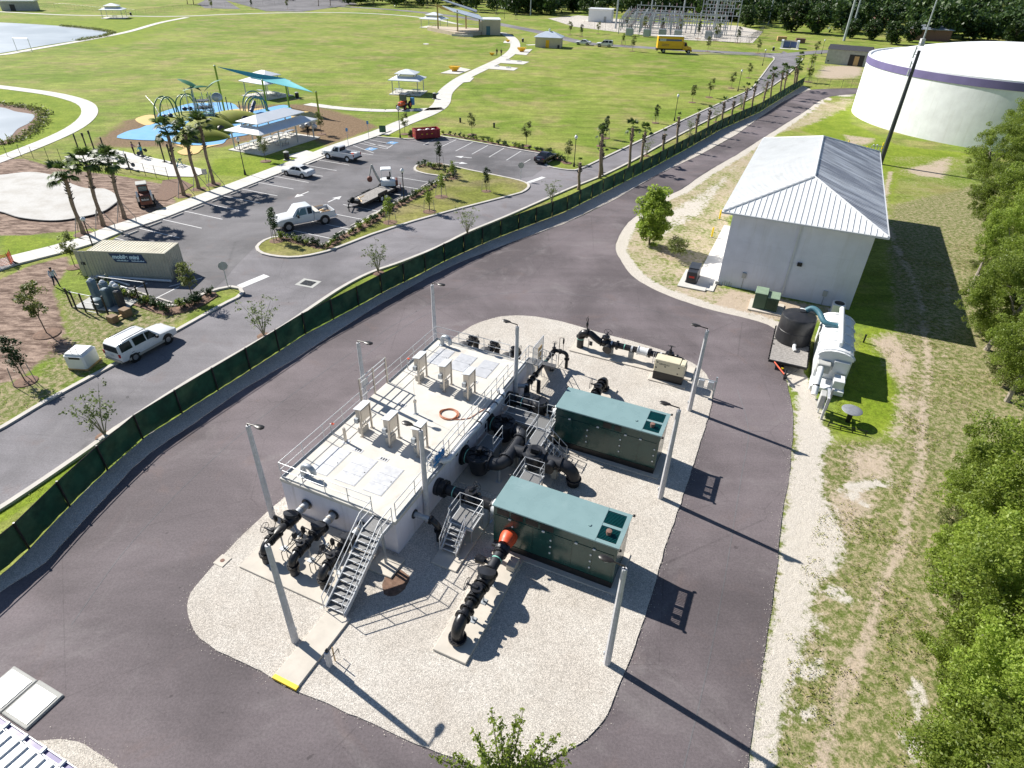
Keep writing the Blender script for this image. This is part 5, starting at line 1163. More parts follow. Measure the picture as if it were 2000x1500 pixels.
part('vent', MB().rod((0,0,4.5),(0,0,1),[(0,.25),(.6,.25),(.7,.35),(.9,.3)],10), 'plastic_white', t)
g = G(1640,128); 
t = thing('concrete_shed', 'grey concrete shed with a black gable roof and a wooden door in a dark opening', 'building', (101.5,218.5,0), -.52)
part('wall', MB().box(-6,6,-3.2,3.2,-.1,4.1).add([(-6,-3.2,4.1),(-6,3.2,4.1),(-6,0,5.0)],[(2,1,0)]).add([(6,-3.2,4.1),(6,3.2,4.1),(6,0,5.0)],[(0,1,2)]), 'conc_grey', t)
part('roof', MB().add([(-6.2,-3.6,4.05),(6.2,-3.6,4.05),(6.2,0,5.15),(-6.2,0,5.15),(6.2,3.6,4.05),(-6.2,3.6,4.05)],[(0,1,2,3),(3,2,4,5)]), 'shingle', t)
op = part('opening', MB().box(.5,4.7,-3.24,-3.19,0,3.0), 'black_paint', t); part('door', MB().box(2.0,3.3,-3.3,-3.22,.05,2.6), 'wood_tan', op); part('pipe_hole', MB().rod((-5.2,-3.18,.8),(0,-1,0),[(0,.22),(.05,.22)],12), 'black_paint', t)
g = G(1548,95)
t = thing('waste_enclosure', 'white walled waste enclosure with dark blue gates at the road junction', 'enclosure', (g[0]-.5,g[1]+2,0), -.35)
part('wall', MB().box(-3.1,-2.3,-1.8,2.6,0,2.4), 'plastic_white', t); part('wall', MB().box(2.3,3.1,-1.8,2.6,0,2.4), 'plastic_white', t); part('back_wall', MB().box(-3.1,3.1,2.6,2.9,0,2.2), 'stucco', t)
for x in (-2.25,.05): part('gate', MB().box(x,x+2.2,-1.2,-1.1,.15,2.1), 'truck_blue', t)
part('apron', MB().box(-3.2,3.2,-4.5,-1.8,0,.03), 'walk_conc', t)
for (px,py),l,mt_ in (((1526,80),'stack of pale timber left of the white waste enclosure','wood_tan'),((1562,84),'stack of brown brick pallets right of the white waste enclosure','brick_red')):
    g = G(px,py); t = thing('material_stack', l, 'stack', g, -.2)
    for k in range(3): part('layer', MB().box(-1.7,1.7,-1.0,1.0,k*.55,k*.55+.5), mt_, t)
g = G(1173,42); t = thing('control_house', 'white control building at the substation', 'building', (g[0],g[1],0), -.25)
part('wall', MB().box(-5.5,5.5,-4,4,0,5.2), 'plastic_white', t); part('roof', MB().box(-5.9,5.9,-4.4,4.4,5.2,5.5), 'plastic_white', t); part('door', MB().box(2,3.2,-4.05,-3.99,0,2.4), 'conc_grey', t)
g = G(42,20); t = thing('field_shed', 'small blue-grey shed with a white roof in the far upper left', 'building', (g[0],g[1],0), .35)
part('wall', MB().box(-6.5,6.5,-4,4,0,3.6), 'conc_grey', t); part('roof', MB().box(-7,7,-4.5,4.5,3.6,4.0).prism([(-7,-4.5),(7,-4.5),(7,4.5),(-7,4.5)],4.0,4.15), 'plastic_white', t); part('door', MB().box(-3,-1,-4.05,-3.99,0,2.5), 'pipe_dark', t)
for (px,py),l,L,W,h,w_,r_ in (((1690,52),'low brick house with a brown roof among the trees',17,9,3.4,'brick_red','brick_red'),((1812,78),'brick house with a pale grey roof beyond the white tank',14,8,4.0,'brick_red','roof_grey')):
    g = G(px,py); hip_house('house', l, 'house', g, -.2, L, W, h, 1.6, w_, r_, .7)
# --- picnic shelters
def picnic_table(lab, x, y, rz, group='picnic tables in the shelters', first=[None]):
    if first[0]: return dup(first[0], (x,y,.1), rz, lab, group)
    t = thing('picnic_table', lab, 'picnic table', (x,y,.1), rz, group)
    part('top', MB().box(-.95,.95,-.38,.38,.72,.76), 'galv', t)
    for s in (-1,1): part('bench', MB().box(-.95,.95,s*.75-.14,s*.75+.14,.43,.46), 'galv', t)
    for x in (-.65,.65): part('leg', MB().tube([(x,-.75,.43),(x,-.75,0),(x,.75,0),(x,.75,.43)],.03,5).tube([(x,-.2,0),(x,-.2,.72)],.03,5), 'black_paint', t)
    first[0] = t; return t
def shelter(lab, p, rz, L, W, eh, posts, tables, tl, pitch=.36):
    t = thing('picnic_shelter', lab, 'picnic shelter', (p[0],p[1],0), rz); a, b = L/2, W/2
    part('slab', MB().bbox(-a,a,-b,b,-.05,.1), 'walk_conc', t)
    i = b*.46; z1 = eh+(b-i)*pitch
    lo = MB(); A = [(-a,-b,eh),(a,-b,eh),(a,b,eh),(-a,b,eh)]; B = [(-a+b-i,-i,z1),(a-b+i,-i,z1),(a-b+i,i,z1),(-a+b-i,i,z1)]
    lo.add(A+B+[(x,y,z-.12) for x,y,z in A+B],[(0,1,5,4),(1,2,6,5),(2,3,7,6),(3,0,4,7),(8,12,13,9),(9,13,14,10),(10,14,15,11),(11,15,12,8),(0,8,9,1),(1,9,10,2),(2,10,11,3),(3,11,8,0)])
    part('lower_roof', lo, 'shelter_roof', t)
    j = i+.55; z2 = z1+.5; q = a-b+j; r = max(.02, q-j)
    part('upper_roof', MB().add([(-q,-j,z2),(q,-j,z2),(q,j,z2),(-q,j,z2),(-q,-j,z2-.1),(q,-j,z2-.1),(q,j,z2-.1),(-q,j,z2-.1),(-r,0,z2+j*pitch),(r,0,z2+j*pitch)],[(0,1,9,8),(1,2,9),(2,3,8,9),(3,0,8),(4,5,1,0),(5,6,2,1),(6,7,3,2),(7,4,0,3),(7,6,5,4)]), 'shelter_roof', t)
    m = MB()
    for x in (-(a-b+i),a-b+i):
        for y in (-i,i): part('cupola_post', MB().box(x-.06,x+.06,y-.06,y+.06,z1-.05,z2), 'conc_grey', t)
    for x in np.linspace(-a+.7,a-.7,posts):
        for y in (-b+.7,b-.7): part('post', MB().box(x-.08,x+.08,y-.08,y+.08,.1,eh+.1), 'galv', t)
    part('beam', MB().box(-a+.6,a-.6,-b+.64,-b+.76,eh-.2,eh-.02).box(-a+.6,a-.6,b-.76,b-.64,eh-.2,eh-.02), 'galv', t)
    for k,(x,y) in enumerate(tables):
        c, s = math.cos(rz), math.sin(rz); picnic_table(tl[k], p[0]+x*c-y*s, p[1]+x*s+y*c, rz+math.pi/2*(k%1))
    return t
RSH = YAW+math.pi/2
O5 = ['nearest','second','third','fourth','fifth','sixth']
shelter('large picnic shelter with a two tier white roof beside the parking lot', (-38.6,103.2), RSH, 13.2, 6.9, 2.9, 4, [(-5.2,1.5),(-2.6,1.6),(0,1.5),(2.6,1.6),(5.0,1.4),(-.4,-1.6)], [f'grey picnic table under the large two tier shelter, {o} from its lower left end' for o in O5])
shelter('square picnic shelter with a two tier roof behind the teal shade sail', (-53.2,142.5), -.55, 8.0, 7.0, 2.9, 2, [(-2,0),(2,.5)], ['left picnic table under the shelter behind the shade sail','right picnic table under the shelter behind the shade sail'])
shelter('square picnic shelter with a grey two tier roof by the winding path', (-24.6,150.0), -.12, 7.0, 6.4, 2.9, 2, [(-2,-.5),(1.9,-.5)], ['left picnic table under the shelter by the winding path','right picnic table under the shelter by the winding path'])
shelter('small white two tier picnic shelter near the upper pond', (-172.5,304.0), .25, 9, 8.2, 3.2, 2, [(0,0)], ['picnic table under the shelter near the upper pond'])
shelter('white picnic shelter partly hidden behind the open stage', (-36.5,300.5), -.3, 10, 9, 3.2, 2, [(0,0)], ['picnic table in the shelter behind the stage'])
# --- stage
st = thing('open_stage', 'open air stage with a slanted split roof on brown columns and a tan room', 'stage', (-22,279,0), .10)
part('deck', MB().prism([(-14,14),(-15,10),(-4,-9.5),(-1,-10.5),(1.5,-10),(7,-3),(6,8)],-.1,1.25), 'stage_deck', st); part('step', MB().prism([(-5.3,-9.6),(-1,-11.6),(2.6,-10.8),(1.5,-9.9),(-1,-10.4)],-.1,.7), 'walk_conc', st)
for x,y,h in ((-10.5,3,9.2),(-3,-6.5,8.2),(.5,5.5,6.6),(5.5,-2.5,5.0)): part('column', MB().box(x-.28,x+.28,y-.28,y+.28,1.2,h), 'stage_tan', st)
def plate(a,b,c,d,th,name,mat): 
    vs = [a,b,c,d]; m = MB().add([(x,y,z) for x,y,z in vs]+[(x,y,z+th) for x,y,z in vs],[(3,2,1,0),(4,5,6,7),(0,1,5,4),(1,2,6,5),(2,3,7,6),(3,0,4,7)]); return part(name, m, mat, st)
plate((-14.5,6,12.4),(-13,1.2,12.1),(4.5,1.5,7.0),(5.0,6.5,7.3),.3,'upper_roof','roof_grey')
plate((-8.5,-1.5,9.0),(-4.2,-8.8,7.6),(7.5,-4.4,4.6),(5.2,1.4,6.2),.3,'lower_roof','shelter_blue')
plate((-11.5,4,9.6),(-9,1.5,8.0),(-4.2,-8.8,7.5),(-8.5,-1.5,8.9),.2,'soffit','stage_tan')
part('room', MB().bbox(6.4,13.5,-4.5,5,0,5.0,.1), 'stucco', st); part('room_roof', MB().box(6.2,13.7,-4.7,5.2,5.0,5.3), 'plastic_white', st); part('door', MB().box(8.0,9.5,-4.58,-4.49,.0,3.0), 'hose_blue', st)
part('side_wall', MB().box(5.4,6.3,-4.5,-4.1,1.0,4.5), 'stucco', st)
part('rail', MB().tube([(-14.5,10,2.4),(-14,13.8,2.4),(5.8,8,2.4)],.06,5), 'galv', st)
# --- substation
def gantry(lab, x, y, rz, n, w, h, lev, first={}):
    k = (n,h,lev)
    if k in first: return dup(first[k], (x,y,0), rz, lab, 'substation gantries')
    t = thing('substation_gantry', lab, 'gantry', (x,y,0), rz, 'substation gantries')
    for i in range(n+1): part('column', MB().box(i*w-.16,i*w+.16,-.16,.16,0,h), 'sub_steel', t)
    for l in range(lev): 
        z = h-.2-l*2.6; part('beam', MB().box(0,n*w,-.14,.14,z-.14,z+.14), 'sub_steel', t)
        for i in range(n*2): 
            part('insulator', MB().rod(((i+.5)*w/2,0,z+.14),(0,0,1),[(0,.1),(.2,.22),(.4,.12),(.6,.22),(.8,.12),(1.0,.2),(1.15,.08)],6), 'sub_plum' if (i+l)%2 else 'sub_steel', t)
    first[k] = t; return t
sa = -.32
def SP(px,py): g = G(px,py); return g[0], g[1]
x,y = SP(1208,66); gantry('nearest low gantry of the substation with purple insulators', x,y,sa,6,4.2,5.5,2)
x,y = SP(1212,60); gantry('second low gantry of the substation from the park side', x,y,sa,6,4.2,5.5,2)
x,y = SP(1216,54); gantry('third low gantry of the substation from the park side', x,y,sa,6,4.2,5.5,2)
x,y = SP(1222,46); gantry('rear low gantry of the substation before the wood', x,y,sa,6,4.2,5.5,2)
for _k,(_x,_y,_l) in enumerate(((1215,57,'low gantry between the second and third rows of the substation'),(1219,50,'low gantry between the third row and the rear row'),(1226,42,'rearmost low gantry against the wood'),(1300,62,'low gantry right of centre in the substation'),(1304,54,'low gantry right of centre, one row behind'))):
    x,y = SP(_x,_y); gantry(_l, x,y,sa+.02*_k,6,4.2,5.5,2)
x,y = SP(1240,58); gantry('taller gantry in the middle of the substation', x,y,sa,4,6,9.5,3)
x,y = SP(1330,68); gantry('right low gantry of the substation', x,y,sa,3,5.5,8,2)
x,y = SP(1372,66); gantry('tallest gantry at the right end of the substation', x,y,sa,3,4.5,15,4)
x,y = SP(1366,56); gantry('tall gantry behind the right end of the substation', x,y,sa,3,4.5,15,4)
for i,(px,py) in enumerate(((1228,70),(1262,72),(1292,72),(1322,74),(1382,76),(1400,74))):
    x,y = SP(px,py); t = thing('power_transformer', 'grey power transformer in the substation, '+['nearest the control building','second from the control building','third from the control building','fourth from the control building','under the tallest gantry','right end one under the tallest gantry'][i], 'transformer', (x,y,0), sa, 'substation transformers')
    part('tank', MB().bbox(-1.3,1.3,-.9,.9,.2,2.8,.1), 'sub_steel', t)
    for k in (-.7,0,.7): part('bushing', MB().rod((k,0,2.8),(0,0,1),[(0,.14),(.3,.24),(.6,.14),(.9,.24),(1.2,.14),(1.4,.08)],6), 'sub_plum', t)
    part('radiator', MB().box(1.35,1.7,-.8,.8,.4,2.4), 'sub_steel', t)
x,y = SP(1052,50); fence('tall wire fence round the substation yard', [SP(*q) for q in ((1052,62),(1085,46),(1090,52),(1140,54),(1210,62),(1340,80),(1462,84),(1490,64))][3:], 2.6, 6, 'wire', 'wire_fence')
def upole(lab, px, py, h, mat='pole_conc', arms=2, r=.28, dx=0):
    g = G(px,py); t = thing('utility_pole', lab, 'utility pole', g, 0, None)
    part('pole', MB().rod((0,0,0),(dx,0,1),[(0,r),(h,r*.55)],10), mat, t)
    for k in range(arms): part('cross_arm', MB().box(-1.4+dx*h,1.4+dx*h,-.08,.08,h-1-k*1.8,h-.82-k*1.8), 'wood_grey', t)
    return t
for i,(px,py,h,r,l) in enumerate(((1648,80,34,.5,'grey steel power pole behind the concrete shed'),(1660,73,30,.38,'slim blue-grey power pole just behind the thicker one'),(1500,48,26,.3,'slim power pole left of the dense trees'),(1036,30,17,.3,'wooden power pole against the dark wood'),(1202,56,30,.42,'white and black power pole at the left of the substation'),(1330,55,30,.4,'tall steel pole rising in the substation'),(1392,60,32,.35,'tall steel pole at the right of the substation'),(1850,76,9,.14,'small leaning pole beyond the purple banded tank'),(1268,52,30,.34,'second tall steel pole in the substation'))):
    upole(l, px, py, h, 'sub_steel', 2, r)
# ================================================================ VEHICLES
PK_YAW = YAW            # the parking lot shares the plant's grid
def lerp_st(st, x):
    st = sorted(st)
    for a, b in zip(st[:-1], st[1:]):
        if a[0] <= x <= b[0]:
            t = (x-a[0])/(b[0]-a[0]+1e-9); return [a[i]+(b[i]-a[i])*t for i in range(7)]
    return st[-1] if x > st[-1][0] else st[0]
def loft_body(st, mb=None):
    mb = mb or MB(); vs = []; n = 10
    for x,zl,zb,zt,wl,wb,wt in st:
        zm = zl+(zb-zl)*.35
        h = [(-wl,zl),(-wb*.985,zl+(zb-zl)*.12),(-wb,zm+(zb-zm)*.4),(-wb*.97,zb),(-wt,zt)]
        vs += [(x,y,z) for y,z in h]+[(x,-y,z) for y,z in reversed(h)]
    fs = []
    for i in range(len(st)-1):
        for k in range(n): fs.append((i*n+k,(i+1)*n+k,(i+1)*n+(k+1)%n,i*n+(k+1)%n))
    fs += [tuple(range(n)), tuple((len(st)-1)*n+k for k in range(n-1,-1,-1))]
    return mb.add(vs, fs, True)
def side_glass(t, st, x0, x1, mat='glass_dark', f0=.12, f1=.86, x0t=None, x1t=None):
    for s in (1,-1):
        pts = []
        for x, f in ((x0,f0),(x1,f0),(x1t if x1t is not None else x1,f1),(x0t if x0t is not None else x0,f1)):
            q = lerp_st(st, x); y = q[5]*.97+(q[6]-q[5]*.97)*f; z = q[2]+(q[3]-q[2])*f; pts.append((x,s*(y+.012),z+.004))
        m = MB().add(pts+[(p[0],p[1]-s*.01,p[2]) for p in pts],[(0,1,2,3) if s < 0 else (3,2,1,0)]+[(i,(i+1)%4,4+(i+1)%4,4+i) for i in range(4)])
        part('side_window', m, mat, t)
def top_glass(t, st, xa, xb, name, mat='glass_dark', k=.93):
    a, b = lerp_st(st, xa), lerp_st(st, xb); o = .014; d = Vector((xb-xa,0,b[3]-a[3])); n = Vector((-d.z,0,d.x)).normalized()*o
    pts = [(xa,-a[6]*k,a[3]),(xb,-b[6]*k,b[3]),(xb,b[6]*k,b[3]),(xa,a[6]*k,a[3])]
    part(name, MB().add([Vector(p)+n for p in pts]+[Vector(p)+n*.2 for p in pts],[(0,1,2,3) if xb > xa else (3,2,1,0)]+[(i,(i+1)%4,4+(i+1)%4,4+i) for i in range(4)]), mat, t)
def wheels(t, xs_, w, r, rim='rim', arch=True):
    tw = .22; ty = MB().rod((0,-tw/2,0),(0,1,0),[(0,r*.86),(.03,r),(tw-.03,r),(tw,r*.86)],20).mesh('tyre','rubber'); rm = MB().rod((0,-.012,0),(0,1,0),[(0,r*.3),(.01,r*.60),(.024,r*.62)],16).mesh('rim',rim)
    for x in xs_:
        for s in (1,-1):
            if arch: part('wheel_arch', MB().rod((x,s*(w-.035),r*1.06),(0,s,0),[(0,r*1.26),(.028,r*1.24)],20), 'black_paint', t)
            wh = part('wheel', ty, 'rubber', t, (x,s*(w-tw/2+.012),r)); part('rim', rm, rim, wh, (0,s*(tw/2-.004),0))
def lights(t, xf, xr, yf, yr, zf, zr, sz=(.3,.18)):
    for s in (1,-1):
        part('headlight', MB().cbox((xf,s*yf,zf),(.06,sz[0],sz[1])), 'lamp_clear', t); part('tail_light', MB().cbox((xr,s*yr,zr),(.06,sz[0]*.75,sz[1]*1.1)), 'lamp_red', t)
def suv(name, lab, cat, p, rz, sc=1.0, body='car_white', rear=True, group=None):
    t = thing(name, lab, cat, p, rz, group); t.scale = (sc,)*3
    st = [(-2.58,.52,1.02,1.12,.80,.90,.86),(-2.52,.42,1.12,1.74,.86,.97,.72),(-2.3,.38,1.14,1.88,.88,.99,.72),(-1.2,.36,1.14,1.93,.9,1.0,.74),(-.05,.36,1.13,1.92,.9,1.0,.74),(.38,.36,1.12,1.84,.9,1.0,.72),(1.02,.36,1.12,1.17,.9,.99,.80),(2.2,.38,1.02,1.10,.88,.97,.78),(2.52,.42,.90,.98,.82,.92,.70),(2.6,.5,.75,.80,.72,.82,.62)]
    part('body', loft_body(st), body, t)
    part('lower_trim', MB().box(-2.0,2.0,-1.01,-.96,.36,.56).box(-2.0,2.0,.96,1.01,.36,.56).box(-2.62,-2.3,-.9,.9,.42,.62).box(2.3,2.63,-.85,.85,.42,.62), 'car_beige', t, kind='stuff')
    side_glass(t, st, -2.38, -1.42, x0t=-2.3, x1t=-1.42); side_glass(t, st, -1.2, -.2); side_glass(t, st, -.1, .80, x1t=.38)
    top_glass(t, st, .98, .42, 'windscreen', 'glass_teal'); top_glass(t, st, -.1, -.65, 'sunroof', k=.7)
    part('rear_window', MB().add([(-2.575,-.8,1.2),(-2.575,.8,1.2),(-2.53,.7,1.7),(-2.53,-.7,1.7),(-2.55,-.8,1.2),(-2.55,.8,1.2),(-2.5,.7,1.7),(-2.5,-.7,1.7)],[(0,3,2,1),(0,1,5,4),(2,3,7,6)]), 'glass_dark', t)
    for s in (1,-1):
        part('roof_rail', MB().tube([(-2.0,s*.62,1.93),(-1.9,s*.62,2.0),(.1,s*.62,2.02),(.2,s*.62,1.95)],.03,6), 'black_paint', t)
        part('mirror', MB().bbox(.55,.73,s*1.1-.13,s*1.1+.13,1.1,1.28), 'black_paint', t); part('tail_light', MB().cbox((-2.56,s*.84,1.02),(.1,.18,.28)), 'lamp_red', t); part('headlight', MB().cbox((2.52,s*.7,.86),(.12,.3,.2)), 'lamp_clear', t)
    part('number_plate', MB().cbox((-2.6,0,.92),(.02,.42,.16)), 'alu_plate', t)
    wheels(t, (-1.5,1.55), 1.0, .4); return t
def sedan(name, lab, cat, p, rz, sc=1.0, body='car_white', group=None):
    t = thing(name, lab, cat, p, rz, group); t.scale = (sc,)*3
    st = [(-2.42,.45,.78,.86,.7,.8,.66),(-2.3,.36,.92,1.03,.8,.89,.72),(-1.7,.3,.96,1.08,.84,.92,.74),(-.85,.28,.96,1.42,.85,.93,.60),(-.2,.28,.95,1.47,.85,.93,.60),(.25,.28,.94,1.43,.85,.93,.60),(1.05,.28,.92,.98,.85,.92,.74),(2.0,.3,.80,.86,.82,.88,.66),(2.35,.36,.66,.72,.72,.8,.56)]
    part('body', loft_body(st), body, t); side_glass(t, st, -1.35, -.28, x0t=-.85, x1t=-.28); side_glass(t, st, -.2, .85, x1t=.3)
    top_glass(t, st, .98, .3, 'windscreen'); top_glass(t, st, -1.6, -.9, 'rear_window')
    for s in (1,-1):
        part('mirror', MB().bbox(.58,.72,s*1.0-.09,s*1.0+.09,.93,1.05), body, t); part('tail_light', MB().cbox((-2.36,s*.66,.84),(.08,.3,.14)), 'lamp_red', t); part('headlight', MB().cbox((2.22,s*.62,.68),(.12,.28,.12)), 'lamp_clear', t)
    part('number_plate', MB().cbox((-2.42,0,.72),(.02,.4,.13)), 'alu_plate', t)
    wheels(t, (-1.4,1.42), .93, .33); return t
def pickup(name, lab, cat, p, rz, sc=1.0, ext=True, body='car_white', load=True):
    t = thing(name, lab, cat, p, rz); t.scale = (sc,)*3; c0 = -.75 if ext else -.35
    st = [(c0,.5,1.18,1.86,.88,.97,.72),(c0+.12,.5,1.18,1.93,.88,.98,.72),(.45,.5,1.18,1.94,.88,.98,.72),(.62,.5,1.18,1.88,.88,.98,.7),(1.18,.5,1.18,1.24,.88,.97,.78),(2.3,.5,1.12,1.19,.87,.95,.76),(2.72,.52,.98,1.05,.82,.9,.66),(2.8,.55,.8,.86,.75,.84,.6)]
    m = loft_body(st); xr = -2.85
    m.box(xr+.02,c0-.04,.86,.97,.55,1.2).box(xr+.02,c0-.04,-.97,-.86,.55,1.2).box(xr,xr+.08,-.95,.95,.55,1.2).box(xr+.1,c0-.04,-.86,.86,.55,.66).box(c0-.1,c0-.03,-.86,.86,.66,1.2)
    part('body', m, body, t); part('bed_liner', MB().box(xr+.1,c0-.11,-.85,.85,.662,.70), 'pipe_dark', t)
    if ext: side_glass(t, st, -.66, -.25); side_glass(t, st, -.12, .98, x1t=.56, mat='glass_teal')
    else: side_glass(t, st, -.2, .98, x1t=.56)
    top_glass(t, st, 1.12, .66, 'windscreen', 'glass_teal')
    part('rear_window', MB().box(c0-.02,c0-.004,-.66,.66,1.28,1.76), 'glass_dark', t)
    part('bumper', MB().bbox(xr-.2,xr,-.92,.92,.5,.68), 'chrome' if ext else 'black_paint', t); part('bumper', MB().bbox(2.7,2.9,-.92,.92,.5,.72), 'chrome' if ext else 'black_paint', t)
    for s in (1,-1):
        part('mirror', MB().bbox(.68,.82,s*1.12-.13,s*1.12+.13,1.14,1.4), 'black_paint' if ext else body, t); part('tail_light', MB().cbox((xr,s*.87,1.0),(.05,.16,.34)), 'lamp_red', t); part('headlight', MB().cbox((2.74,s*.7,.95),(.14,.3,.2)), 'lamp_clear', t)
    if ext:
        part('tool_box', MB().bbox(c0-.65,c0-.12,-.95,.95,1.16,1.34,.03), 'walk_conc', t); part('bed_rim', MB().box(-2.4,-1.5,.84,.99,1.2,1.23).box(-2.4,-1.5,-.99,-.84,1.2,1.23), 'wood_brown', t, kind='stuff')
        for k,(x,y,mm) in enumerate(((-1.7,.3,'plastic_white'),(-2.0,-.3,'wood_tan'),(-2.4,.2,'wood_brown'),(-2.3,-.5,'conc_grey'))): part('cargo', MB().ball((x,y,.85),(.3,.26,.22),8,5), mm, t)
    elif load:
        part('cargo', MB().cbox((-2.1,-.3,1.1),(.9,.5,.16),.3), 'plastic_white', t); part('cargo', MB().cbox((-2.2,.2,1.0),(.3,.3,.3),.5), 'orange_red', t)
    wheels(t, (-1.75,1.75), .98, .4, 'plastic_white' if not ext else 'rim'); return t
def mid(a, b): return ((a[0]+b[0])/2, (a[1]+b[1])/2)
# --- placements
ka, kb = G(221,714), G(337,651); hd = math.atan2(kb[1]-ka[1], kb[0]-ka[0])
cs2, sn2 = math.cos(hd), math.sin(hd)
w0 = mid(G(270,711), G(329,668)); suv('suv', 'white and beige estate SUV with roof rails parked on the road edge', 'car', (w0[0]-sn2*.95, w0[1]+cs2*.95, .02), hd, .95)
fa, ra = G(558,342), G(594,351); w0 = mid(fa, ra); hs = math.atan2(fa[1]-ra[1], fa[0]-ra[0]); sedan('sedan', 'white saloon car parked nose in by the sidewalk', 'car', (w0[0]-math.sin(hs)*-.0+.3, w0[1]+.85, .02), YAW+math.pi, .96)
w0 = mid(G(640,310), G(680,319)); pickup('pickup_truck', 'white single cab pickup truck parked nose in near the blue accessible bays', 'pickup', (w0[0]+.35, w0[1]+1.0, .02), YAW+math.pi, 1.0, False)
fa, ra = G(562,452), G(638,437); w0 = mid(fa, ra); hp_ = math.atan2(fa[1]-ra[1], fa[0]-ra[0]); pickup('pickup_truck', 'white extended cab pickup truck towing the plank deck trailer', 'pickup', (w0[0]+math.sin(hp_)*1.0, w0[1]-math.cos(hp_)*1.0, .02), hp_, 1.18, True)
sedan('sedan', 'dark maroon saloon car parked at the right end of the bays', 'car', (*mid(G(1050,320), G(1082,310))[:2], .02), math.atan2(*(G(1079,304)-G(1050,317))[1::-1]), .98, 'car_dark')
g = G(1139,88); sedan('sedan', 'white saloon car on the far road, left of the other white car', 'car', (g[0],g[1]+.6,.02), math.pi-.28, 1.15)
g = G(1181,92); suv('suv', 'white SUV on the far road between the saloon and the yellow truck', 'car', (g[0],g[1]+.8,.02), math.pi-.25, 1.1)
for (px,py),l in (((520,0),'dark car in the far top parking lot, left one'),((567,1),'dark blue car in the far top parking lot, right one')):
    g = G(px,py); sedan('sedan', l, 'car', (g[0],g[1],.03), .3, 1.2, 'car_blue')
# --- yellow box truck
a, b = G(1296,103.5), G(1341,105); w0 = mid(a, b); hh = math.atan2(b[1]-a[1], b[0]-a[0])
t = thing('box_truck', 'yellow rental box truck with a blue stripe on the far road', 'truck', (w0[0]-.5, w0[1]+1.2, .02), hh); t.scale = (1.3,)*3
part('box', MB().bbox(-4.3,2.1,-1.25,1.25,1.05,3.75,.04), 'truck_yellow', t); part('box_roof', MB().bbox(-4.25,2.05,-1.2,1.2,3.74,3.84,.03), 'plastic_white', t)
part('stripe', MB().box(-4.2,1.6,-1.265,-1.252,2.75,3.15), 'truck_blue', t); part('logo_panel', MB().box(-3.8,-2.3,-1.28,-1.267,2.7,3.2), 'plastic_white', t)
part('lettering', text_mesh('PENSKE', .42, .003, .006, shear=.25), 'truck_blue', t, rot=(math.pi/2,0,0), loc=(-3.72,-1.284,2.8)).data.materials.append(MT['truck_blue'])
for z in (1.6,1.95): part('text_line', MB().box(-3.3,-1.4,-1.265,-1.252,z,z+.12), 'brick_red', t)
part('frame', MB().box(-4.3,3.6,-.5,.5,.65,1.04).box(-4.4,-4.1,-1.2,1.2,.5,.9), 'black_paint', t)
cs_st = [(2.2,.7,1.55,2.55,.95,1.1,.85),(3.0,.7,1.55,2.5,.95,1.1,.82),(3.35,.7,1.5,1.62,.95,1.08,.85),(4.3,.7,1.3,1.4,.88,1.0,.75),(4.45,.7,1.0,1.06,.8,.9,.66)]
part('cab', loft_body(cs_st), 'truck_yellow', t); side_glass(t, cs_st, 2.45, 3.2, x1t=2.95); top_glass(t, cs_st, 3.33, 3.02, 'windscreen'); part('bumper', MB().bbox(4.35,4.6,-1.0,1.0,.5,.75), 'black_paint', t)
wheels(t, (-2.6,3.7), 1.15, .48, 'rim', False)
# --- plank trailer behind the pickup
fa, ra = G(662,418), G(741,380); hd2 = math.atan2(fa[1]-ra[1], fa[0]-ra[0]); c_ = mid(fa, ra)
t = thing('plank_trailer', 'black plank deck equipment trailer hitched to the white pickup', 'trailer', (c_[0]-math.cos(hd2)*.7-math.sin(hd2)*-.9*-1, c_[1]-math.sin(hd2)*.7+.55, .02), hd2)
for k in range(20): part('plank', MB().box(-3.6+k*.33,-3.6+k*.33+.31,-1.12,1.12,.66,.71), 'wood_grey', t)
part('frame', MB().box(-3.7,3.0,-1.2,-1.12,.5,.75).box(-3.7,3.0,1.12,1.2,.5,.75).box(-3.7,3.0,-1.12,1.12,.5,.64), 'black_paint', t)
part('tongue', MB().tube([(3.0,-.9,.55),(4.6,0,.5)],.07,6).tube([(3.0,.9,.55),(4.6,0,.5)],.07,6).tube([(4.4,0,0),(4.4,0,.95)],.06,6), 'black_paint', t)
part('fender', MB().box(-1.8,.1,-1.32,-1.21,.78,.84), 'black_paint', t); part('fender', MB().box(-1.8,.1,1.21,1.32,.78,1.1), 'black_paint', t)
wheels(t, (-1.3,-.4), 1.42, .38, 'plastic_white', False)
part('spare_wheel', MB().rod((3.2,-.4,.95),(.2,1,0),[(0,.32),(.03,.38),(.2,.38),(.23,.32)],16), 'rubber', t); part('jack_box', MB().bbox(2.9,3.4,.1,.7,.72,1.1), 'black_paint', t); part('pry_bar', MB().tube([(2.9,-.2,.8),(1.6,.3,1.15)],.04,6).tube([(2.6,.6,.75),(1.9,-.4,.95)],.04,6), 'truck_yellow', t)
part('ramp', MB().box(-4.7,-3.75,-1.0,-.4,.05,.15), 'black_paint', t); part('ramp', MB().box(-4.7,-3.75,.4,1.0,.05,.15), 'black_paint', t)
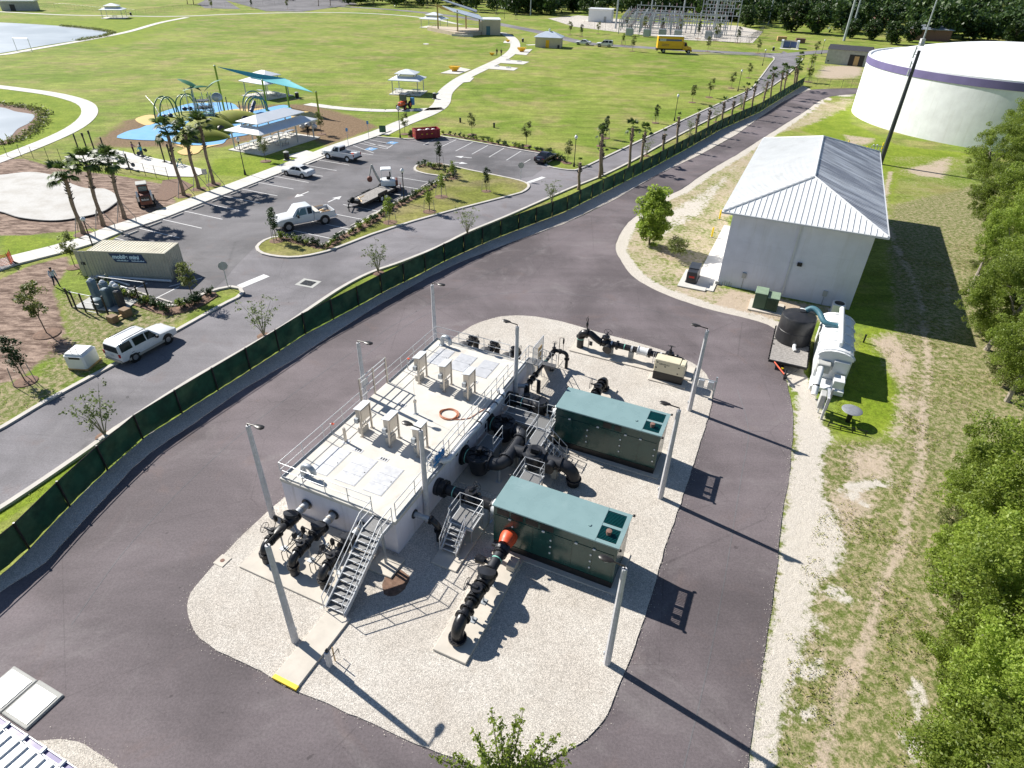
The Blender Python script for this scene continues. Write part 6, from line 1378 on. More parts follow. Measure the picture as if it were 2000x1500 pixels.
# --- mini excavator
g = G(757,372)
t = thing('mini_excavator', 'white compact excavator with dark tracks and a folded arm on the parking lot', 'excavator', (g[0],g[1]+.3,.01), 3.35); t.scale = (1.12,)*3
for s in (1,-1):
    m = MB(); m.prism([(-1.0,.0),(1.0,.0),(1.0,.0)],0,0) if False else m.tube([(x,s*.72,z) for x,z in ((-.85,.2),(-1.0,.28),(-.85,.42),(.85,.42),(1.0,.28),(.85,.2))],.17,8,closed=True); part('track', m, 'rubber', t)
part('undercarriage', MB().box(-.7,.7,-.55,.55,.3,.6), 'skid_red', t); part('blade', MB().box(-1.5,-1.4,-.9,.9,.1,.5), 'skid_red', t)
part('house', MB().bbox(-.95,.75,-.72,.72,.62,1.25,.12), 'plastic_white', t); part('counterweight', MB().bbox(-1.2,-.9,-.7,.7,.65,1.2,.08), 'skid_red', t)
part('canopy', MB().bbox(-.55,.65,-.6,.6,2.35,2.48,.05), 'plastic_white', t)
for x,y in ((-.5,-.55),(-.5,.55),(.6,-.55),(.6,.55)): part('canopy_post', MB().tube([(x,y,1.2),(x,y,2.36)],.035,6), 'plastic_white', t)
part('seat', MB().bbox(-.4,.05,-.25,.25,1.25,1.5).bbox(-.45,-.3,-.25,.25,1.5,2.0), 'cloth_black', t)
part('boom', MB().tube([(.75,0,.9),(1.3,0,2.0),(1.6,0,2.9)],[.14,.13,.1],8), 'conc_grey', t); part('stick', MB().tube([(1.6,0,2.9),(1.95,0,1.6)],[.1,.07],8), 'conc_grey', t); part('cylinder', MB().tube([(1.0,.1,1.1),(1.5,.1,2.3)],.045,6), 'chrome', t); part('bucket', MB().rod((1.95,-.25,1.3),(0,1,0),[(0,.3),(.5,.3)],10), 'skid_red', t)
# --- skid steer
g = G(283,403)
t = thing('skid_steer_loader', 'red and white skid steer loader standing on the bare soil', 'loader', (g[0],g[1]+.6,.0), PK_YAW+math.pi*.80); t.scale = (1.15,)*3
part('body', MB().bbox(-1.3,.7,-.55,.55,.4,1.35,.12), 'skid_red', t); part('cab', MB().bbox(-.35,.85,-.48,.48,1.3,2.15,.08), 'skid_red', t); part('cab_roof', MB().bbox(-.4,.9,-.5,.5,2.15,2.22,.03), 'conc_grey', t)
part('rear_window', MB().box(-.37,-.345,-.38,.38,1.5,2.0), 'glass_teal', t); part('rear_grille', MB().box(-1.33,-1.29,-.4,.4,.75,1.2), 'black_paint', t)
part('lettering', text_mesh('Bobcat', .24, .003, .004), 'plastic_white', t, rot=(math.pi/2,0,-math.pi/2), loc=(-1.34,.38,.85)).data.materials.append(MT['plastic_white'])
for s in (1,-1):
    part('lift_arm', MB().add([(-1.35,s*.62-.08,1.25),(-1.05,s*.62-.08,1.75),(.6,s*.62-.08,1.2),(1.5,s*.62-.08,.5),(1.4,s*.62-.08,.3),(.4,s*.62-.08,.95),(-1.1,s*.62-.08,.7),(-1.35,s*.62+.08,1.25),(-1.05,s*.62+.08,1.75),(.6,s*.62+.08,1.2),(1.5,s*.62+.08,.5),(1.4,s*.62+.08,.3),(.4,s*.62+.08,.95),(-1.1,s*.62+.08,.7)],[(0,1,2,3,4,5,6),(13,12,11,10,9,8,7)]+[(i,7+i,7+(i+1)%7,(i+1)%7) for i in range(7)]), 'plastic_white', t)
part('bucket', MB().box(1.4,2.1,-.85,.85,.05,.12).box(1.38,1.45,-.85,.85,.05,.6), 'pipe_dark', t); wheels(t, (-.65,.55), .78, .4, 'plastic_white', False)
# --- tractor
g = G(789,214)
t = thing('tractor', 'small orange tractor with a dark canopy and a blue barrel on the path', 'tractor', (g[0],g[1]+.8,.03), -1.9); t.scale = (1.12,)*3
part('bonnet', MB().bbox(.2,1.7,-.4,.4,.7,1.3,.12), 'orange_red', t); part('chassis', MB().box(-1.2,1.5,-.3,.3,.4,.75), 'pipe_dark', t); part('canopy', MB().bbox(-1.2,.5,-.75,.75,2.25,2.4,.08), 'steel_pole', t)
for x,y in ((-1.1,-.65),(-1.1,.65),(.35,-.65),(.35,.65)): part('canopy_post', MB().tube([(x,y,.9),(x,y,2.26)],.05,6), 'black_paint', t)
part('cab_glass', MB().box(.3,.36,-.6,.6,1.35,2.2), 'glass_teal', t); part('barrel', MB().rod((-1.4,.9,.5),(0,0,1),[(0,.38),(1.1,.38),(1.15,.3)],14), 'tractor_blue', t); part('seat', MB().bbox(-.6,-.1,-.3,.3,.9,1.3), 'cloth_black', t)
for x,r in ((-.7,.62),(1.2,.4)):
    for s in (1,-1): w_ = part('wheel', MB().rod((x,s*.75-.13,r),(0,1,0),[(0,r*.85),(.04,r),(.22,r),(.26,r*.85)],18), 'rubber', t); part('rim', MB().rod((x,s*.75-.14,r),(0,1,0),[(0,r*.5),(.28,r*.5)],14), 'orange_red', w_)
part('headlight', MB().cbox((1.7,-.25,1.1),(.06,.16,.12)).cbox((1.7,.25,1.1),(.06,.16,.12)), 'lamp_clear', t)
# --- red roll-off skip
a, b = G(812,274), G(856,272)
g = G(834,273); t = thing('skip', 'dark red open topped skip full of white rubbish bags', 'skip', (g[0]-.2,g[1]+1.0,.02), PK_YAW+math.pi/2-.75); t.scale = (.84,)*3
L2, W2_, Hh = 2.5, 1.15, 1.75
def wallq(m, p, q, th): pass
m = MB(); 
for s in (1,-1): m.box(-L2,L2,s*W2_-.05,s*W2_+.05,.25,Hh)
m.box(-L2,-L2+.1,-W2_+.05,W2_-.05,.25,Hh).box(L2-.1,L2,-W2_+.05,W2_-.05,.25,Hh).box(-L2+.1,L2-.1,-W2_+.05,W2_-.05,.25,.35)
part('shell', m, 'dumpster_red', t)
part('rim', MB().box(-L2-.06,L2+.06,W2_-.09,W2_+.09,Hh,Hh+.1).box(-L2-.06,L2+.06,-W2_-.09,-W2_+.09,Hh,Hh+.1).box(-L2-.06,-L2+.12,-W2_+.09,W2_-.09,Hh,Hh+.1).box(L2-.12,L2+.06,-W2_+.09,W2_-.09,Hh,Hh+.1), 'dumpster_red', t)
for x in np.linspace(-L2+.4,L2-.4,6):
    for s in (1,-1): part('side_rib', MB().box(x-.05,x+.05,min(s*W2_+s*.05,s*W2_+s*.13),max(s*W2_+s*.05,s*W2_+s*.13),.25,Hh), 'dumpster_red', t)
for s in (1,-1):
    for x in (-1.7,1.9): part('wheel', MB().rod((x,s*.8-.1,.16),(0,1,0),[(0,.16),(.2,.16)],12), 'rubber', t)
for x in (-1.2,-.2,.8): 
    part('yellow_mark', MB().box(x-.17,x+.17,-W2_-.15,-W2_-.14,1.02,1.16), 'yellow_paint', t); 
part('yellow_mark', MB().box(-L2-.03,-L2-.02,-.17,.17,1.05,1.19), 'yellow_paint', t)
for k in range(9):
    rx, ry = random.uniform(-1.7,1.7), random.uniform(-.7,.7); part('rubbish_bag', MB().ball((rx,ry,1.25+random.uniform(-.1,.3)),(.5,.42,.35),9,6), random.choice(['plastic_white','plastic_white','alu_plate','pipe_dark','wood_tan']), t)
# --- shipping container
a, b = G(188.6,542), G(342,548); cyw = math.atan2(b[1]-a[1], b[0]-a[0]); L3 = 7.15; W3 = 2.62; H3 = 2.62
t = thing('shipping_container', 'beige ribbed storage container with a navy and white name board', 'container', (a[0],a[1],.02), cyw)
def corr(m, p0, du, n, L, z0, z1, per=.28, dep=.05):
    p0, du, n = Vector(p0), Vector(du), Vector(n); k = int(L/per); vs = []; q = L/k
    for i in range(k):
        for f, d in ((0,0),(.3,0),(.5,-dep),(.8,-dep)): vs.append((i*q+f*q, d))
    vs.append((L,0)); P = [p0+du*s+n*d for s, d in vs]; N = len(P); o = [(p.x,p.y,z0) for p in P]+[(p.x,p.y,z1) for p in P]
    m.add(o, [(i,i+1,N+i+1,N+i) for i in range(N-1)])
m = MB(); corr(m,(0.08,0,0),(1,0,0),(0,-1,0),L3-.16,.15,H3-.1); part('side_wall', m, 'container_tan', t)
m = MB(); corr(m,(L3-.08,W3,0),(-1,0,0),(0,1,0),L3-.16,.15,H3-.1); part('side_wall', m, 'container_tan', t)
m = MB(); corr(m,(L3,.08,0),(0,1,0),(1,0,0),W3-.16,.15,H3-.1); part('end_wall', m, 'container_tan', t)
vs = []; k = 24
m = MB()
for i in range(k):
    x0 = .1+i*(L3-.2)/k; w_ = (L3-.2)/k; m.add([(x0,.08,H3-.03),(x0+w_*.5,.08,H3-.03),(x0+w_*.5,W3-.08,H3-.03),(x0,W3-.08,H3-.03)],[(0,1,2,3)]); m.add([(x0+w_*.5,.08,H3-.03),(x0+w_*.62,.08,H3+.01),(x0+w_*.62,W3-.08,H3+.01),(x0+w_*.5,W3-.08,H3-.03)],[(0,1,2,3)]); m.add([(x0+w_*.62,.08,H3+.01),(x0+w_*.88,.08,H3+.01),(x0+w_*.88,W3-.08,H3+.01),(x0+w_*.62,W3-.08,H3+.01)],[(0,1,2,3)]); m.add([(x0+w_*.88,.08,H3+.01),(x0+w_,.08,H3-.03),(x0+w_,W3-.08,H3-.03),(x0+w_*.88,W3-.08,H3+.01)],[(0,1,2,3)])
part('roof', m, 'container_roof', t)
m = MB()
for x in (0,L3-.1):
    for y in (0,W3-.1): m.box(x,x+.1,y,y+.1,.0,H3)
for y in (0,W3-.1): m.box(.1,L3-.1,y,y+.1,.0,.15).box(.1,L3-.1,y,y+.1,H3-.1,H3)
for x in (0,L3-.1): m.box(x,x+.1,.1,W3-.1,0,.15).box(x,x+.1,.1,W3-.1,H3-.1,H3)
part('frame', m, 'container_tan', t)
part('door', MB().bbox(-1.26,-.01,.0,.07,.1,H3-.06), 'container_tan', t); part('door_bar', MB().tube([(-.35,-.03,.12),(-.35,-.03,H3-.1)],.025,6).tube([(-.8,-.03,.12),(-.8,-.03,H3-.1)],.025,6), 'galv', t); part('door_stain', MB().box(-.95,-.55,-.014,-.004,1.2,1.5), 'pipe_dark', t)
part('floor', MB().box(.1,L3-.1,.1,W3-.1,.05,.14), 'wood_brown', t)
sg = part('sign_board', MB().add([(1.95,-.03,2.45),(1.95+.45,-.03,1.62),(5.0+.28,-.03,1.62),(5.0,-.03,2.45),(1.95,-.008,2.45),(2.4,-.008,1.62),(5.28,-.008,1.62),(5.0,-.008,2.45)],[(0,1,2,3),(7,6,5,4),(0,4,5,1),(1,5,6,2),(2,6,7,3),(3,7,4,0)]), 'sign_navy', t)
part('lettering', text_mesh('mobile mini', .52, .002, .022, shear=.1), 'sign_cyan', sg, rot=(math.pi/2,0,0), loc=(2.22,-.034,1.98)).data.materials.append(MT['sign_cyan'])
m = MB()
for k in range(26):
    if k in (11,12,13): continue
    x = 2.55+k*.098; m.box(x,x+.07,-.036,-.032,1.74,1.74+.07+.03*(k%3))
part('small_print', m, 'sign_cyan', sg, kind='stuff')
for y in (.35,.6): part('pallet', MB().box(L3+.08,L3+.18,y,y+1.0,.1,1.0).box(L3+.18,L3+.3,y,y+.1,.1,1.0).box(L3+.18,L3+.3,y+.85,y+.95,.1,1.0), 'wood_brown', t) if False else None
gp = G(345,545); t = thing('pallet', 'brown wooden pallets leaning against the right end of the container', 'pallet', (gp[0]+.2,gp[1]+.1,0), cyw)
for k in range(2):
    f_ = part('stringer', MB().box(k*.22,k*.22+.1,0,.08,.05,1.2).box(k*.22,k*.22+.1,.55,.63,.05,1.2).box(k*.22,k*.22+.1,1.1,1.18,.05,1.2), 'wood_brown', t)
    for z in (.1,.32,.54,.76,.98): part('slat', MB().box(k*.22+.102,k*.22+.125,0,1.18,z,z+.14), 'wood_grey', t)
def pipe_stick(lab, a, b, r=.09, z=.12, mat='alu'):
    g0, g1 = G(*a), G(*b); t = thing('pipe_length', lab, 'pipe', (g0[0],g0[1],z), 0, 'loose pipes beside the container'); d = g1-g0
    part('tube', MB().tube([(0,0,0),(d[0],d[1],.02)],r,10), mat, t)
pipe_stick('long blue-white pipe lying along the foot of the container', (190,542),(335,552),.12,.14,'sign_steel' if 'sign_steel' in MT else 'lamp_clear')
pipe_stick('short blue-white pipe lying in the container shadow, upper one', (220,549),(253,559),.1,.1,'lamp_clear')
pipe_stick('short blue-white pipe lying in the container shadow, lower one', (228,559),(250,566),.1,.1,'lamp_clear')
# --- wrapped tote beside the SUV
g = G(170,716); t = thing('wrapped_crate', 'white plastic wrapped crate on a pallet behind the SUV', 'crate', (g[0]-.3,g[1]+.3,0), hd+.35)
part('wrap', MB().bbox(-.85,.75,-.75,.75,.15,1.25,.12).bbox(-.75,.6,-.65,.65,1.2,1.32,.06), 'plastic_white', t)
part('pallet', MB().box(-.8,.8,-.75,.75,0,.14), 'wood_tan', t); part('strap', MB().box(-.87,-.84,-.5,.3,.95,1.1), 'black_paint', t)
for y in (-.3,.15): part('strap_end', MB().tube([(-.6,y,1.25),(-.62,y,1.75)],.02,5), 'wood_brown', t)
# --- transformer frame by the container
g = G(160,600); fy = cyw-.12
t = thing('utility_transformer_set', 'grey-blue transformers and cabinets on a concrete pad by the container', 'transformer', (g[0],g[1],0), fy)
part('pad', MB().bbox(-.6,3.9,-.2,2.3,0,.08), 'conc_grey', t)
for x,y,w_,h_ in ((.55,1.3,.55,2.0),(1.75,1.15,.55,1.95),(2.75,1.1,.6,1.9),(2.3,.5,.5,1.75),(3.3,.7,.45,1.6)): part('cabinet', MB().bbox(x-w_/2,x+w_/2,y-.3,y+.3,.08,h_,.08), 'steel_pole' if w_ < .5 else 'xfmr_blue', t)
for x,y in ((.55,1.3),(1.75,1.15),(2.75,1.1),(3.3,.7)): part('cap', MB().rod((x,y,1.9),(0,0,1),[(0,.2),(.12,.22),(.25,.1)],12), 'lamp_clear', t)
part('drum', MB().rod((1.45,.2,.1),(0,0,1),[(0,.4),(.7,.4),(.8,.2)],14), 'xfmr_blue', t)
t = thing('post_rail_guard', 'black posts joined by thin white rails round the transformers', 'post frame', (g[0],g[1],0), fy)
for x,y in ((-.85,-.1),(.0,-.55),(1.0,-.75),(2.2,-.9),(3.1,-.8),(4.7,2.3),(.3,2.5),(4.5,1.4)): part('post', MB().tube([(x,y,0),(x,y,1.75)],.07,7), 'black_paint', t)
for a_,b_,z in (((.0,-.55),(2.2,-.9),1.7),((1.0,-.75),(2.6,-.85),.95),((1.0,-.75),(2.4,-.9),.15),((.3,2.5),(4.7,2.3),1.72)): part('rail', MB().tube([(*a_,z),(*b_,z)],.035,6), 'alu', t)
g = G(235,622); t = thing('dark_crate', 'pair of dark boxes on the grass above the SUV', 'box', (g[0],g[1],0), hd)
part('box', MB().bbox(-.9,-.3,-.35,.35,0,.55), 'wood_brown', t); part('box', MB().bbox(.25,.9,-.4,.35,0,.65), 'wood_brown', t); part('bar', MB().box(-.3,.25,-.1,.1,.15,.25), 'wood_tan', t)
# ================================================================ MARKINGS (parts of the lot)
def mark(name, poly, mat='line_white', z=.014, parent=None):
    return part(name, MB().sheet(poly, z), mat, parent or LOTO)
def lineq(a, b, w, name='stall_line', mat='line_white', parent=None, z=.014):
    a, b = np.array(a[:2]), np.array(b[:2]); d = (b-a)/np.linalg.norm(b-a); n = np.array([-d[1],d[0]])*w/2
    return mark(name, [a-n,b-n,b+n,a+n], mat, z, parent)
U = np.array([CY,SY]); V = np.array([-SY,CY])
h0, h1 = G(318,428.7)[:2], G(618,312)[:2]; hd3 = (h1-h0)/9
ud = U
for k in range(-2, 12):
    a = h0+hd3*k
    if k == 10: continue
    lineq(a, a+ud*5.9, .12)
def wheelstop(lab_i, c, d, parent=None):
    t = thing('wheel_stop', lab_i, 'wheel stop', (c[0],c[1],.012), math.atan2(d[1],d[0]), 'concrete wheel stops in the bays'); part('bar', WS, 'kerb_conc', t); return t
WS = MB().bbox(-.9,.9,-.09,.09,0,.13,.03).mesh('bar','kerb_conc')
for k in range(-2, 11):
    c = h0+hd3*(k+.5)+ud*.55; wheelstop(f'concrete wheel stop in the {ORD[k+2]} bay of the sidewalk row counted from the container', c, hd3)
# right row (middle island side)
ri = [((629,481),(560,444)),((657,462),(602,440)),((692,446),(640,421)),((720,430),(672,408)),((745,412),(700,395)),((778,394),(735,374)),((815,384),(750,365)),((826,369),(769,358.6)),((846,357.5),(776,344))]
g0, g1 = G(651,467)[:2], G(846,357.5)[:2]
dr = (g1-g0); n_ = 7; dr = dr/n_
for k in range(0, n_+1):
    b = g0+dr*k; lineq(b, b-ud*5.6, .12)
for k in range(0, n_):
    wheelstop(f'concrete wheel stop in the {ORD[k]} bay of the island row counted from its rounded end', g0+dr*(k+.5)-ud*.45, dr)
# back row along the far kerb
b0, b1 = G(857,266)[:2], G(1040,299)[:2]; nb = 6; db = (b1-b0)/nb; vb_ = np.array([-.52,-.85]); 
o0, o1 = G(829,282)[:2], G(860,288)[:2]
for (a_, b_) in (((860,267),(827,283)),((891,273),(859,288)),((923,278),(890,295)),((953,284),(922,301)),((985,289),(955,307)),((1018,295),(989,313)),((1036,311),(1024,318))): lineq(G(*a_), G(*b_), .12)
for k,((ax,ay),(bx,by)) in enumerate((((862,266),(885,270)),((893,272),(915,275)),((925,276),(948,280)),((957,282),(981,286)),((989,288),(1013,292)))):
    a, b = G(ax,ay)[:2], G(bx,by)[:2]; wheelstop(f'concrete wheel stop in the {ORD[k]} bay of the back row counted from the red skip', (a+b)/2+np.array([.1,-.5]), b-a)
# container bays
for a_, b_ in (((240,575),(288,553)),((290,590),(350,560)),((330,560),(395,543))): lineq(G(*a_), G(*b_), .12)
for k,((ax,ay),(bx,by)) in enumerate((((264,570),(296,580)),((310,584),(337,593)))): a, b = G(ax,ay)[:2], G(bx,by)[:2]; wheelstop('concrete wheel stop just right of the container shadow, '+('upper' if k == 0 else 'lower')+' one', (a+b)/2, b-a)
def arrow(px, py, d, L=2.7, w=.55, name='arrow_mark'):
    c = G(px,py)[:2]; d = np.array(d)/np.linalg.norm(d); n = np.array([-d[1],d[0]])
    mark(name, [c-d*L/2-n*.1, c+d*.15-n*.1, c+d*.15-n*w, c+d*L/2, c+d*.15+n*w, c+d*.15+n*.1, c-d*L/2+n*.1])
arrow(589,380,-V); arrow(654,389,V); arrow(905,307,(-1,.25)); arrow(897,318,(1,-.3))
lineq(G(468,560), G(521,538), .85, 'stop_bar', parent=LOTO); lineq(G(1031,357), G(1062,346), .7, 'stop_bar', parent=LOTO)
# accessible bays
for a_,b_ in (((700,279),(755,291)),((716,272),(766,281)),((722,281),(764,287)),((708,276),(760,289)),((690,284),(730,299)),((755,291),(767,283))): lineq(G(*a_), G(*b_), .12)
for px,py in ((725,291),(766,279)):
    c = G(px,py)[:2]; mark('accessible_symbol_panel', [c-U*.75-V*.75,c+U*.75-V*.75,c+U*.75+V*.75,c-U*.75+V*.75], 'line_blue')
    part('accessible_symbol', MB().add([(c[0]+math.cos(a)*r_,c[1]+math.sin(a)*r_,.02) for a in np.linspace(.6,5.2,12) for r_ in (.24,.38)],[(2*i,2*i+1,2*i+3,2*i+2) for i in range(11)]).add([(c[0]-.1,c[1]+.1,.02),(c[0]+.1,c[1]+.1,.02),(c[0]+.1,c[1]+.6,.02),(c[0]-.1,c[1]+.6,.02)],[(0,1,2,3)]), 'line_white', LOTO)
# drain in the road
t = thing('drain_grate', 'square iron drain grate in a concrete frame in the road', 'drain', G(602,553,.0), YAW+.1)
part('frame', MB().box(-.95,.95,-.75,.75,0,.012), 'conc_grey', t); 
for k in range(8): part('bar', MB().box(-.6,.6,-.48+k*.12,-.40+k*.12,.012,.03), 'black_paint', t)
# construction line between stalls (tar seam marks)
# ================================================================ PARK
def HG(bx, by, ty):
    """height of an upright whose foot and top are seen at (bx,by) and row ty"""
    b = G(bx,by); lo, hi = 0., 60.
    for _ in range(40):
        m_ = (lo+hi)/2; q = AX @ (np.array([b[0],b[1],m_])-np.array([0,0,CAMH])); y = 750-FPX*q[1]/q[2]
        if y > ty: lo = m_
        else: hi = m_
    return lo
# ponds, splash pad, play surface, fitness pad
def flat(name, px, mat, z=.0, closed=True, n=4):
    return struct(name, MB().sheet([tuple(G(x,y)[:2]) for x,y in catmull(px,n,True)], z), mat)
flat('pond', [(-120,40),(0,44),(60,47),(120,51),(180,57),(222,64),(205,70),(150,79),(80,90),(0,104),(-120,120)], 'water', .02)
flat('pond_edge', [(-60,207),(0,203),(40,208),(70,214),(88,221),(82,238),(60,262),(30,276),(0,283),(-60,292)], 'mulch', .02)
flat('pond', [(-60,212),(0,210),(30,218),(55,222),(68,226),(58,240),(35,252),(20,268),(0,277),(-60,285)], 'water', .05)
flat('splash_pad', [(-60,345),(0,343),(60,337),(110,345),(140,360),(170,369),(205,370),(228,383),(228,396),(200,415),(150,427),(100,432),(40,427),(0,415),(-60,408)], 'pool_conc', .10)
struct('splash_pad_edge', MB().ribbon([G(x,y)[:2] for x,y in catmull([(-60,408),(0,415),(40,427),(100,433),(150,428),(200,416),(229,397)],5)], .14, .0, .16), 'pipe_dark')
flat('play_surface', [(228,269),(250,256),(272,251),(290,243),(306,236),(310,222),(338,212),(367,203),(398,201),(451,201),(470,214),(500,216),(545,206),(566,209),(580,235),(545,245),(510,252),(492,262),(447,270),(436,280),(409,284),(354,282),(321,275),(283,274)], 'play_blue', .03, n=3)
flat('play_surface_tan', [(264,234),(282,226),(300,225),(306,233),(302,241),(283,245)], 'play_tan', .045)
flat('play_surface_tan', [(342,283),(360,290),(346,297),(360,303),(385,300),(398,290),(436,281),(409,284),(376,285)], 'play_tan', .045, n=3)
flat('play_surface_tan', [(430,218),(465,213),(490,213),(520,211),(500,216),(466,221),(440,224)], 'play_tan', .045, n=3)
flat('play_surface_tan', [(575,220),(600,218),(628,229),(600,238),(570,232)], 'play_tan', .045, n=3)
flat('fitness_pad', [(125,307),(160,297),(205,290),(240,296),(300,309),(352,320),(392,330),(402,338),(378,346),(330,345),(282,336),(215,325),(160,316)], 'walk_conc', .06, n=1)
for q in ([(1000,98),(1040,96),(1028,108),(990,104)],[(860,143),(895,131),(920,136),(896,145)],[(975,115),(1034,121),(1022,126),(955,122)],[(955,127),(1012,133),(1004,138),(930,133)],[(902,150),(926,152),(918,160),(898,162)],[(985,80),(1003,80),(1003,85),(983,84)]):
    flat('concrete_pad', q, 'walk_conc', .045, n=1)
flat('round_cover', [(826,86),(832,84.8),(838,86),(832,87.2)], 'walk_conc', .05)
flat('path_apron', [(556,305),(598,294),(622,300),(640,306),(600,322),(580,318),(590,310)], 'walk_conc', .05, n=1)
flat('bare_ground', [(318,352),(350,349),(378,362),(345,382),(325,392),(305,390)], 'mulch', .02, n=1)
struct('bare_soil', MB().prism(jag(catmull([F(7.3,-1.6)[:2],F(7.9,-2.4)[:2],F(8.6,-2.0)[:2],F(8.5,-1.1)[:2],F(7.8,-.8)[:2]],3,True),.12,.2),.0,.062), 'mulch')
# mounds
def mound(lab, px, py, rx, ry, h, rz=0.0, hole=None):
    g = G(px,py); t = thing('play_mound', lab, 'play mound', (g[0],g[1],.03), rz); vs = []; fs = []; N, Mx = 28, 8
    for i in range(Mx+1):
        r = 1-i/Mx
        for k in range(N):
            a = 2*math.pi*k/N; w = 1+.12*math.sin(2*a+1)+.06*math.sin(3*a); vs.append((rx*r*w*math.cos(a), ry*r*w*math.sin(a), h*(1-r**2.2)))
    for i in range(Mx):
        for k in range(N): fs.append((i*N+k,i*N+(k+1)%N,(i+1)*N+(k+1)%N,(i+1)*N+k))
    part('mound', MB().add(vs,fs,True), 'play_olive', t)
    if hole: part('tunnel_mouth', MB().rod((hole[0],hole[1],hole[2]),(hole[3],hole[4],.25),[(-1.2,.75),(.5,.8),(.51,.62)],16), 'black_paint', t)
    return t
mound('big olive green play mound in the middle of the playground', 407,258,4.2,4.6,2.3,.4,(1.9,-2.0,.5,.8,-.7))
mound('olive green play mound behind the climbing tower, toward the arches', 455,235,5.0,3.4,1.6,.2,(2.4,-1.6,.2,.5,-.9))
mound('front olive green play mound with a dark tunnel mouth', 392,271,4.0,3.0,1.5,.2,(-.4,-2.1,.2,-.3,-1))
for px,py,l in ((331,234,'flat olive disc mound at the left arch of the playground'),(375,223,'flat olive disc mound in front of the climbing tower')): mound(l, px, py, 3.4, 2.6, .45)
def arch(t, a, b, top, r=.09, mat='play_teal', name='arch'):
    a, b = Vector(a), Vector(b); pts = [a.lerp(b,(1-math.cos(q))/2)+Vector((0,0,top*math.sin(q)**.7 if 0 < q < math.pi else 0)) for q in np.linspace(0,math.pi,17)]
    return part(name, MB().tube(pts, r, 8), mat, t)
def loc(t, px, py, z=0): g = G(px,py); return (g[0]-t.location.x, g[1]-t.location.y, z)
# arched swings
for lab, q, mt_ in (('left pair of green arches with hanging seats in the playground',[((306,240),(343,226),HG(312,240,195)),((318,244),(352,230),HG(318,244,196))],'play_green'),('second pair of green arches with dark nest seats in the playground',[((346,222),(383,216),HG(350,222,187)),((356,227),(390,219),HG(356,227,187))],'play_green')):
    g = G(*q[0][0]); t = thing('arch_swing', lab, 'play arch', g)
    for a, b, h in q: arch(t, loc(t,*a), loc(t,*b), h, .11, mt_)
    a0, b0 = Vector(loc(t,*q[0][0])), Vector(loc(t,*q[0][1])); a1, b1 = Vector(loc(t,*q[1][0])), Vector(loc(t,*q[1][1])); h = q[0][2]
    for f in (.35,.5,.65):
        p, r_ = a0.lerp(b0,f), a1.lerp(b1,f); part('cross_bar', MB().tube([p+Vector((0,0,h*.97)), r_+Vector((0,0,h*.97))],.06,6), mt_, t)
    for f in (.38,.62):
        p = a0.lerp(b1,f); part('seat', MB().ball((p.x,p.y,.75),(.5,.4,.35),10,6), 'play_navy', t); part('rope', MB().tube([(p.x,p.y,1.0),(p.x,p.y,h*.95)],.03,4), 'black_paint', t)
g = G(485,222); t = thing('climbing_arches', 'row of blue-grey climbing arches with a rope net by the shade posts', 'climbing frame', g)
for a,b,ty,w in (((477,223),(520,216),178,226),((480,222),(515,212),188,224),((487,224),(524,218),190,228)): arch(t, loc(t,*a), loc(t,*b), HG((a[0]+b[0])/2,(a[1]+b[1])/2,ty), .11, 'play_teal')
m = MB(); A0, B0 = Vector(loc(t,480,224)), Vector(loc(t,517,216))
for f in np.linspace(.15,.85,9): p = A0.lerp(B0,f); m.tube([p+Vector((0,0,.1)), p+Vector((.3,.2,4.0*math.sin(math.pi*f)**.7))],.025,4,False)
for z in (.8,1.5,2.2,2.9): m.tube([A0.lerp(B0,.2)+Vector((0,0,z)), A0.lerp(B0,.8)+Vector((0,0,z))],.025,4,False)
part('rope_net', m, 'play_navy', t, kind='stuff'); part('slide', MB().tube([(Vector(loc(t,490,226))+Vector((0,0,.3))),(Vector(loc(t,500,217))+Vector((0,0,1.6)))],[.35,.35],8), 'play_navy', t)
# climbing tower
g = G(405,240); t = thing('climbing_tower', 'tall climbing tower of grey tubes with green leaf shaped roofs', 'climbing tower', g)
R_ = random.Random(4)
for i in range(12):
    a = i*math.pi/6; x, y = 2.4*math.cos(a)*(1 if i%2 else .6), 2.2*math.sin(a)*(1 if i%2 else .6); part('post', MB().tube([(x,y,0),(x,y,R_.uniform(4.0,6.2))],.07,6), 'sub_steel' if i%3 else 'play_green', t)
for z,s in ((1.3,1.4),(2.5,1.2),(3.6,1.0)): part('platform', MB().rod((0,0,z),(0,0,1),[(0,1.2*s),(.12,1.2*s)],10), 'play_teal' if z < 2 else 'pipe_dark', t)
m = MB()
for i in range(40):
    a, b = R_.uniform(0,6.28), R_.uniform(0,6.28); z0, z1 = R_.uniform(.5,3), R_.uniform(1.5,5); m.tube([(2.1*math.cos(a),2.0*math.sin(a),z0),(1.6*math.cos(b),1.6*math.sin(b),z1)],.03,4,False)
part('rope_net', m, 'sub_steel', t, kind='stuff')
for (x0,y0,x1,y1,z0,z1,w) in ((-3.6,.6,.5,-.4,6.9,5.2,1.0),(4.0,.6,.6,.1,7.0,5.0,.8),(-2.2,-1.5,1.4,1.4,5.4,5.6,1.0)):
    vs = []; fs = []
    for i in range(9):
        f = i/8; ww = w*math.sin(math.pi*min(1,f*1.0+.04))**.8; c = Vector((x0+(x1-x0)*f, y0+(y1-y0)*f, z0+(z1-z0)*f+.5*math.sin(math.pi*f))); vs += [c+Vector((0,ww,-.25*ww)), c, c+Vector((0,-ww,-.25*ww))]
    for i in range(8): fs += [(i*3,i*3+1,i*3+4,i*3+3),(i*3+1,i*3+2,i*3+5,i*3+4)]
    part('leaf_roof', MB().add(vs,fs,True), 'play_green', t)
part('nest_ball', MB().ball((2.6,.3,4.2),(.9,.9,.75),12,8), 'sub_steel', t)
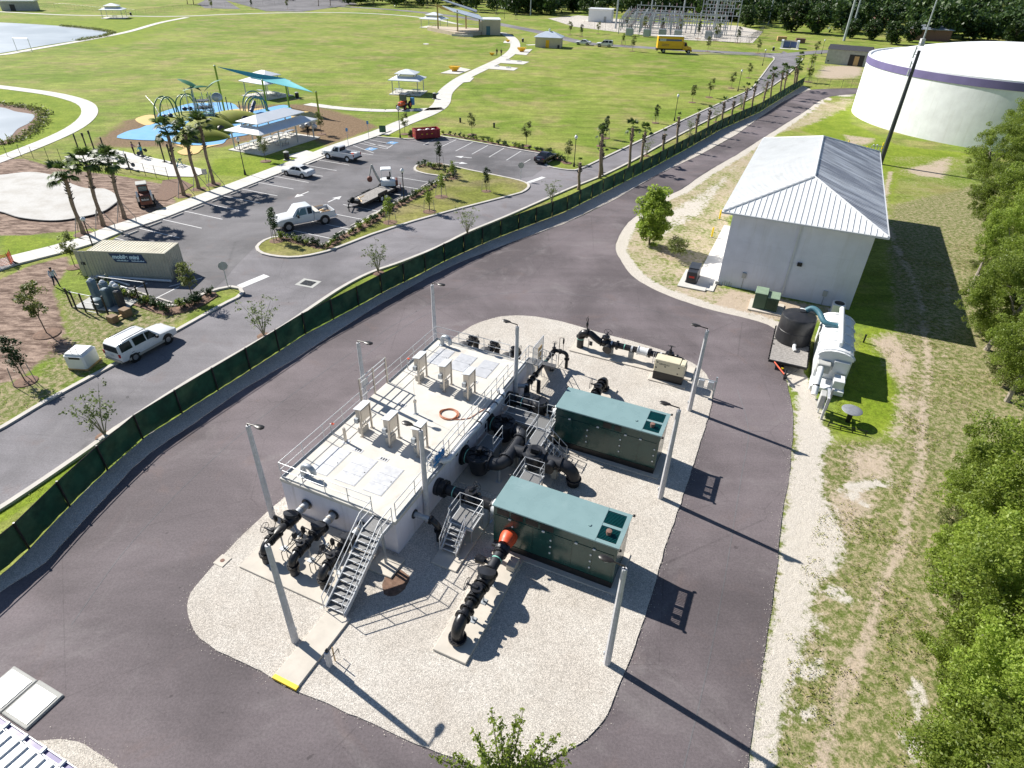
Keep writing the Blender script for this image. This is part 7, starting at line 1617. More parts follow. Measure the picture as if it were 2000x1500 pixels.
# lone curved pole
g = G(318,246); t = thing('curved_play_pole', 'single leaning dark green curved pole at the left of the playground', 'play pole', g)
part('pole', MB().tube(catmull([loc(t,321,246),tuple(Vector(loc(t,311,236))+Vector((0,0,2.2))),tuple(Vector(loc(t,296,227))+Vector((0,0,3.4)))],6),.06,8), 'play_navy', t)
for i,(px,py,ty) in enumerate(((446,216,190),(454,218,201),(470,219,199),(432,216,193))):
    g = G(px,py); t = thing('play_post', 'slim dark blue upright post at the back of the playground, '+('tallest','short middle','right end','left end')[i]+' one', 'play post', g, 0, 'upright posts of the playground'); part('post', MB().tube([(0,0,0),(0,0,HG(px,py,ty))],.09,8), 'play_navy', t); part('cap', MB().ball((0,0,HG(px,py,ty)),(.12,.12,.1),8,5), 'play_navy', t)
g = G(470,200); 
# lime columns with shade sail
SP_ = [((439,219),127,'far left'),((523,217),155,'second from left'),((565,210),152.5,'third from left'),((624,229),178,'far right')]
tops = []
for (b,ty,l) in SP_:
    g = G(*b); h = HG(*b, ty); t = thing('shade_post', f'lime green shade sail post, {l} of the four', 'shade post', g, 0, 'lime green shade sail posts'); tops.append(Vector((g[0],g[1],h)))
    part('post', MB().tube([(0,0,0),(0,0,h)],.17,10), 'lime', t); part('base', MB().box(-.35,.35,-.35,.35,0,.04), 'lime', t); part('hook', MB().ball((0,0,h-.1),(.2,.2,.12),8,5), 'galv', t)
t = thing('shade_sail', 'long teal triangular shade sail stretched between lime green posts', 'shade sail', tops[1])
A_, B_, C_ = tops[0]+Vector((.6,0,-.3)), tops[1]+Vector((0,.4,-.3)), tops[3]+Vector((-.6,0,-.2)); D_ = tops[2]+Vector((0,0,-.05))
def sailgrid(P0,P1,P2):
    vs = []; fs = []; n = 10; idx = {}
    for i in range(n+1):
        for j in range(n+1-i):
            u, v = i/n, j/n; w = 1-u-v; p = P0*u+P1*v+P2*w; p = p-Vector((0,0,1.0*(u*v*w)*6)); idx[(i,j)] = len(vs); vs.append(p-t.location)
    for i in range(n):
        for j in range(n-i):
            fs.append((idx[(i,j)],idx[(i+1,j)],idx[(i,j+1)]))
            if j < n-i-1: fs.append((idx[(i+1,j)],idx[(i+1,j+1)],idx[(i,j+1)]))
    return vs, fs
v1, f1 = sailgrid(A_,B_,D_); v2, f2 = sailgrid(D_,B_,C_); part('sail', MB().add(v1,f1,True).add(v2,f2,True), 'sail_teal', t); part('edge_cable', MB().tube([p-t.location for p in (A_,B_,C_,D_)],.04,5,closed=True), 'sail_teal', t)
t = thing('bag_pile', 'heap of blue-white wrapped bags at the right end of the large shelter', 'bags', (*G(600,252)[:2],.1))
for k in range(12): part('bag', MB().ball((R_.uniform(-1.6,1.6),R_.uniform(-1,1),R_.uniform(.3,1.3)),(.55,.5,.42),8,5), R_.choice(['lamp_clear','plastic_white','lamp_clear','alu_plate']), t)
# ------- park lamps
def globe_lamp(lab, px, py, ty, first=[None]):
    g = G(px,py); h = HG(px,py,ty)
    if first[0]: r = dup(first[0], g, 0, lab, 'globe topped park lamps'); r.scale = (1,1,h/4.2); return r
    t = thing('park_lamp', lab, 'street lamp', g, 0, 'globe topped park lamps')
    part('pole', MB().rod((0,0,0),(0,0,1),[(0,.17),(.1,.17),(.5,.10),(.6,.065),(3.55,.05),(3.6,.12),(3.75,.05)],10), 'black_paint', t)
    gl = part('globe', MB().rod((0,0,3.72),(0,0,1),[(0,.1),(.1,.2),(.25,.24),(.38,.2),(.48,.08),(.53,.03)],14), 'plastic_white', t); part('finial', MB().ball((0,0,4.25),(.04,.04,.06),6,5), 'black_paint', gl)
    t.scale = (1,1,h/4.2); first[0] = t; return t
for px,py,ty,l in ((185,490,424,'black globe topped lamp by the corner of the beige container'),(479,341,268,'black globe topped lamp beside the large shelter slab'),(782,271,207,'black globe topped lamp left of the red skip'),(790,397,329,'black globe topped lamp on the planted island by the excavator'),(1121,325,264,'black globe topped lamp on the verge right of the maroon car'),(1317,236,184,'black globe topped lamp on the lawn edge beside the palm row'),(1441,178,136,'black globe topped lamp on the lawn nearer the junction'),(1489,128,96,'black globe topped lamp right at the road junction'),(1604,106,77,'black globe topped lamp beside the concrete shed'),(985,36,15,'black globe topped lamp on the far verge behind the stage'),(1463,83,71,'small globe topped lamp at the right corner of the substation yard')): globe_lamp(l, px, py, ty)
# --- signs
def sign(lab, px, py, ty, kind):
    g = G(px,py); h = HG(px,py,ty); t = thing('road_sign', lab, 'sign', g, math.atan2(g[1],g[0])-math.pi/2 if kind != 'board' else YAW+.5)
    part('post', MB().tube([(0,0,0),(0,0,h)],.035,6), 'galv', t)
    if kind == 'stop': part('back_plate', MB().rod((0,-.03,h-.4),(0,1,0),[(0,.42),(.02,.42)],8), 'conc_grey', t)
    elif kind == 'blue': part('plate', MB().box(-.17,.17,-.06,-.04,h-.5,h), 'line_blue', t)
    elif kind == 'board': part('board', MB().box(-.55,.55,-.06,-.03,h-1.1,h), 'board_green', t)
    else: part('plate', MB().box(-.3,.3,-.06,-.03,h-.7,h), 'alu_plate', t)
for a in ((446,562,511,'stop','back of a round stop sign at the kerb tip near the container'),(1017,352,317,'stop','back of a stop sign at the right tip of the planted island'),(681,288,250,'blue','blue accessible parking sign on a thin pole, left one'),(721,274,236,'blue','blue accessible parking sign on a thin pole, right one'),(748,262,245,'board','green notice board on the sidewalk by the accessible bays'),(405,360,330,'white','small white sign near the foot of the palms')): sign(a[4],*a[:3],a[3])
def bin_(lab, px, py, ty, first=[None]):
    g = G(px,py); h = 1.15
    if first[0]: return dup(first[0], (g[0],g[1],.05), 0, lab, 'dark litter bins beside the paths')
    t = thing('litter_bin', lab, 'litter bin', (g[0],g[1],.05), 0, 'dark litter bins beside the paths')
    m = MB()
    for k in range(18): a = k*math.pi/9; m.cbox((.36*math.cos(a),.36*math.sin(a),.5),(.03,.085,.95),a)
    part('slats', m, 'pipe_dark', t, kind='stuff'); part('liner', MB().rod((0,0,.04),(0,0,1),[(0,.31),(.95,.33)],14), 'black_paint', t); part('lid', MB().rod((0,0,1.0),(0,0,1),[(0,.4),(.06,.4),(.15,.25),(.2,.1)],14), 'conc_grey', t); part('base', MB().box(-.45,.45,-.45,.45,-.04,.02), 'walk_conc', t)
    first[0] = t; return t
for px,py,l in ((561,312,'dark litter bin on the apron below the large shelter'),(581,192,'dark litter bin by the shelter behind the shade sail'),(849,193,'dark litter bin where the winding path passes the shelter'),(1021,82,'dark litter bin between the far path and the restroom'),(256,30,'dark litter bin near the far upper left shelter'),(1510,99,'dark litter bin beside the junction')): bin_(l,px,py,0)
# yellow game tables
for px,py,l,s in ((888,139,'large yellow game table on the left pad of the winding path',.92),(1019,101,'large yellow game table on the pad right of the far path',.92),(961,108,'small yellow game table near the two walkers',.5),(992,82,'small yellow game table by the far bend of the path',.5)):
    g = G(px,py); t = thing('game_table', l, 'game table', (g[0],g[1],.05), -.2, 'yellow game tables by the path'); t.scale = (s,)*3
    part('tub', MB().add([(-1.0,-.6,.35),(1.0,-.6,.35),(1.0,.6,.35),(-1.0,.6,.35),(-1.5,-.95,1.15),(1.5,-.95,1.15),(1.5,.95,1.15),(-1.5,.95,1.15)],[(3,2,1,0),(4,5,6,7),(0,1,5,4),(1,2,6,5),(2,3,7,6),(3,0,4,7)]), 'truck_yellow', t); part('leg', MB().box(-.7,.7,-.4,.4,0,.35), 'truck_yellow', t); part('rim', MB().box(-1.55,1.55,-1.0,-.9,1.1,1.22).box(-1.55,1.55,.9,1.0,1.1,1.22).box(-1.55,-1.45,-.9,.9,1.1,1.22).box(1.45,1.55,-.9,.9,1.1,1.22), 'yellow_paint', t)
for k,(px,py) in enumerate(((992,118),(1014,121),(970,130),(993,133))):
    g = G(px,py); t = thing('cornhole_board', 'low dark game board on a path side pad, '+('far left','far right','near left','near right')[k]+' one', 'game board', (g[0],g[1],.05), -.2, 'game boards on the path pads'); part('board', MB().add([(-.6,-.35,.06),(.6,-.35,.06),(.6,.35,.3),(-.6,.35,.3),(-.6,-.35,0),(.6,-.35,0),(.6,.35,0),(-.6,.35,0)],[(0,1,2,3),(4,7,6,5),(0,4,5,1),(1,5,6,2),(2,6,7,3),(3,7,4,0)]), 'conc_grey', t); part('hole', MB().rod((0,.1,.215),(0,-.33,1),[(0,.14),(.012,.14)],10), 'black_paint', t)
for k,(px,py) in enumerate(((899,239),(965,249))):
    g = G(px,py); t = thing('ground_light', 'small dark ground box light on the lawn behind the red skip, '+('left','right')[k]+' one', 'ground light', g); part('box', MB().bbox(-.16,.16,-.16,.16,0,.7), 'pipe_dark', t); part('lid', MB().box(-.2,.2,-.2,.2,.7,.76), 'black_paint', t)
# fitness machines
for k,(px,py,l,q) in enumerate(((253,330,'black upright fitness machine with round pads on the exercise pad',1),(238,311,'low grey fitness bike on the left of the exercise pad',0),(280,306,'black fitness machine between the two people',1),(322,317,'tall black fitness post near the palms',2),(336,320,'second tall black fitness post near the palms',2),(352,325,'low green fitness bench under the palms',0),(156,299,'tall dark fitness post at the left end of the pad',2),(172,297,'second tall dark fitness post at the left end of the pad',2),(184,292,'paired dark fitness frame at the left back of the pad',2),(208,306,'dark topped fitness post in the middle of the pad',2))):
    g = G(px,py); t = thing('fitness_machine', l, 'fitness machine', (g[0],g[1],.06), YAW+k, 'fitness machines')
    if q == 1:
        part('post', MB().tube([(0,0,0),(0,0,2.0)],.11,8), 'black_paint', t); part('arm', MB().tube([(-.9,0,.7),(-.2,0,1.0),(.2,0,1.0),(.9,0,.6)],.06,6), 'black_paint', t)
        for s in (1,-1): part('pad', MB().rod((s*.95,0,.62),(s,0,.3),[(0,.28),(.07,.28)],14), 'steel_pole', t)
        part('base', MB().box(-.5,.5,-.25,.25,0,.06), 'black_paint', t)
    elif q == 0:
        part('frame', MB().tube([(-.6,0,0),(-.3,0,.8),(.3,0,.5),(.7,0,0)],.06,6).tube([(.3,0,.5),(.55,0,1.1)],.05,6), 'play_teal' if 'green' in l else 'galv', t); part('seat', MB().bbox(-.55,-.1,-.2,.2,.8,.9), 'black_paint', t); part('foot', MB().box(-.7,-.5,-.4,.4,0,.06).box(.6,.8,-.4,.4,0,.06), 'galv', t)
    else:
        part('post', MB().tube([(0,0,0),(0,0,2.6)],.10,8), 'black_paint', t); part('head', MB().bbox(-.13,.13,-.08,.08,2.2,2.65), 'black_paint', t); part('base', MB().box(-.25,.25,-.25,.25,0,.05), 'black_paint', t)
# orange barrier net
t = thing('barrier_net', 'orange plastic barrier net standing across the sidewalk end', 'barrier net', G(0,520)); P_ = [Vector(loc(t,*q)) for q in ((-40,520),(-5,523),(22,519),(27,512))]
m = MB()
for a, b in zip(P_[:-1], P_[1:]):
    for f in np.linspace(0,1,12): p = a.lerp(b,f); m.tube([p+Vector((.05*math.sin(f*9),0,0)), p+Vector((0,.06*math.sin(f*7),1.15))],.022,4,False)
    for z in np.linspace(.08,1.15,9): m.tube([a+Vector((0,0,z)), a.lerp(b,.5)+Vector((0,0,z-.05)), b+Vector((0,0,z))],.026,4,False)
part('net', m, 'orange_net', t, kind='stuff'); 
for p in P_: part('stake', MB().tube([p, p+Vector((0,0,1.3))],.03,6), 'wood_brown', t)
t = thing('goal_frame', 'thin white rectangular frame standing at the pond edge', 'frame', G(48,101)); part('frame', MB().tube([(-2,0,0),(-2,0,3.4),(2.2,0,3.4),(2.2,0,0)],.08,6), 'alu', t); part('base', MB().box(-2.1,2.3,-.2,.2,0,.06), 'walk_conc', t)
# wire fence round the splash pad site
t = thing('site_fence', 'thin wire site fence along the exercise pad and splash pad', 'fence', G(0,320)); 
pp = [Vector(loc(t,*q)) for q in ((-30,310),(15,306),(42,306),(66,310),(95,312),(120,314),(160,318),(200,327),(228,334),(256,338),(285,344),(306,348),(330,352))]
for p in pp: part('post', MB().tube([p, p+Vector((0,0,1.7))],.035,5), 'mesh_wire', t)
for z in (.1,.6,1.1,1.6): part('wire', MB().tube([p+Vector((0,0,z)) for p in pp],.012,4), 'mesh_wire', t)
# ---------------------------------------------------------------- people
def person(lab, p, rz, pose, top, legs, hair='hair', sc=1.0, sleeve=False):
    """one skinned body; pose = joint offsets. Axes: x forward, y left."""
    J = dict(pelvis=(0,0,.95), belly=(.01,0,1.10), chest=(.02,0,1.32), neck=(.03,0,1.49), chin=(.05,0,1.56), head=(.05,0,1.66), crown=(.03,0,1.76),
        lhip=(0,.09,.92), lknee=(.04,.10,.50), lank=(0,.10,.09), ltoe=(.18,.11,.04), rhip=(0,-.09,.92), rknee=(.04,-.10,.50), rank=(0,-.10,.09), rtoe=(.18,-.11,.04),
        lsh=(.02,.19,1.43), lel=(.0,.25,1.15), lwr=(.1,.26,.90), lpalm=(.13,.255,.82), rsh=(.02,-.19,1.43), rel=(.0,-.25,1.15), rwr=(.1,-.26,.90), rpalm=(.13,-.255,.82))
    J.update(pose); names = list(J); ix = {n:i for i,n in enumerate(names)}
    E_ = [('pelvis','belly'),('belly','chest'),('chest','neck'),('neck','chin'),('chin','head'),('head','crown'),('pelvis','lhip'),('lhip','lknee'),('lknee','lank'),('lank','ltoe'),('pelvis','rhip'),('rhip','rknee'),('rknee','rank'),('rank','rtoe'),('chest','lsh'),('lsh','lel'),('lel','lwr'),('lwr','lpalm'),('chest','rsh'),('rsh','rel'),('rel','rwr'),('rwr','rpalm')]
    rad = dict(pelvis=(.155,.12),belly=(.14,.11),chest=(.165,.12),neck=(.06,.06),chin=(.07,.075),head=(.085,.10),crown=(.06,.07),lhip=(.095,.1),rhip=(.095,.1),lknee=(.065,.07),rknee=(.065,.07),lank=(.045,.05),rank=(.045,.05),ltoe=(.04,.03),rtoe=(.04,.03),lsh=(.075,.07),rsh=(.075,.07),lel=(.05,.05),rel=(.05,.05),lwr=(.035,.035),rwr=(.035,.035),lpalm=(.045,.022),rpalm=(.045,.022))
    me = bpy.data.meshes.new('b'); me.from_pydata([J[n] for n in names],[(ix[a],ix[b]) for a,b in E_],[]); o = bpy.data.objects.new('tmp',me); COL.objects.link(o)
    md = o.modifiers.new('s','SKIN'); md.use_smooth_shade = True
    for n in names: me.skin_vertices[0].data[ix[n]].radius = rad[n]
    for v in me.skin_vertices[0].data: v.use_root = False
    me.skin_vertices[0].data[ix['pelvis']].use_root = True
    ss = o.modifiers.new('u','SUBSURF'); ss.levels = 1; ss.render_levels = 1
    bpy.context.view_layer.update(); bm_ = bpy.data.meshes.new_from_object(o.evaluated_get(bpy.context.evaluated_depsgraph_get())); bpy.data.objects.remove(o)
    K = np.array([J[n] for n in names]); sleeves = {'lel','rel'} if sleeve else set()
    grp = {**{n:1 for n in ('lhip','lknee','lank','rhip','rknee','rank','pelvis')}, **{n:0 for n in ('belly','chest','lsh','rsh','lel','rel')}, **{n:2 for n in ('neck','chin','head','crown','lwr','rwr','lpalm','rpalm')}, 'ltoe':3,'rtoe':3}
    if sleeve: grp['lwr'] = grp['rwr'] = 0
    bm_.materials.clear()
    for k in (top, legs, 'skin', 'black_paint'): bm_.materials.append(MT[k])
    for f in bm_.polygons: f.material_index = grp[names[int(np.argmin(((K-np.array(f.center))**2).sum(1)))]]; f.use_smooth = True
    t = thing('person', lab, 'person', p, rz); t.scale = (sc,)*3
    link('body', bm_, t)
    h = Vector(J['head']); part('hair', MB().ball((h.x-.025,h.y,h.z+.035),(.105,.098,.105),12,8), hair, t)
    f = MB().ball((h.x+.095,h.y,h.z-.01),(.022,.016,.024),6,5); part('nose', f, 'skin', t)
    for s in (1,-1): part('eye', MB().ball((h.x+.085,h.y+s*.034,h.z+.015),(.014,.014,.009),6,4), 'black_paint', t); part('ear', MB().ball((h.x,h.y+s*.092,h.z),(.02,.012,.03),6,4), 'skin', t)
    part('mouth', MB().ball((h.x+.085,h.y,h.z-.055),(.012,.026,.007),6,4), 'lamp_red', t)
    for sd in ('l','r'):
        w, pm = Vector(J[sd+'wr']), Vector(J[sd+'palm']); d = (pm-w).normalized(); sx = Vector((0,1,0)) if abs(d.y) < .8 else Vector((1,0,0)); sx = (sx-d*sx.dot(d)).normalized(); nx_ = d.cross(sx); m = MB()
        for i,L_ in enumerate((.075,.085,.08,.062)):
            b = pm+nx_*((i-1.5)*.02); m.tube([b, b+d*L_*.5, b+d*L_+sx*(-.02 if sd == 'l' else .02)],[.0095,.009,.006],6)
        m.tube([w+d*.03+nx_*.03, w+d*.07+nx_*.06, w+d*.105+nx_*.062],[.011,.01,.007],6); part('fingers', m, 'skin', t, kind='stuff')
    return t
g = G(112,560); person('person in a light blue shirt and dark trousers striding on the bare soil', g, -.6, dict(lknee=(.22,.10,.52),lank=(.30,.10,.10),ltoe=(.47,.11,.05),rknee=(-.02,-.10,.5),rank=(-.28,-.10,.12),rtoe=(-.12,-.11,.04),lel=(-.1,.26,1.17),lwr=(-.02,.27,.93),lpalm=(.02,.265,.86),rel=(.05,-.26,1.16),rwr=(.2,-.25,.98),rpalm=(.25,-.24,.91),chin=(.08,0,1.55),head=(.10,0,1.64),crown=(.09,0,1.74)), 'cloth_light', 'cloth_navy', sc=1.08, sleeve=True)
g = G(263,303); person('person in a plum top standing at the exercise pad', (g[0],g[1],.06), .2, dict(lel=(.12,.25,1.2),lwr=(.32,.2,1.1),lpalm=(.4,.18,1.1),rel=(.12,-.25,1.2),rwr=(.32,-.2,1.1),rpalm=(.4,-.18,1.1)), 'cloth_plum', 'cloth_black', sc=1.05)
g = G(280,310); person('person in a cyan shirt and pale cap leaning on a fitness machine', (g[0],g[1],.06), 2.6, dict(chest=(.12,0,1.3),neck=(.18,0,1.45),chin=(.22,0,1.5),head=(.24,0,1.59),crown=(.24,0,1.69),lsh=(.12,.19,1.4),rsh=(.12,-.19,1.4),lel=(.25,.25,1.15),lwr=(.45,.2,1.05),lpalm=(.52,.18,1.05),rel=(.25,-.25,1.15),rwr=(.45,-.2,1.05),rpalm=(.52,-.18,1.05)), 'cloth_cyan', 'cloth_navy', 'plastic_white', 1.08)
g = G(603,268); person('person in dark clothes standing under the right end of the large shelter', (g[0],g[1],.1), 2.0, {}, 'cloth_black', 'cloth_black', sc=1.1, sleeve=True)
for px,py,l,c in ((970.5,109,'left of two people walking on the far winding path','cloth_black'),(979,110,'right of two people walking on the far winding path','cloth_navy')):
    g = G(px,py); person(l, (g[0],g[1],.04), -1.9, dict(lknee=(.18,.10,.52),lank=(.22,.10,.09),ltoe=(.39,.11,.05),rank=(-.2,-.10,.12),rtoe=(-.04,-.11,.05)), c, 'cloth_black', sc=1.15)
# ================================================================ VEGETATION
def leaf_mat(key, a, b, trans=.35, bv=.5):
    t = NT(key); g = t.n('NewGeometry'); oi = t.n('ObjectInfo')
    col = t.mix(g.outputs['Random Per Island'], a, b); col = t.mul(col, t.rng(oi.outputs['Random'], 0, 1, .82, 1.18)); col = t.mul(col, t.rng(t.noise(.9, 3, t.co()), .3, .7, 1-bv*.5, 1+bv*.4))
    t.fin(col, .5, 0, .35); tr = t.n('BsdfTranslucent'); t.put(tr.inputs['Color'], t.mul(col, 1.5)); mx = t.n('MixShader'); mx.inputs[0].default_value = trans
    t.t.links.new(t.b.outputs[0], mx.inputs[1]); t.t.links.new(tr.outputs[0], mx.inputs[2]); t.t.links.new(mx.outputs[0], t.out.inputs['Surface']); MT[key] = t.m
leaf_mat('leaf_bright', (.15,.22,.02), (.28,.35,.065), .45); leaf_mat('leaf_mid', (.115,.17,.018), (.23,.285,.05), .45); leaf_mat('leaf_dark', (.018,.045,.012), (.045,.085,.02), .2)
leaf_mat('leaf_forest', (.016,.040,.012), (.065,.11,.022), .2, .8); leaf_mat('leaf_olive', (.10,.13,.025), (.19,.21,.07), .4); leaf_mat('leaf_grey', (.10,.14,.045), (.18,.22,.08), .4); leaf_mat('leaf_palm', (.035,.075,.014), (.085,.13,.028), .25)
leaf_mat('leaf_weed', (.14,.17,.025), (.25,.26,.06), .5, .3); leaf_mat('leaf_straw', (.24,.20,.10), (.36,.30,.19), .5, .3)
def leaves(centers, size, r=None, up=.5, aspect=1.7):
    """numpy leaf quads at centers"""
    n = len(centers); R = r or rng
    nrm = R.normal(size=(n,3)); nrm[:,2] = np.abs(nrm[:,2])+up; nrm /= np.linalg.norm(nrm,axis=1)[:,None]
    a = np.cross(nrm, R.normal(size=(n,3))); a /= np.linalg.norm(a,axis=1)[:,None]+1e-9; b = np.cross(nrm, a)
    s = (size*R.uniform(.6,1.35,n))[:,None]; a = a*s*.5*aspect**.5; b = b*s*.5/aspect**.5
    v = np.stack([centers-a, centers-b*.9+a*.1, centers+a, centers+b*.9+a*.1],1).reshape(-1,3)
    return v
def leaf_mesh(name, v, mat):
    me = bpy.data.meshes.new(name); np_mesh(me, v, np.arange(len(v)).reshape(-1,4)); me.materials.append(MT[mat]); return me
def crown_pts(R, n, rx, ry, rz, zc, clumps, cr, hollow=.35, droop=0.0):
    """leaf positions gathered in clumps spread through an uneven crown"""
    out = []
    for k in range(clumps):
        d = R.normal(size=3); d /= np.linalg.norm(d); q = R.uniform(hollow,1)**.6; c = np.array([d[0]*rx*q, d[1]*ry*q, zc+d[2]*rz*q]); c[:2] *= R.uniform(.7,1.22); c[2] += R.normal()*rz*.12
        m = max(3,int(n/clumps*R.uniform(.5,1.5))); p = R.normal(size=(m,3)); p /= np.linalg.norm(p,axis=1)[:,None]; p *= (R.uniform(.25,1,m)**.45)[:,None]*cr*R.uniform(.65,1.3)*np.array([1,1,.72])
        out.append(c+p)
    p = np.concatenate(out); p[:,2] = np.maximum(p[:,2], .12); return p
def trunk_mb(R, h, r, limbs=5, spread=1.6, z0=.35):
    m = MB(); lean = R.normal(size=2)*.05*h; pts = [(0,0,-.1),(lean[0]*.3,lean[1]*.3,h*.35),(lean[0],lean[1],h*.75)]; m.tube(catmull(pts,4),[r*1.25]+[r]*4+[r*.8]*3+[r*.5],8)
    L = []
    for k in range(limbs):
        a = k*2*math.pi/limbs+R.uniform(-.4,.4); zb = h*(z0+.35*R.uniform(0,1)); b = np.array([lean[0]*zb/h, lean[1]*zb/h, zb]); e = b+np.array([math.cos(a)*spread, math.sin(a)*spread, h*.3*R.uniform(.6,1.2)])
        md = (b+e)/2+np.array([0,0,.15*h*R.uniform(.2,.6)]); L.append(MB().tube(catmull([b,md,e],3),[r*.5,r*.42,r*.36,r*.3,r*.22,r*.15,r*.1][:7],6))
    return m, L
def make_tree(name, lab, cat, seed, h, rx, rz, zc, n, size, clumps, cr, mat, bark='bark', tr=.16, limbs=5, group=None, hollow=.35, ring=0.0, stakes=False, ry=None):
    R = np.random.default_rng(seed); t = thing(name, lab, cat, (0,0,0), 0, group)
    m, L = trunk_mb(R, max(.5,zc+rz*.5), tr, limbs, rx*.6); tk = part('trunk', m, bark, t)
    for l in L: part('limb', l, bark, tk)
    link('crown', leaf_mesh('crown', leaves(crown_pts(R,n,rx,ry or rx,rz,zc,clumps,cr,hollow),size,R),mat), t)
    if ring: part('mulch_ring', MB().rod((0,0,-.02),(0,0,1),[(0,ring),(.05,ring*.95),(.1,ring*.5)],14), 'mulch', t)
    if stakes:
        for k in range(3): a = k*2.09+.5; part('stake', MB().tube([(.75*math.cos(a),.75*math.sin(a),0),(.62*math.cos(a),.62*math.sin(a),1.5)],.03,5), 'wood_grey', t)
    return t
R0 = random.Random(11)
# ------- east wood edge
big = [make_tree('broadleaf_tree','x','tree',s,10,3.4,3.6,5.2,56000,.105,260,.55,m_,'bark_pale',.2,7) for s,m_ in ((1,'leaf_mid'),(2,'leaf_bright'),(3,'leaf_mid'))]
bushy = [make_tree('leafy_bush','x','bush',s,3,2.3,1.4,1.45,22000,.095,120,.38,m_,'bark_pale',.07,6) for s,m_ in ((5,'leaf_bright'),(6,'leaf_olive'))]
EAST = [(2025,245,6.5,1,1.15,'dark leafy tree against the purple banded tank, rightmost and highest'),(1955,300,6,2,1.05,'leafy tree whose crown overlaps the lower wall of the big white tank'),(1965,390,5,2,.95,'leafy tree just below the one that overlaps the white tank'),(2035,400,6,2,1.1,'tree at the right picture edge level with the ribbed roof ridge'),(1975,470,5,1,.85,'leafy tree with a bare leaning trunk beside the shadowed grass'),(2040,530,6,0,1.0,'tree at the right picture edge level with the black tank'),(1978,585,4.5,2,.8,'tree beyond the corner of the pump house shadow'),(2035,665,5,1,.95,'tree at the lower end of the upper wood, right picture edge'),(1960,915,4.5,1,.75,'bright green tree at the top of the lower wood'),(2030,960,6,0,1.0,'tree at the right edge behind the bright green tree'),(1990,1060,4.5,1,.75,'tree in the middle of the lower wood above the long dead branch'),(2040,1180,5,2,.9,'tree at the right edge in the middle of the lower wood'),(1965,1230,4,2,.7,'rounded tree in the lower wood beside the sandy track end'),(2010,1370,4.5,1,.8,'lower wood tree near the bottom right corner'),(1975,1500,4.5,0,.75,'tree cut by the bottom right corner of the picture')]
used = [False]*3; ubush = [False]*2
for px,py,zc,k,s,l in EAST:
    g = G(px+(22 if py > 850 else 0),py,zc); s2 = s; src = big[k]; p = (g[0],g[1],-.0)
    if not used[k]: used[k] = True; src.location = p; src.scale = (s2,s2,zc/5.2); src.rotation_euler = (0,0,R0.uniform(0,6)); src['label'] = l; src['group'] = 'trees of the wood edge on the right'
    else: dup(src, p, R0.uniform(0,6), l, 'trees of the wood edge on the right', (s2*R0.uniform(.85,1.15),s2*R0.uniform(.85,1.15),zc/5.2*R0.uniform(.85,1.15)))
EB = [(1900,250,1.5,1,.7,'olive bush left of the crown that overlaps the white tank'),(1915,520,1.2,1,.6,'small bush beside the fallen pale branch'),(1925,640,1.3,0,.7,'bush at the tip of the upper wood near the building shadow'),(1985,735,1.6,1,.9,'grey green bush in the gap between the upper and lower wood'),(1895,965,1.6,0,.7,'bright bush pushing out toward the sandy track, upper one'),(1885,1035,1.2,1,.6,'olive bush beside the white sand patch'),(1870,1095,1.3,0,.75,'low bright bush nearest the sandy track'),(1910,1160,1.6,1,.9,'wide olive bush below the low bright bush'),(1900,1290,1.4,0,.8,'bush at the left fringe of the lower wood'),(1925,1395,1.5,1,.9,'olive bush low on the right fringe'),(1895,1470,1.3,0,.7,'bright bush at the very bottom of the right fringe')]
for px,py,zc,k,s,l in EB:
    g = G(px+12,py,zc*.7); src = bushy[k]; p = (g[0],g[1],0)
    if not ubush[k]: ubush[k] = True; src.location = p; src.scale = (s,)*3; src['label'] = l; src['group'] = 'bushes along the wood edge'
    else: dup(src, p, R0.uniform(0,6), l, 'bushes along the wood edge', s)
for k,(a,b,l) in enumerate((((1897,560),(1925,500),'pale bare leaning tree trunk at the edge of the upper wood'),((1935,1080),(1958,1110),'pale dead branch lying in the lower wood'))):
    g0, g1 = G(*a,.6), G(*b,3.2); t = thing('dead_trunk', l, 'dead tree', (g0[0],g0[1],0)); d = g1-g0; part('trunk', MB().tube([(0,0,-.1),(d[0]*.4,d[1]*.4,1.3),(d[0],d[1],3.2)],[.18,.14,.07],7), 'bark_pale', t); part('limb', MB().tube([(d[0]*.4,d[1]*.4,1.3),(d[0]*.4+.6,d[1]*.4-.5,2.4)],[.08,.03],5), 'bark_pale', t)
# ------- single shrubs near the building and foreground
g = G(1268,478); t = make_tree('round_tree','dense bright green shrub tree by the entrance road bend','tree',21,6,1.55,2.75,3.1,15000,.2,90,.62,'leaf_bright','bark',.1,6); t.location = g; t.rotation_euler = (0,0,1)
g = G(1320,503); t = make_tree('grey_bush','grey green twiggy bush beside the dense shrub tree','bush',22,2,1.15,.75,1.3,2600,.13,40,.42,'leaf_olive','bark_pale',.07,8); t.location = g
R = np.random.default_rng(31); t = thing('foreground_shrub', 'tall leafy shrub with wispy shoots at the bottom edge of the picture', 'shrub', (*G(985,1545)[:2],0))
pts = []; m = MB(); tops_ = [(-2.6,.2,2.6),(-1.2,.9,3.1),(-.55,1.5,3.4),(-.2,1.3,3.2),(.35,1.4,3.3),(.6,1.6,3.2),(1.3,.9,3.0),(1.9,.9,3.0),(2.4,.6,2.7),(2.2,.1,2.7),(1.6,.3,2.5),(-1.8,.3,2.4),(-.9,.4,2.7),(.1,.6,2.8),(1.0,.4,2.6)]
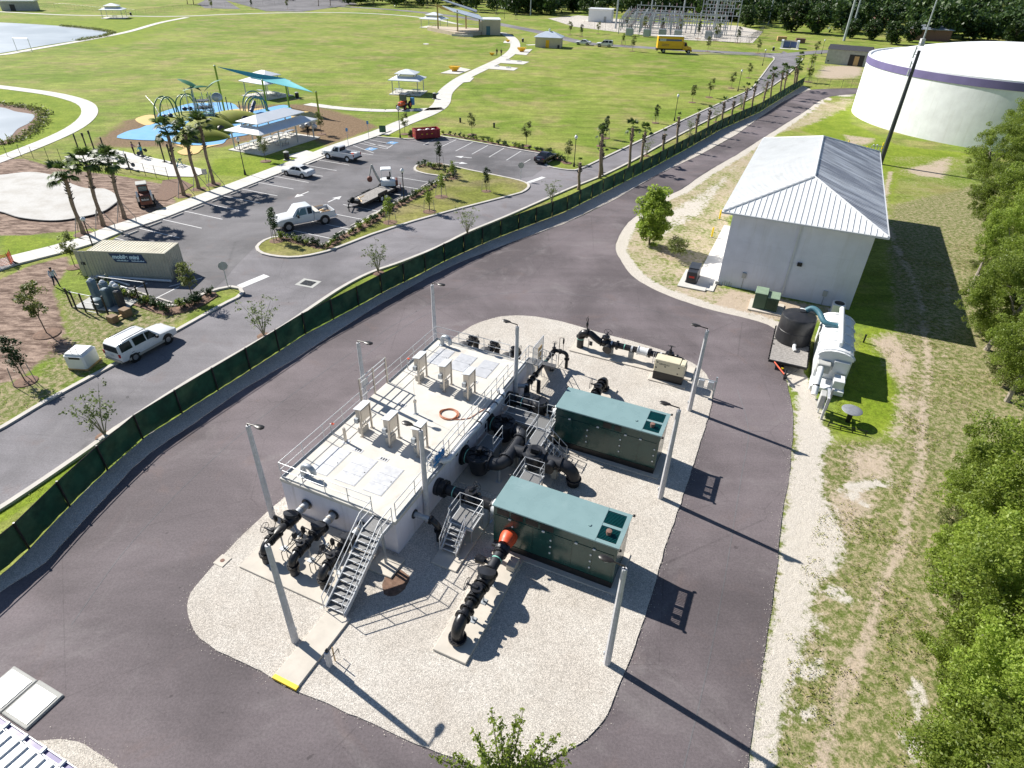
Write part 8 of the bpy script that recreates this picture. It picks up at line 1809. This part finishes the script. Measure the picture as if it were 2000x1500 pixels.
for x,y,z in tops_:
    c = catmull([(0,0,0),(x*.45,y*.3,z*.42),(x,y,z*.82)],5); m.tube(c,[.05-.004*i for i in range(len(c))],5)
    for f in np.linspace(.35,1.02,24): 
        i = min(len(c)-1,int(f*(len(c)-1))); q = np.array(c[i]); pts.append(q+R.normal(size=(9,3))*(.04+.15*(1.05-f)*1.6))
part('stem', m, 'bark', t, kind='stuff'); link('crown', leaf_mesh('crown', leaves(np.concatenate(pts),.105,R),'leaf_bright'), t)
# ------- far wood (one mass) and its nearer single trees
def far_tree(R, n, rx, h, size):
    cl = 26; return leaves(crown_pts(R,n,rx,rx,h*.42,h*.55,cl,rx*.42,.3),size,R,.3,1.3)
protos = [far_tree(np.random.default_rng(50+k), 620, 4.2, 9.5, 1.0) for k in range(5)]
V_ = []; Rf = np.random.default_rng(77)
def in_front(px): return np.interp(px,[640,800,1000,1060,1200,1400,1480,1530,1640,1720,1800,2000,2300],[10,14,28,30,30,40,52,46,66,60,78,84,95])
cnt = 0
for k in range(1100):
    px = Rf.uniform(630,2350); py = in_front(px)-Rf.uniform(0,1)**1.3*105
    if py < -70: continue
    if py > -60:
        g = G(px,max(py,-55)); 
        if g[1] > 1500: continue
        d_ = math.hypot(g[0]-TX,g[1]-TY)
        if d_ < TR+8 or (g[1]<330 and abs(g[0]-118)<16 and abs(g[1]-262)<14): continue
        s = Rf.uniform(.75,1.45)*(1 if g[1] < 450 else 1.5); a = Rf.uniform(0,6.28); P = protos[k%5]; c, sn = math.cos(a)*s, math.sin(a)*s
        V_.append(np.stack([P[:,0]*c-P[:,1]*sn+g[0], P[:,0]*sn+P[:,1]*c+g[1], P[:,2]*s*Rf.uniform(.85,1.25)],1)); cnt += 1
o = link('woodland', leaf_mesh('woodland', np.concatenate(V_),'leaf_forest'), kind='stuff'); o['label'] = 'dense dark green wood filling the far top right'; o['category'] = 'wood'
fartree = make_tree('wood_edge_tree','x','tree',61,10,4.4,4.0,5.0,2600,.75,46,1.5,'leaf_forest','bark',.25,5)
FT = [(1545,62,1.35,'large rounded tree at the wood edge just left of the white waste enclosure'),(1592,66,1.2,'second rounded tree at the wood edge, right of the largest one'),(1455,52,.95,'tree at the wood edge right of the substation gantries'),(1425,40,1.1,'tree rising behind the right end of the substation'),(1505,44,1.0,'tree at the wood edge behind the slim power pole'),(1700,78,.8,'lower tree in front of the brown roofed house'),(1740,86,.85,'bright tree between the concrete shed and the white tank'),(1775,82,.8,'tree left of the pale roofed house'),(1660,74,.75,'tree right behind the concrete shed'),(1120,24,1.2,'pale tree at the wood edge left of the control building'),(1010,24,1.0,'tree at the wood edge behind the far verge lamp'),(1975,92,1.0,'tree peeping over the right side of the white tank roof'),(900,12,1.0,'tree at the wood edge above the stage roof')]
for k,(px,py,s,l) in enumerate(FT):
    g = G(px,py)
    if k == 0: fartree.location = g; fartree.scale = (s,)*3; fartree['label'] = l; fartree['group'] = 'single trees in front of the wood'
    else: dup(fartree, g, R0.uniform(0,6), l, 'single trees in front of the wood', s)
# ------- saplings
sap = [make_tree('sapling','x','young tree',71,3.2,.50,1.05,2.05,1150,.115,30,.27,'leaf_mid','bark',.035,4,None,.2,.85,True), make_tree('sapling','x','young tree',72,3.6,.75,1.15,2.4,1300,.13,34,.3,'leaf_olive','bark',.035,5,None,.2,.8,False), make_tree('sapling','x','young tree',73,3.6,.55,1.5,2.3,1600,.12,40,.27,'leaf_dark','bark',.04,4,None,.1,.8,True)]
us = [False]*3
SAP = [(541,472,2,1.0,'dark leaved sapling at the rounded tip of the planted island by the white pickup'),(762,436,0,1.0,'staked sapling on the planted island nearest the trailer'),(839,415,0,1.0,'second staked sapling on the planted island, below the lamp'),(862,386,0,1.05,'staked sapling at the widest part of the planted island hedge'),(950,375,2,.85,'dark staked sapling alone in the right half of the planted island'),(858,322,2,.9,'dark narrow sapling at the upper inner end of the planted island'),(885,350,0,.8,'small sapling in the shrubs at the inner corner of the island'),
 (379,588,1,1.05,'olive sapling at the corner of the container bays'),(147,522,1,.95,'sapling with a mulch ring left of the beige container'),(92,652,1,1.25,'olive sapling leaning on the bare soil above the wrapped crate'),(50,745,2,1.0,'staked dark sapling at the left picture edge by the kerb'),
 (628,262,1,1.0,'sapling at the right corner of the large shelter'),(519,315,1,1.0,'sapling with a mulch ring below the large shelter slab'),(791,262,1,.95,'slim sapling beside the lamp left of the red skip'),(922,263,1,1.0,'slim sapling on the lawn edge behind the back bays, left one'),(1028,285,1,1.05,'slim sapling on the lawn edge behind the back bays, right one'),(1108,318,1,.9,'sapling right of the maroon car'),(1183,270,2,1.0,'dark sapling on the verge, lower of a pair near the palms'),(1174,285,2,1.0,'dark sapling on the verge, nearer the palms'),(1280,240,2,.9,'dark sapling alone on the lawn near the palm row start'),
 (1352,200,1,1.0,'sapling on the lawn edge, first beyond the verge lamp'),(1385,190,1,1.1,'sapling on the lawn edge, second beyond the verge lamp'),(1428,172,1,1.0,'sapling on the lawn edge, third beyond the verge lamp'),(1462,152,1,1.0,'sapling on the lawn edge, fourth beyond the verge lamp'),(1578,160,0,1.3,'sapling between the palms and the sandy yard, nearest the wire fence'),(1583,135,0,1.4,'sapling between the palms and the sandy yard, middle one'),(1592,108,1,1.2,'sapling near the left wall of the concrete shed'),
 (1135,72,2,1.2,'dark sapling beyond the far road left of the control building'),(1113,68,1,1.3,'sapling at the left corner of the substation yard'),(1168,66,1,1.2,'sapling in front of the control building'),(1216,88,0,1.3,'sapling beside the far road right of the white SUV'),(1235,100,1,1.3,'thin sapling at the near side of the far road'),(1223,60,2,1.5,'dark sapling before the low gantries, left one'),(1258,64,1,1.7,'olive sapling before the low gantries, middle one'),(1292,66,2,1.6,'dark sapling before the low gantries, right one'),(1326,70,1,1.7,'olive sapling behind the yellow truck cab'),(1363,76,2,1.7,'dark sapling before the tall gantry'),(1398,80,1,1.7,'olive sapling at the right end of the substation'),(1440,84,2,1.5,'dark conical sapling by the yard corner'),(1382,101,1,1.3,'thin sapling on the near side of the far road right of the truck'),(1480,104,1,1.2,'thin sapling near the junction lamp'),
 (970,28,2,1.2,'dark sapling on the far verge right of the stage'),(1008,38,2,1.2,'dark sapling on the far verge farther right'),(930,24,2,1.1,'dark sapling behind the stage roof'),(835,14,2,1.2,'dark sapling on the far verge left of the stage'),(792,18,1,1.1,'sapling on the far road verge, second left of the stage'),(730,14,1,1.2,'sapling on the far road verge, third left of the stage'),(690,12,1,1.1,'sapling on the far road verge, leftmost of the row'),(414,19,1,1.3,'sapling at the far parking lot edge, left one'),(492,16,2,1.2,'sapling at the far parking lot edge, middle one'),(562,18,1,1.2,'sapling at the far parking lot edge, right one')]
for px,py,k,s,l in SAP:
    g = G(px,py); src = sap[k]; z = .08 if 500 < px < 960 and py < 480 and py > 320 else 0
    if not us[k]: us[k] = True; src.location = (g[0],g[1],z); src.scale = (s,)*3; src['label'] = l; src['group'] = 'young planted trees'
    else: dup(src, (g[0],g[1],z), R0.uniform(0,6), l, 'young planted trees', s)
# ------- wispy street trees behind the screen fence
def wisp(seed):
    R = np.random.default_rng(seed); t = thing('wispy_tree','x','small tree'); m = MB(); pts = []
    for k in range(9):
        a = k*.7+R.uniform(-.3,.3); e = np.array([math.cos(a)*R.uniform(.5,1.25), math.sin(a)*R.uniform(.5,1.25), R.uniform(1.9,3.1)]); c = catmull([(0,0,0),(e[0]*.35,e[1]*.35,e[2]*.5),e],4); m.tube(c,[.035,.032,.028,.024,.02,.016,.013,.01,.006],5)
        for f in np.linspace(.5,1.05,5): q = np.array(c[min(8,int(f*8))])+R.normal(size=3)*.22; pts.append(q+R.normal(size=(13,3))*np.array([.13,.13,.07]))
    part('stems', m, 'bark_pale', t); link('crown', leaf_mesh('crown', leaves(np.concatenate(pts),.13,R),'leaf_grey'), t); part('mulch_ring', MB().rod((0,0,-.02),(0,0,1),[(0,.6),(.07,.4)],12), 'mulch', t); return t
wp = [wisp(81), wisp(82)]; uw = [False]*2
for k,(px,py,s,l) in enumerate([(206,852,1.1,'wispy small tree behind the screen fence, nearest the camera'),(516,656,1.05,'wispy small tree behind the screen fence opposite the tank corner'),(739,533,1.0,'wispy small tree behind the screen fence beside the drain grate'),(913,457,.95,'wispy small tree behind the screen fence below the planted island'),(1077,398,.95,'wispy small tree behind the screen fence near the island tip stop bar'),(1262,304,.9,'wispy small tree between the first palms of the fence row'),(1347,262,.9,'wispy small tree between the middle palms of the fence row'),(1398,238,.9,'wispy small tree among the far palms, left one'),(1447,212,.9,'wispy small tree among the far palms, middle one'),(1492,190,.9,'wispy small tree among the far palms, right one'),(1345,283,.8,'low wispy tree nearest the fence in the palm row')]):
    g = G(px,py); src = wp[k%2]
    if not uw[k%2]: uw[k%2] = True; src.location = g; src.scale = (s,)*3; src['label'] = l; src['group'] = 'wispy trees behind the screen fence'
    else: dup(src, g, R0.uniform(0,6), l, 'wispy trees behind the screen fence', s)
# ------- palms
def frond_mesh(seed, L=1.5):
    R = np.random.default_rng(seed); m = MB(); c = catmull([(0,0,0),(L*.3,0,.18),(L*.55,0,.16)],3); m.tube(c,[.022,.02,.018,.016,.014,.012,.01],5); o = Vector(c[-1])
    for a in np.linspace(-1.25,1.25,15):
        l = L*.62*(1-.25*abs(a)); d = Vector((math.cos(a),math.sin(a),.05)); tip = o+d*l+Vector((0,0,-.38*l*R.uniform(.5,1.4))); md = o+d*l*.55+Vector((0,0,.02)); s = Vector((-d.y,d.x,0))*.075
        m.add([o, md-s, tip, md+s, md+Vector((0,0,-.02))],[(0,1,4),(0,4,3),(1,2,4),(4,2,3)])
    return m.mesh('frond','leaf_palm')
FR = [frond_mesh(90+k) for k in range(3)]
def palm(lab, base, top, nf=16, fs=1.0, group='sabal palms', boots=True, ring=True):
    """base, top are world points; the trunk leans from one to the other"""
    b = Vector(base); tvec = Vector(top)-b; h = tvec.length; t = thing('palm_tree', lab, 'palm tree', b, 0, group); R = random.Random(int(h*1000+b.x*77)%9999)
    n = 10; c = [tvec*(i/n)+Vector((.05*math.sin(i*.9),.05*math.cos(i*.7),0)) for i in range(n+1)]
    rr = [.27,.22]+[.185+.012*math.sin(i*2.1) for i in range(n-1)]; tk = part('trunk', MB().tube(c, rr, 10), 'palm_trunk', t)
    if boots:
        m = MB()
        for k in range(34):
            f = .62+.36*R.random(); a = R.uniform(0,6.28); p = tvec*f; d = Vector((math.cos(a),math.sin(a),.8)); q = p+Vector((math.cos(a),math.sin(a),0))*.16; m.tube([q, q+d*.22],[.06,.03],4)
        part('leaf_bases', m, 'palm_boot', t, kind='stuff')
    for k in range(nf):
        a = k*2.4; e = R.uniform(-.75,.95) if k > 2 else 1.2; sc = fs*R.uniform(.8,1.15)
        o = link('frond', FR[k%3], t, tuple(tvec+Vector((0,0,.05)))); o.rotation_euler = (R.uniform(-.25,.25), -e, a); o.scale = (sc,)*3
    if ring: part('mulch_ring', MB().rod((0,0,-.02),(0,0,1),[(0,.95),(.07,.7)],14), 'mulch', t)
    return t
def palm_px(lab, bx, by, tx, ty, nf, fs, group, **k):
    b = G(bx,by); h = HG(bx,by,ty); tp = G(tx,ty,h); d = tp-b; L = np.linalg.norm(d[:2]); 
    if L > h*.12: tp = b+np.array([d[0]*h*.12/L, d[1]*h*.12/L, h])
    return palm(lab, b, tp, nf, fs, group, **k)
for q,l in (((162.6,457,124,345),'sabal palm beside the splash pad, nearest the sidewalk lamp'),((201.5,442,168,322),'second sabal palm along the splash pad counting from the container'),((243,427.7,212,316),'third sabal palm along the splash pad, next to the skid steer'),((359,382,325,258),'first of the three sabal palms before the playground'),((388,369,360,262),'middle of the three sabal palms before the playground'),((417,360,390,248),'right of the three sabal palms before the playground, nearest the shelter')):
    t = palm_px(l,*q,24,1.15,'sabal palms by the splash pad and playground')
    for k in range(3): a = k*2.1+.4; part('brace', MB().tube([(1.2*math.cos(a),1.2*math.sin(a),0),(.2*math.cos(a),.2*math.sin(a),1.9)],.04,5), 'wood_grey', t)
PR = [(1130,372,1133,318,3,.5),(1171,350,1176,262,9,.75),(1175,345,1176,292,6,.6),(1228,322,1236,250,12,.85),(1252,308,1260,258,12,.85),(1294,296,1298,262,4,.5),(1321,284,1326,228,4,.5),(1357,268,1364,222,4,.5),(1381,256,1387,215,4,.5),(1408,243,1415,199,6,.6),(1427,232,1434,197,4,.5),(1448,222,1460,172,6,.65),(1466,212,1476,168,7,.65),(1488,202,1500,160,7,.7),(1503,194,1511,144,13,.9),(1522,184,1530,137,12,.9),(1529,180,1538,139,12,.9),(1549,168,1555,129,12,.9),(1552,166,1560,131,12,.9),(1556,150,1563,112,12,.9)]
for i,(bx,by,tx,ty,nf,fs) in enumerate(PR):
    palm_px(f'{"thin cropped" if nf < 9 else "leafy"} sabal palm of the fence row, {ORD[i]} from the planted island end', bx,by+(8 if i > 2 else -2),tx,ty,nf,fs,'sabal palms in the row behind the screen fence', ring=False)
for px,py,ty,l in ((366,8,-14,'far palm pair trunk by the far parking lot, left'),(378,9,-14,'far palm pair trunk by the far parking lot, right'),(622,12,-18,'far dark palm at the top, left one'),(645,11,-20,'far dark palm at the top, right one')): palm_px(l,px,py,px,ty,10,2.2,'far palms by the top parking lot', ring=False)
# ------- hedge shrubs
def shrub(seed, mat='leaf_dark'):
    R = np.random.default_rng(seed); t = thing('hedge_shrub','x','shrub'); p = crown_pts(R,300,.34,.34,.34,.42,14,.16,.2); link('crown', leaf_mesh('crown', leaves(p,.10,R,.3,2.2),mat), t); part('stems', MB().tube([(0,0,0),(.02,0,.4)],.02,4).tube([(.0,0,0),(-.15,.1,.45)],.015,4), 'bark', t); part('mulch_ring', MB().rod((0,0,-.02),(0,0,1),[(0,.42),(.06,.3)],10), 'mulch', t); return t
sh = [shrub(101), shrub(102), shrub(103,'leaf_mid')]; ush = [False]*3
def hedge(px, n, lab, group, z=.1, j=.2):
    P = resample([G(x,y)[:2] for x,y in px], 1.0); D = resample([np.array(p) for p in P], np.sum([np.linalg.norm(b-a) for a,b in zip(P[:-1],P[1:])])/n)
    for i_, p in enumerate(D):
        lab_ = lab.replace('@', ORD[i_]); k = R0.randrange(3); q = (p[0]+R0.uniform(-j,j), p[1]+R0.uniform(-j,j), z); s = R0.uniform(.8,1.3)
        if not ush[k]: ush[k] = True; o = sh[k]; o.location = q; o['label'] = lab_; o['group'] = group
        else: dup(sh[k], q, R0.uniform(0,6), lab_, group, s)
def bed(px, w, z0, z1): struct('mulch_bed', MB().ribbon(resample([G(x,y)[:2] for x,y in px],.8), w, z0, z1), 'mulch')
H1 = [(640,484),(660,470),(697,452),(730,433),(752,417),(785,399),(812,385),(850,363)]
hedge(H1, 30, '@ small shrub of the island bay hedge from its pickup end', 'shrubs of the island hedge'); bed(H1, 1.0, .09, .13)
H2 = [(628,486),(610,480),(590,477),(565,470),(548,468)]; hedge(H2, 9, '@ small shrub round the island tip, counted toward the white pickup nose', 'shrubs at the island tip'); bed(H2, .9, .09, .13)
H3 = [(822,325),(850,332),(880,338),(890,346),(878,352)]; hedge(H3, 14, '@ small green shrub at the inner island end from its rounded kerb', 'shrubs at the inner island end', .1, .5)
H4 = [(198,556),(225,570),(250,580),(290,594),(330,608),(345,607),(380,596),(405,580),(412,575)]; hedge(H4, 26, '@ dark shrub round the container bays, counted from the transformers', 'shrubs round the container bays', .02, .4); bed(H4, 1.5, .0, .04)
H5 = [(868,262),(900,268),(950,277),(1000,287),(1040,294),(1082,300),(1100,316)]; hedge(H5, 26, '@ small green shrub behind the back bays, counted from the red skip', 'shrubs behind the back bays', .0, .3); bed(H5, .8, .0, .03)
hedge([(805,262),(798,266)], 3, '@ of the small green shrubs at the left of the red skip', 'shrubs beside the red skip', .0, .3)
# reeds on pond banks
pts = []
for px in ([(0,204),(40,208),(70,214),(86,221),(84,236),(62,262),(30,276),(0,283)],[(120,51),(180,57),(222,64),(205,71),(150,80)]):
    for p in resample([G(x,y)[:2] for x,y in px], .25): pts.append(np.array([p[0],p[1],.25])+rng.normal(size=(7,3))*np.array([.6,.6,.18]))
o = link('bank_weeds', leaf_mesh('bank_weeds', leaves(np.concatenate(pts),.4,None,.2,3),'leaf_olive'), kind='stuff'); o['label'] = 'brownish weeds along the pond banks'; o['category'] = 'weeds'
# grass and weed tufts on the near rough ground
def tufts(polys, dens, size, mat, name, lab):
    P_ = []
    for px in polys:
        w = W2(px); x0, x1 = min(p[0] for p in w), max(p[0] for p in w); y0, y1 = min(p[1] for p in w), max(p[1] for p in w); n = int((x1-x0)*(y1-y0)*dens)
        c = np.stack([rng.uniform(x0,x1,n), rng.uniform(y0,y1,n)],1); k = poly_m(c[:,0],c[:,1],w,.01) > .5
        f = np.array([mnoise.noise(Vector((a*.35,b*.35,3.)))+.5*mnoise.noise(Vector((a*1.3,b*1.3,9.))) for a,b in c]); k &= f > rng.uniform(-.1,.5,n)
        c = c[k]; 
        for j in range(4): P_.append(np.concatenate([c+rng.normal(size=c.shape)*.10, rng.uniform(.01,.04,(len(c),1))],1))
    o = link(name, leaf_mesh(name, leaves(np.concatenate(P_),size*.55,None,1.2,2.2),mat), kind='stuff'); o['label'] = lab; o['category'] = 'grass'
FIELD = [(1760,470),(1900,480),(1960,760),(1830,900),(1860,1150),(1880,1500),(1500,1500),(1530,1250),(1600,1000),(1640,860),(1760,860)]
tufts([FIELD], 14, .13, 'leaf_weed', 'field_grass', 'green grass tufts on the sandy ground at the right')
tufts([FIELD], 9, .12, 'leaf_straw', 'dry_grass', 'dry straw tufts on the sandy ground at the right')
tufts([[(1640,650),(1740,640),(1752,830),(1660,850),(1625,838)],[(1640,480),(1745,470),(1760,560),(1700,640)]], 14, .11, 'leaf_weed', 'lawn_grass', 'short bright grass round the white unit')
tufts([[(1240,470),(1360,430),(1420,430),(1380,560),(1290,560),(1215,500)],[(1400,420),(1500,270),(1560,255),(1490,330)],[(1400,560),(1560,600),(1520,630),(1400,600)]], 4, .13, 'leaf_weed', 'verge_weeds', 'thin weeds on the sandy verge by the white block building')
tufts([[(-20,1030),(92,940),(180,876),(250,825),(230,850),(110,960),(34,1040),(-20,1090)],[(110,570),(340,606),(460,575),(330,645),(200,705),(90,780),(-20,840),(-20,760),(80,740)]], 9, .12, 'leaf_weed', 'roadside_grass', 'rough grass beside the public road')
tufts([[(515,488),(640,494),(800,436),(1000,380),(1000,355),(900,340),(860,390),(740,440),(650,485)]], 7, .10, 'leaf_weed', 'island_grass', 'grass on the planted island')
# pebbles strayed onto the asphalt
P_ = []
for poly, n_, s_ in ((isl, 3600, .13), ([tuple(G(x,y)[:2]) for x,y in RIGHTROAD2], 1700, .14), (strip_in, 1600, .12), (cut, 300, .12)):
    q = resample([np.array(p) for p in poly], .25); q = np.array(q); c = q[rng.integers(0,len(q),n_)]+rng.normal(size=(n_,2))*s_*(rng.uniform(0,1,(n_,1))**2*3+.3); P_.append(np.concatenate([c, np.full((n_,1),.012)+.045*(rng.uniform(size=(n_,1))>.5)],1))
o = link('loose_pebbles', leaf_mesh('loose_pebbles', leaves(np.concatenate(P_),.034,None,3,1.2),'gravel'), kind='stuff'); o['label'] = 'loose pale pebbles strayed along the gravel edges'; o['category'] = 'pebbles'
# overhead wires
t = thing('power_line', 'thin power lines crossing in front of the far dark wood', 'power line', (0,0,0)); pa = [G(1500,48),G(1648,80),G(1850,76)]
m = MB()
for k in range(3):
    P0, P1 = Vector((40,330,24+k*2)), Vector((120,262,29-k*2)); P2 = Vector((330,300,24+k))
    for A, B in ((P0,P1),(P1,P2)): part('wire', MB().tube([A.lerp(B,f)-Vector((0,0,3*math.sin(math.pi*f))) for f in np.linspace(0,1,12)],.035,4), 'cable', t)
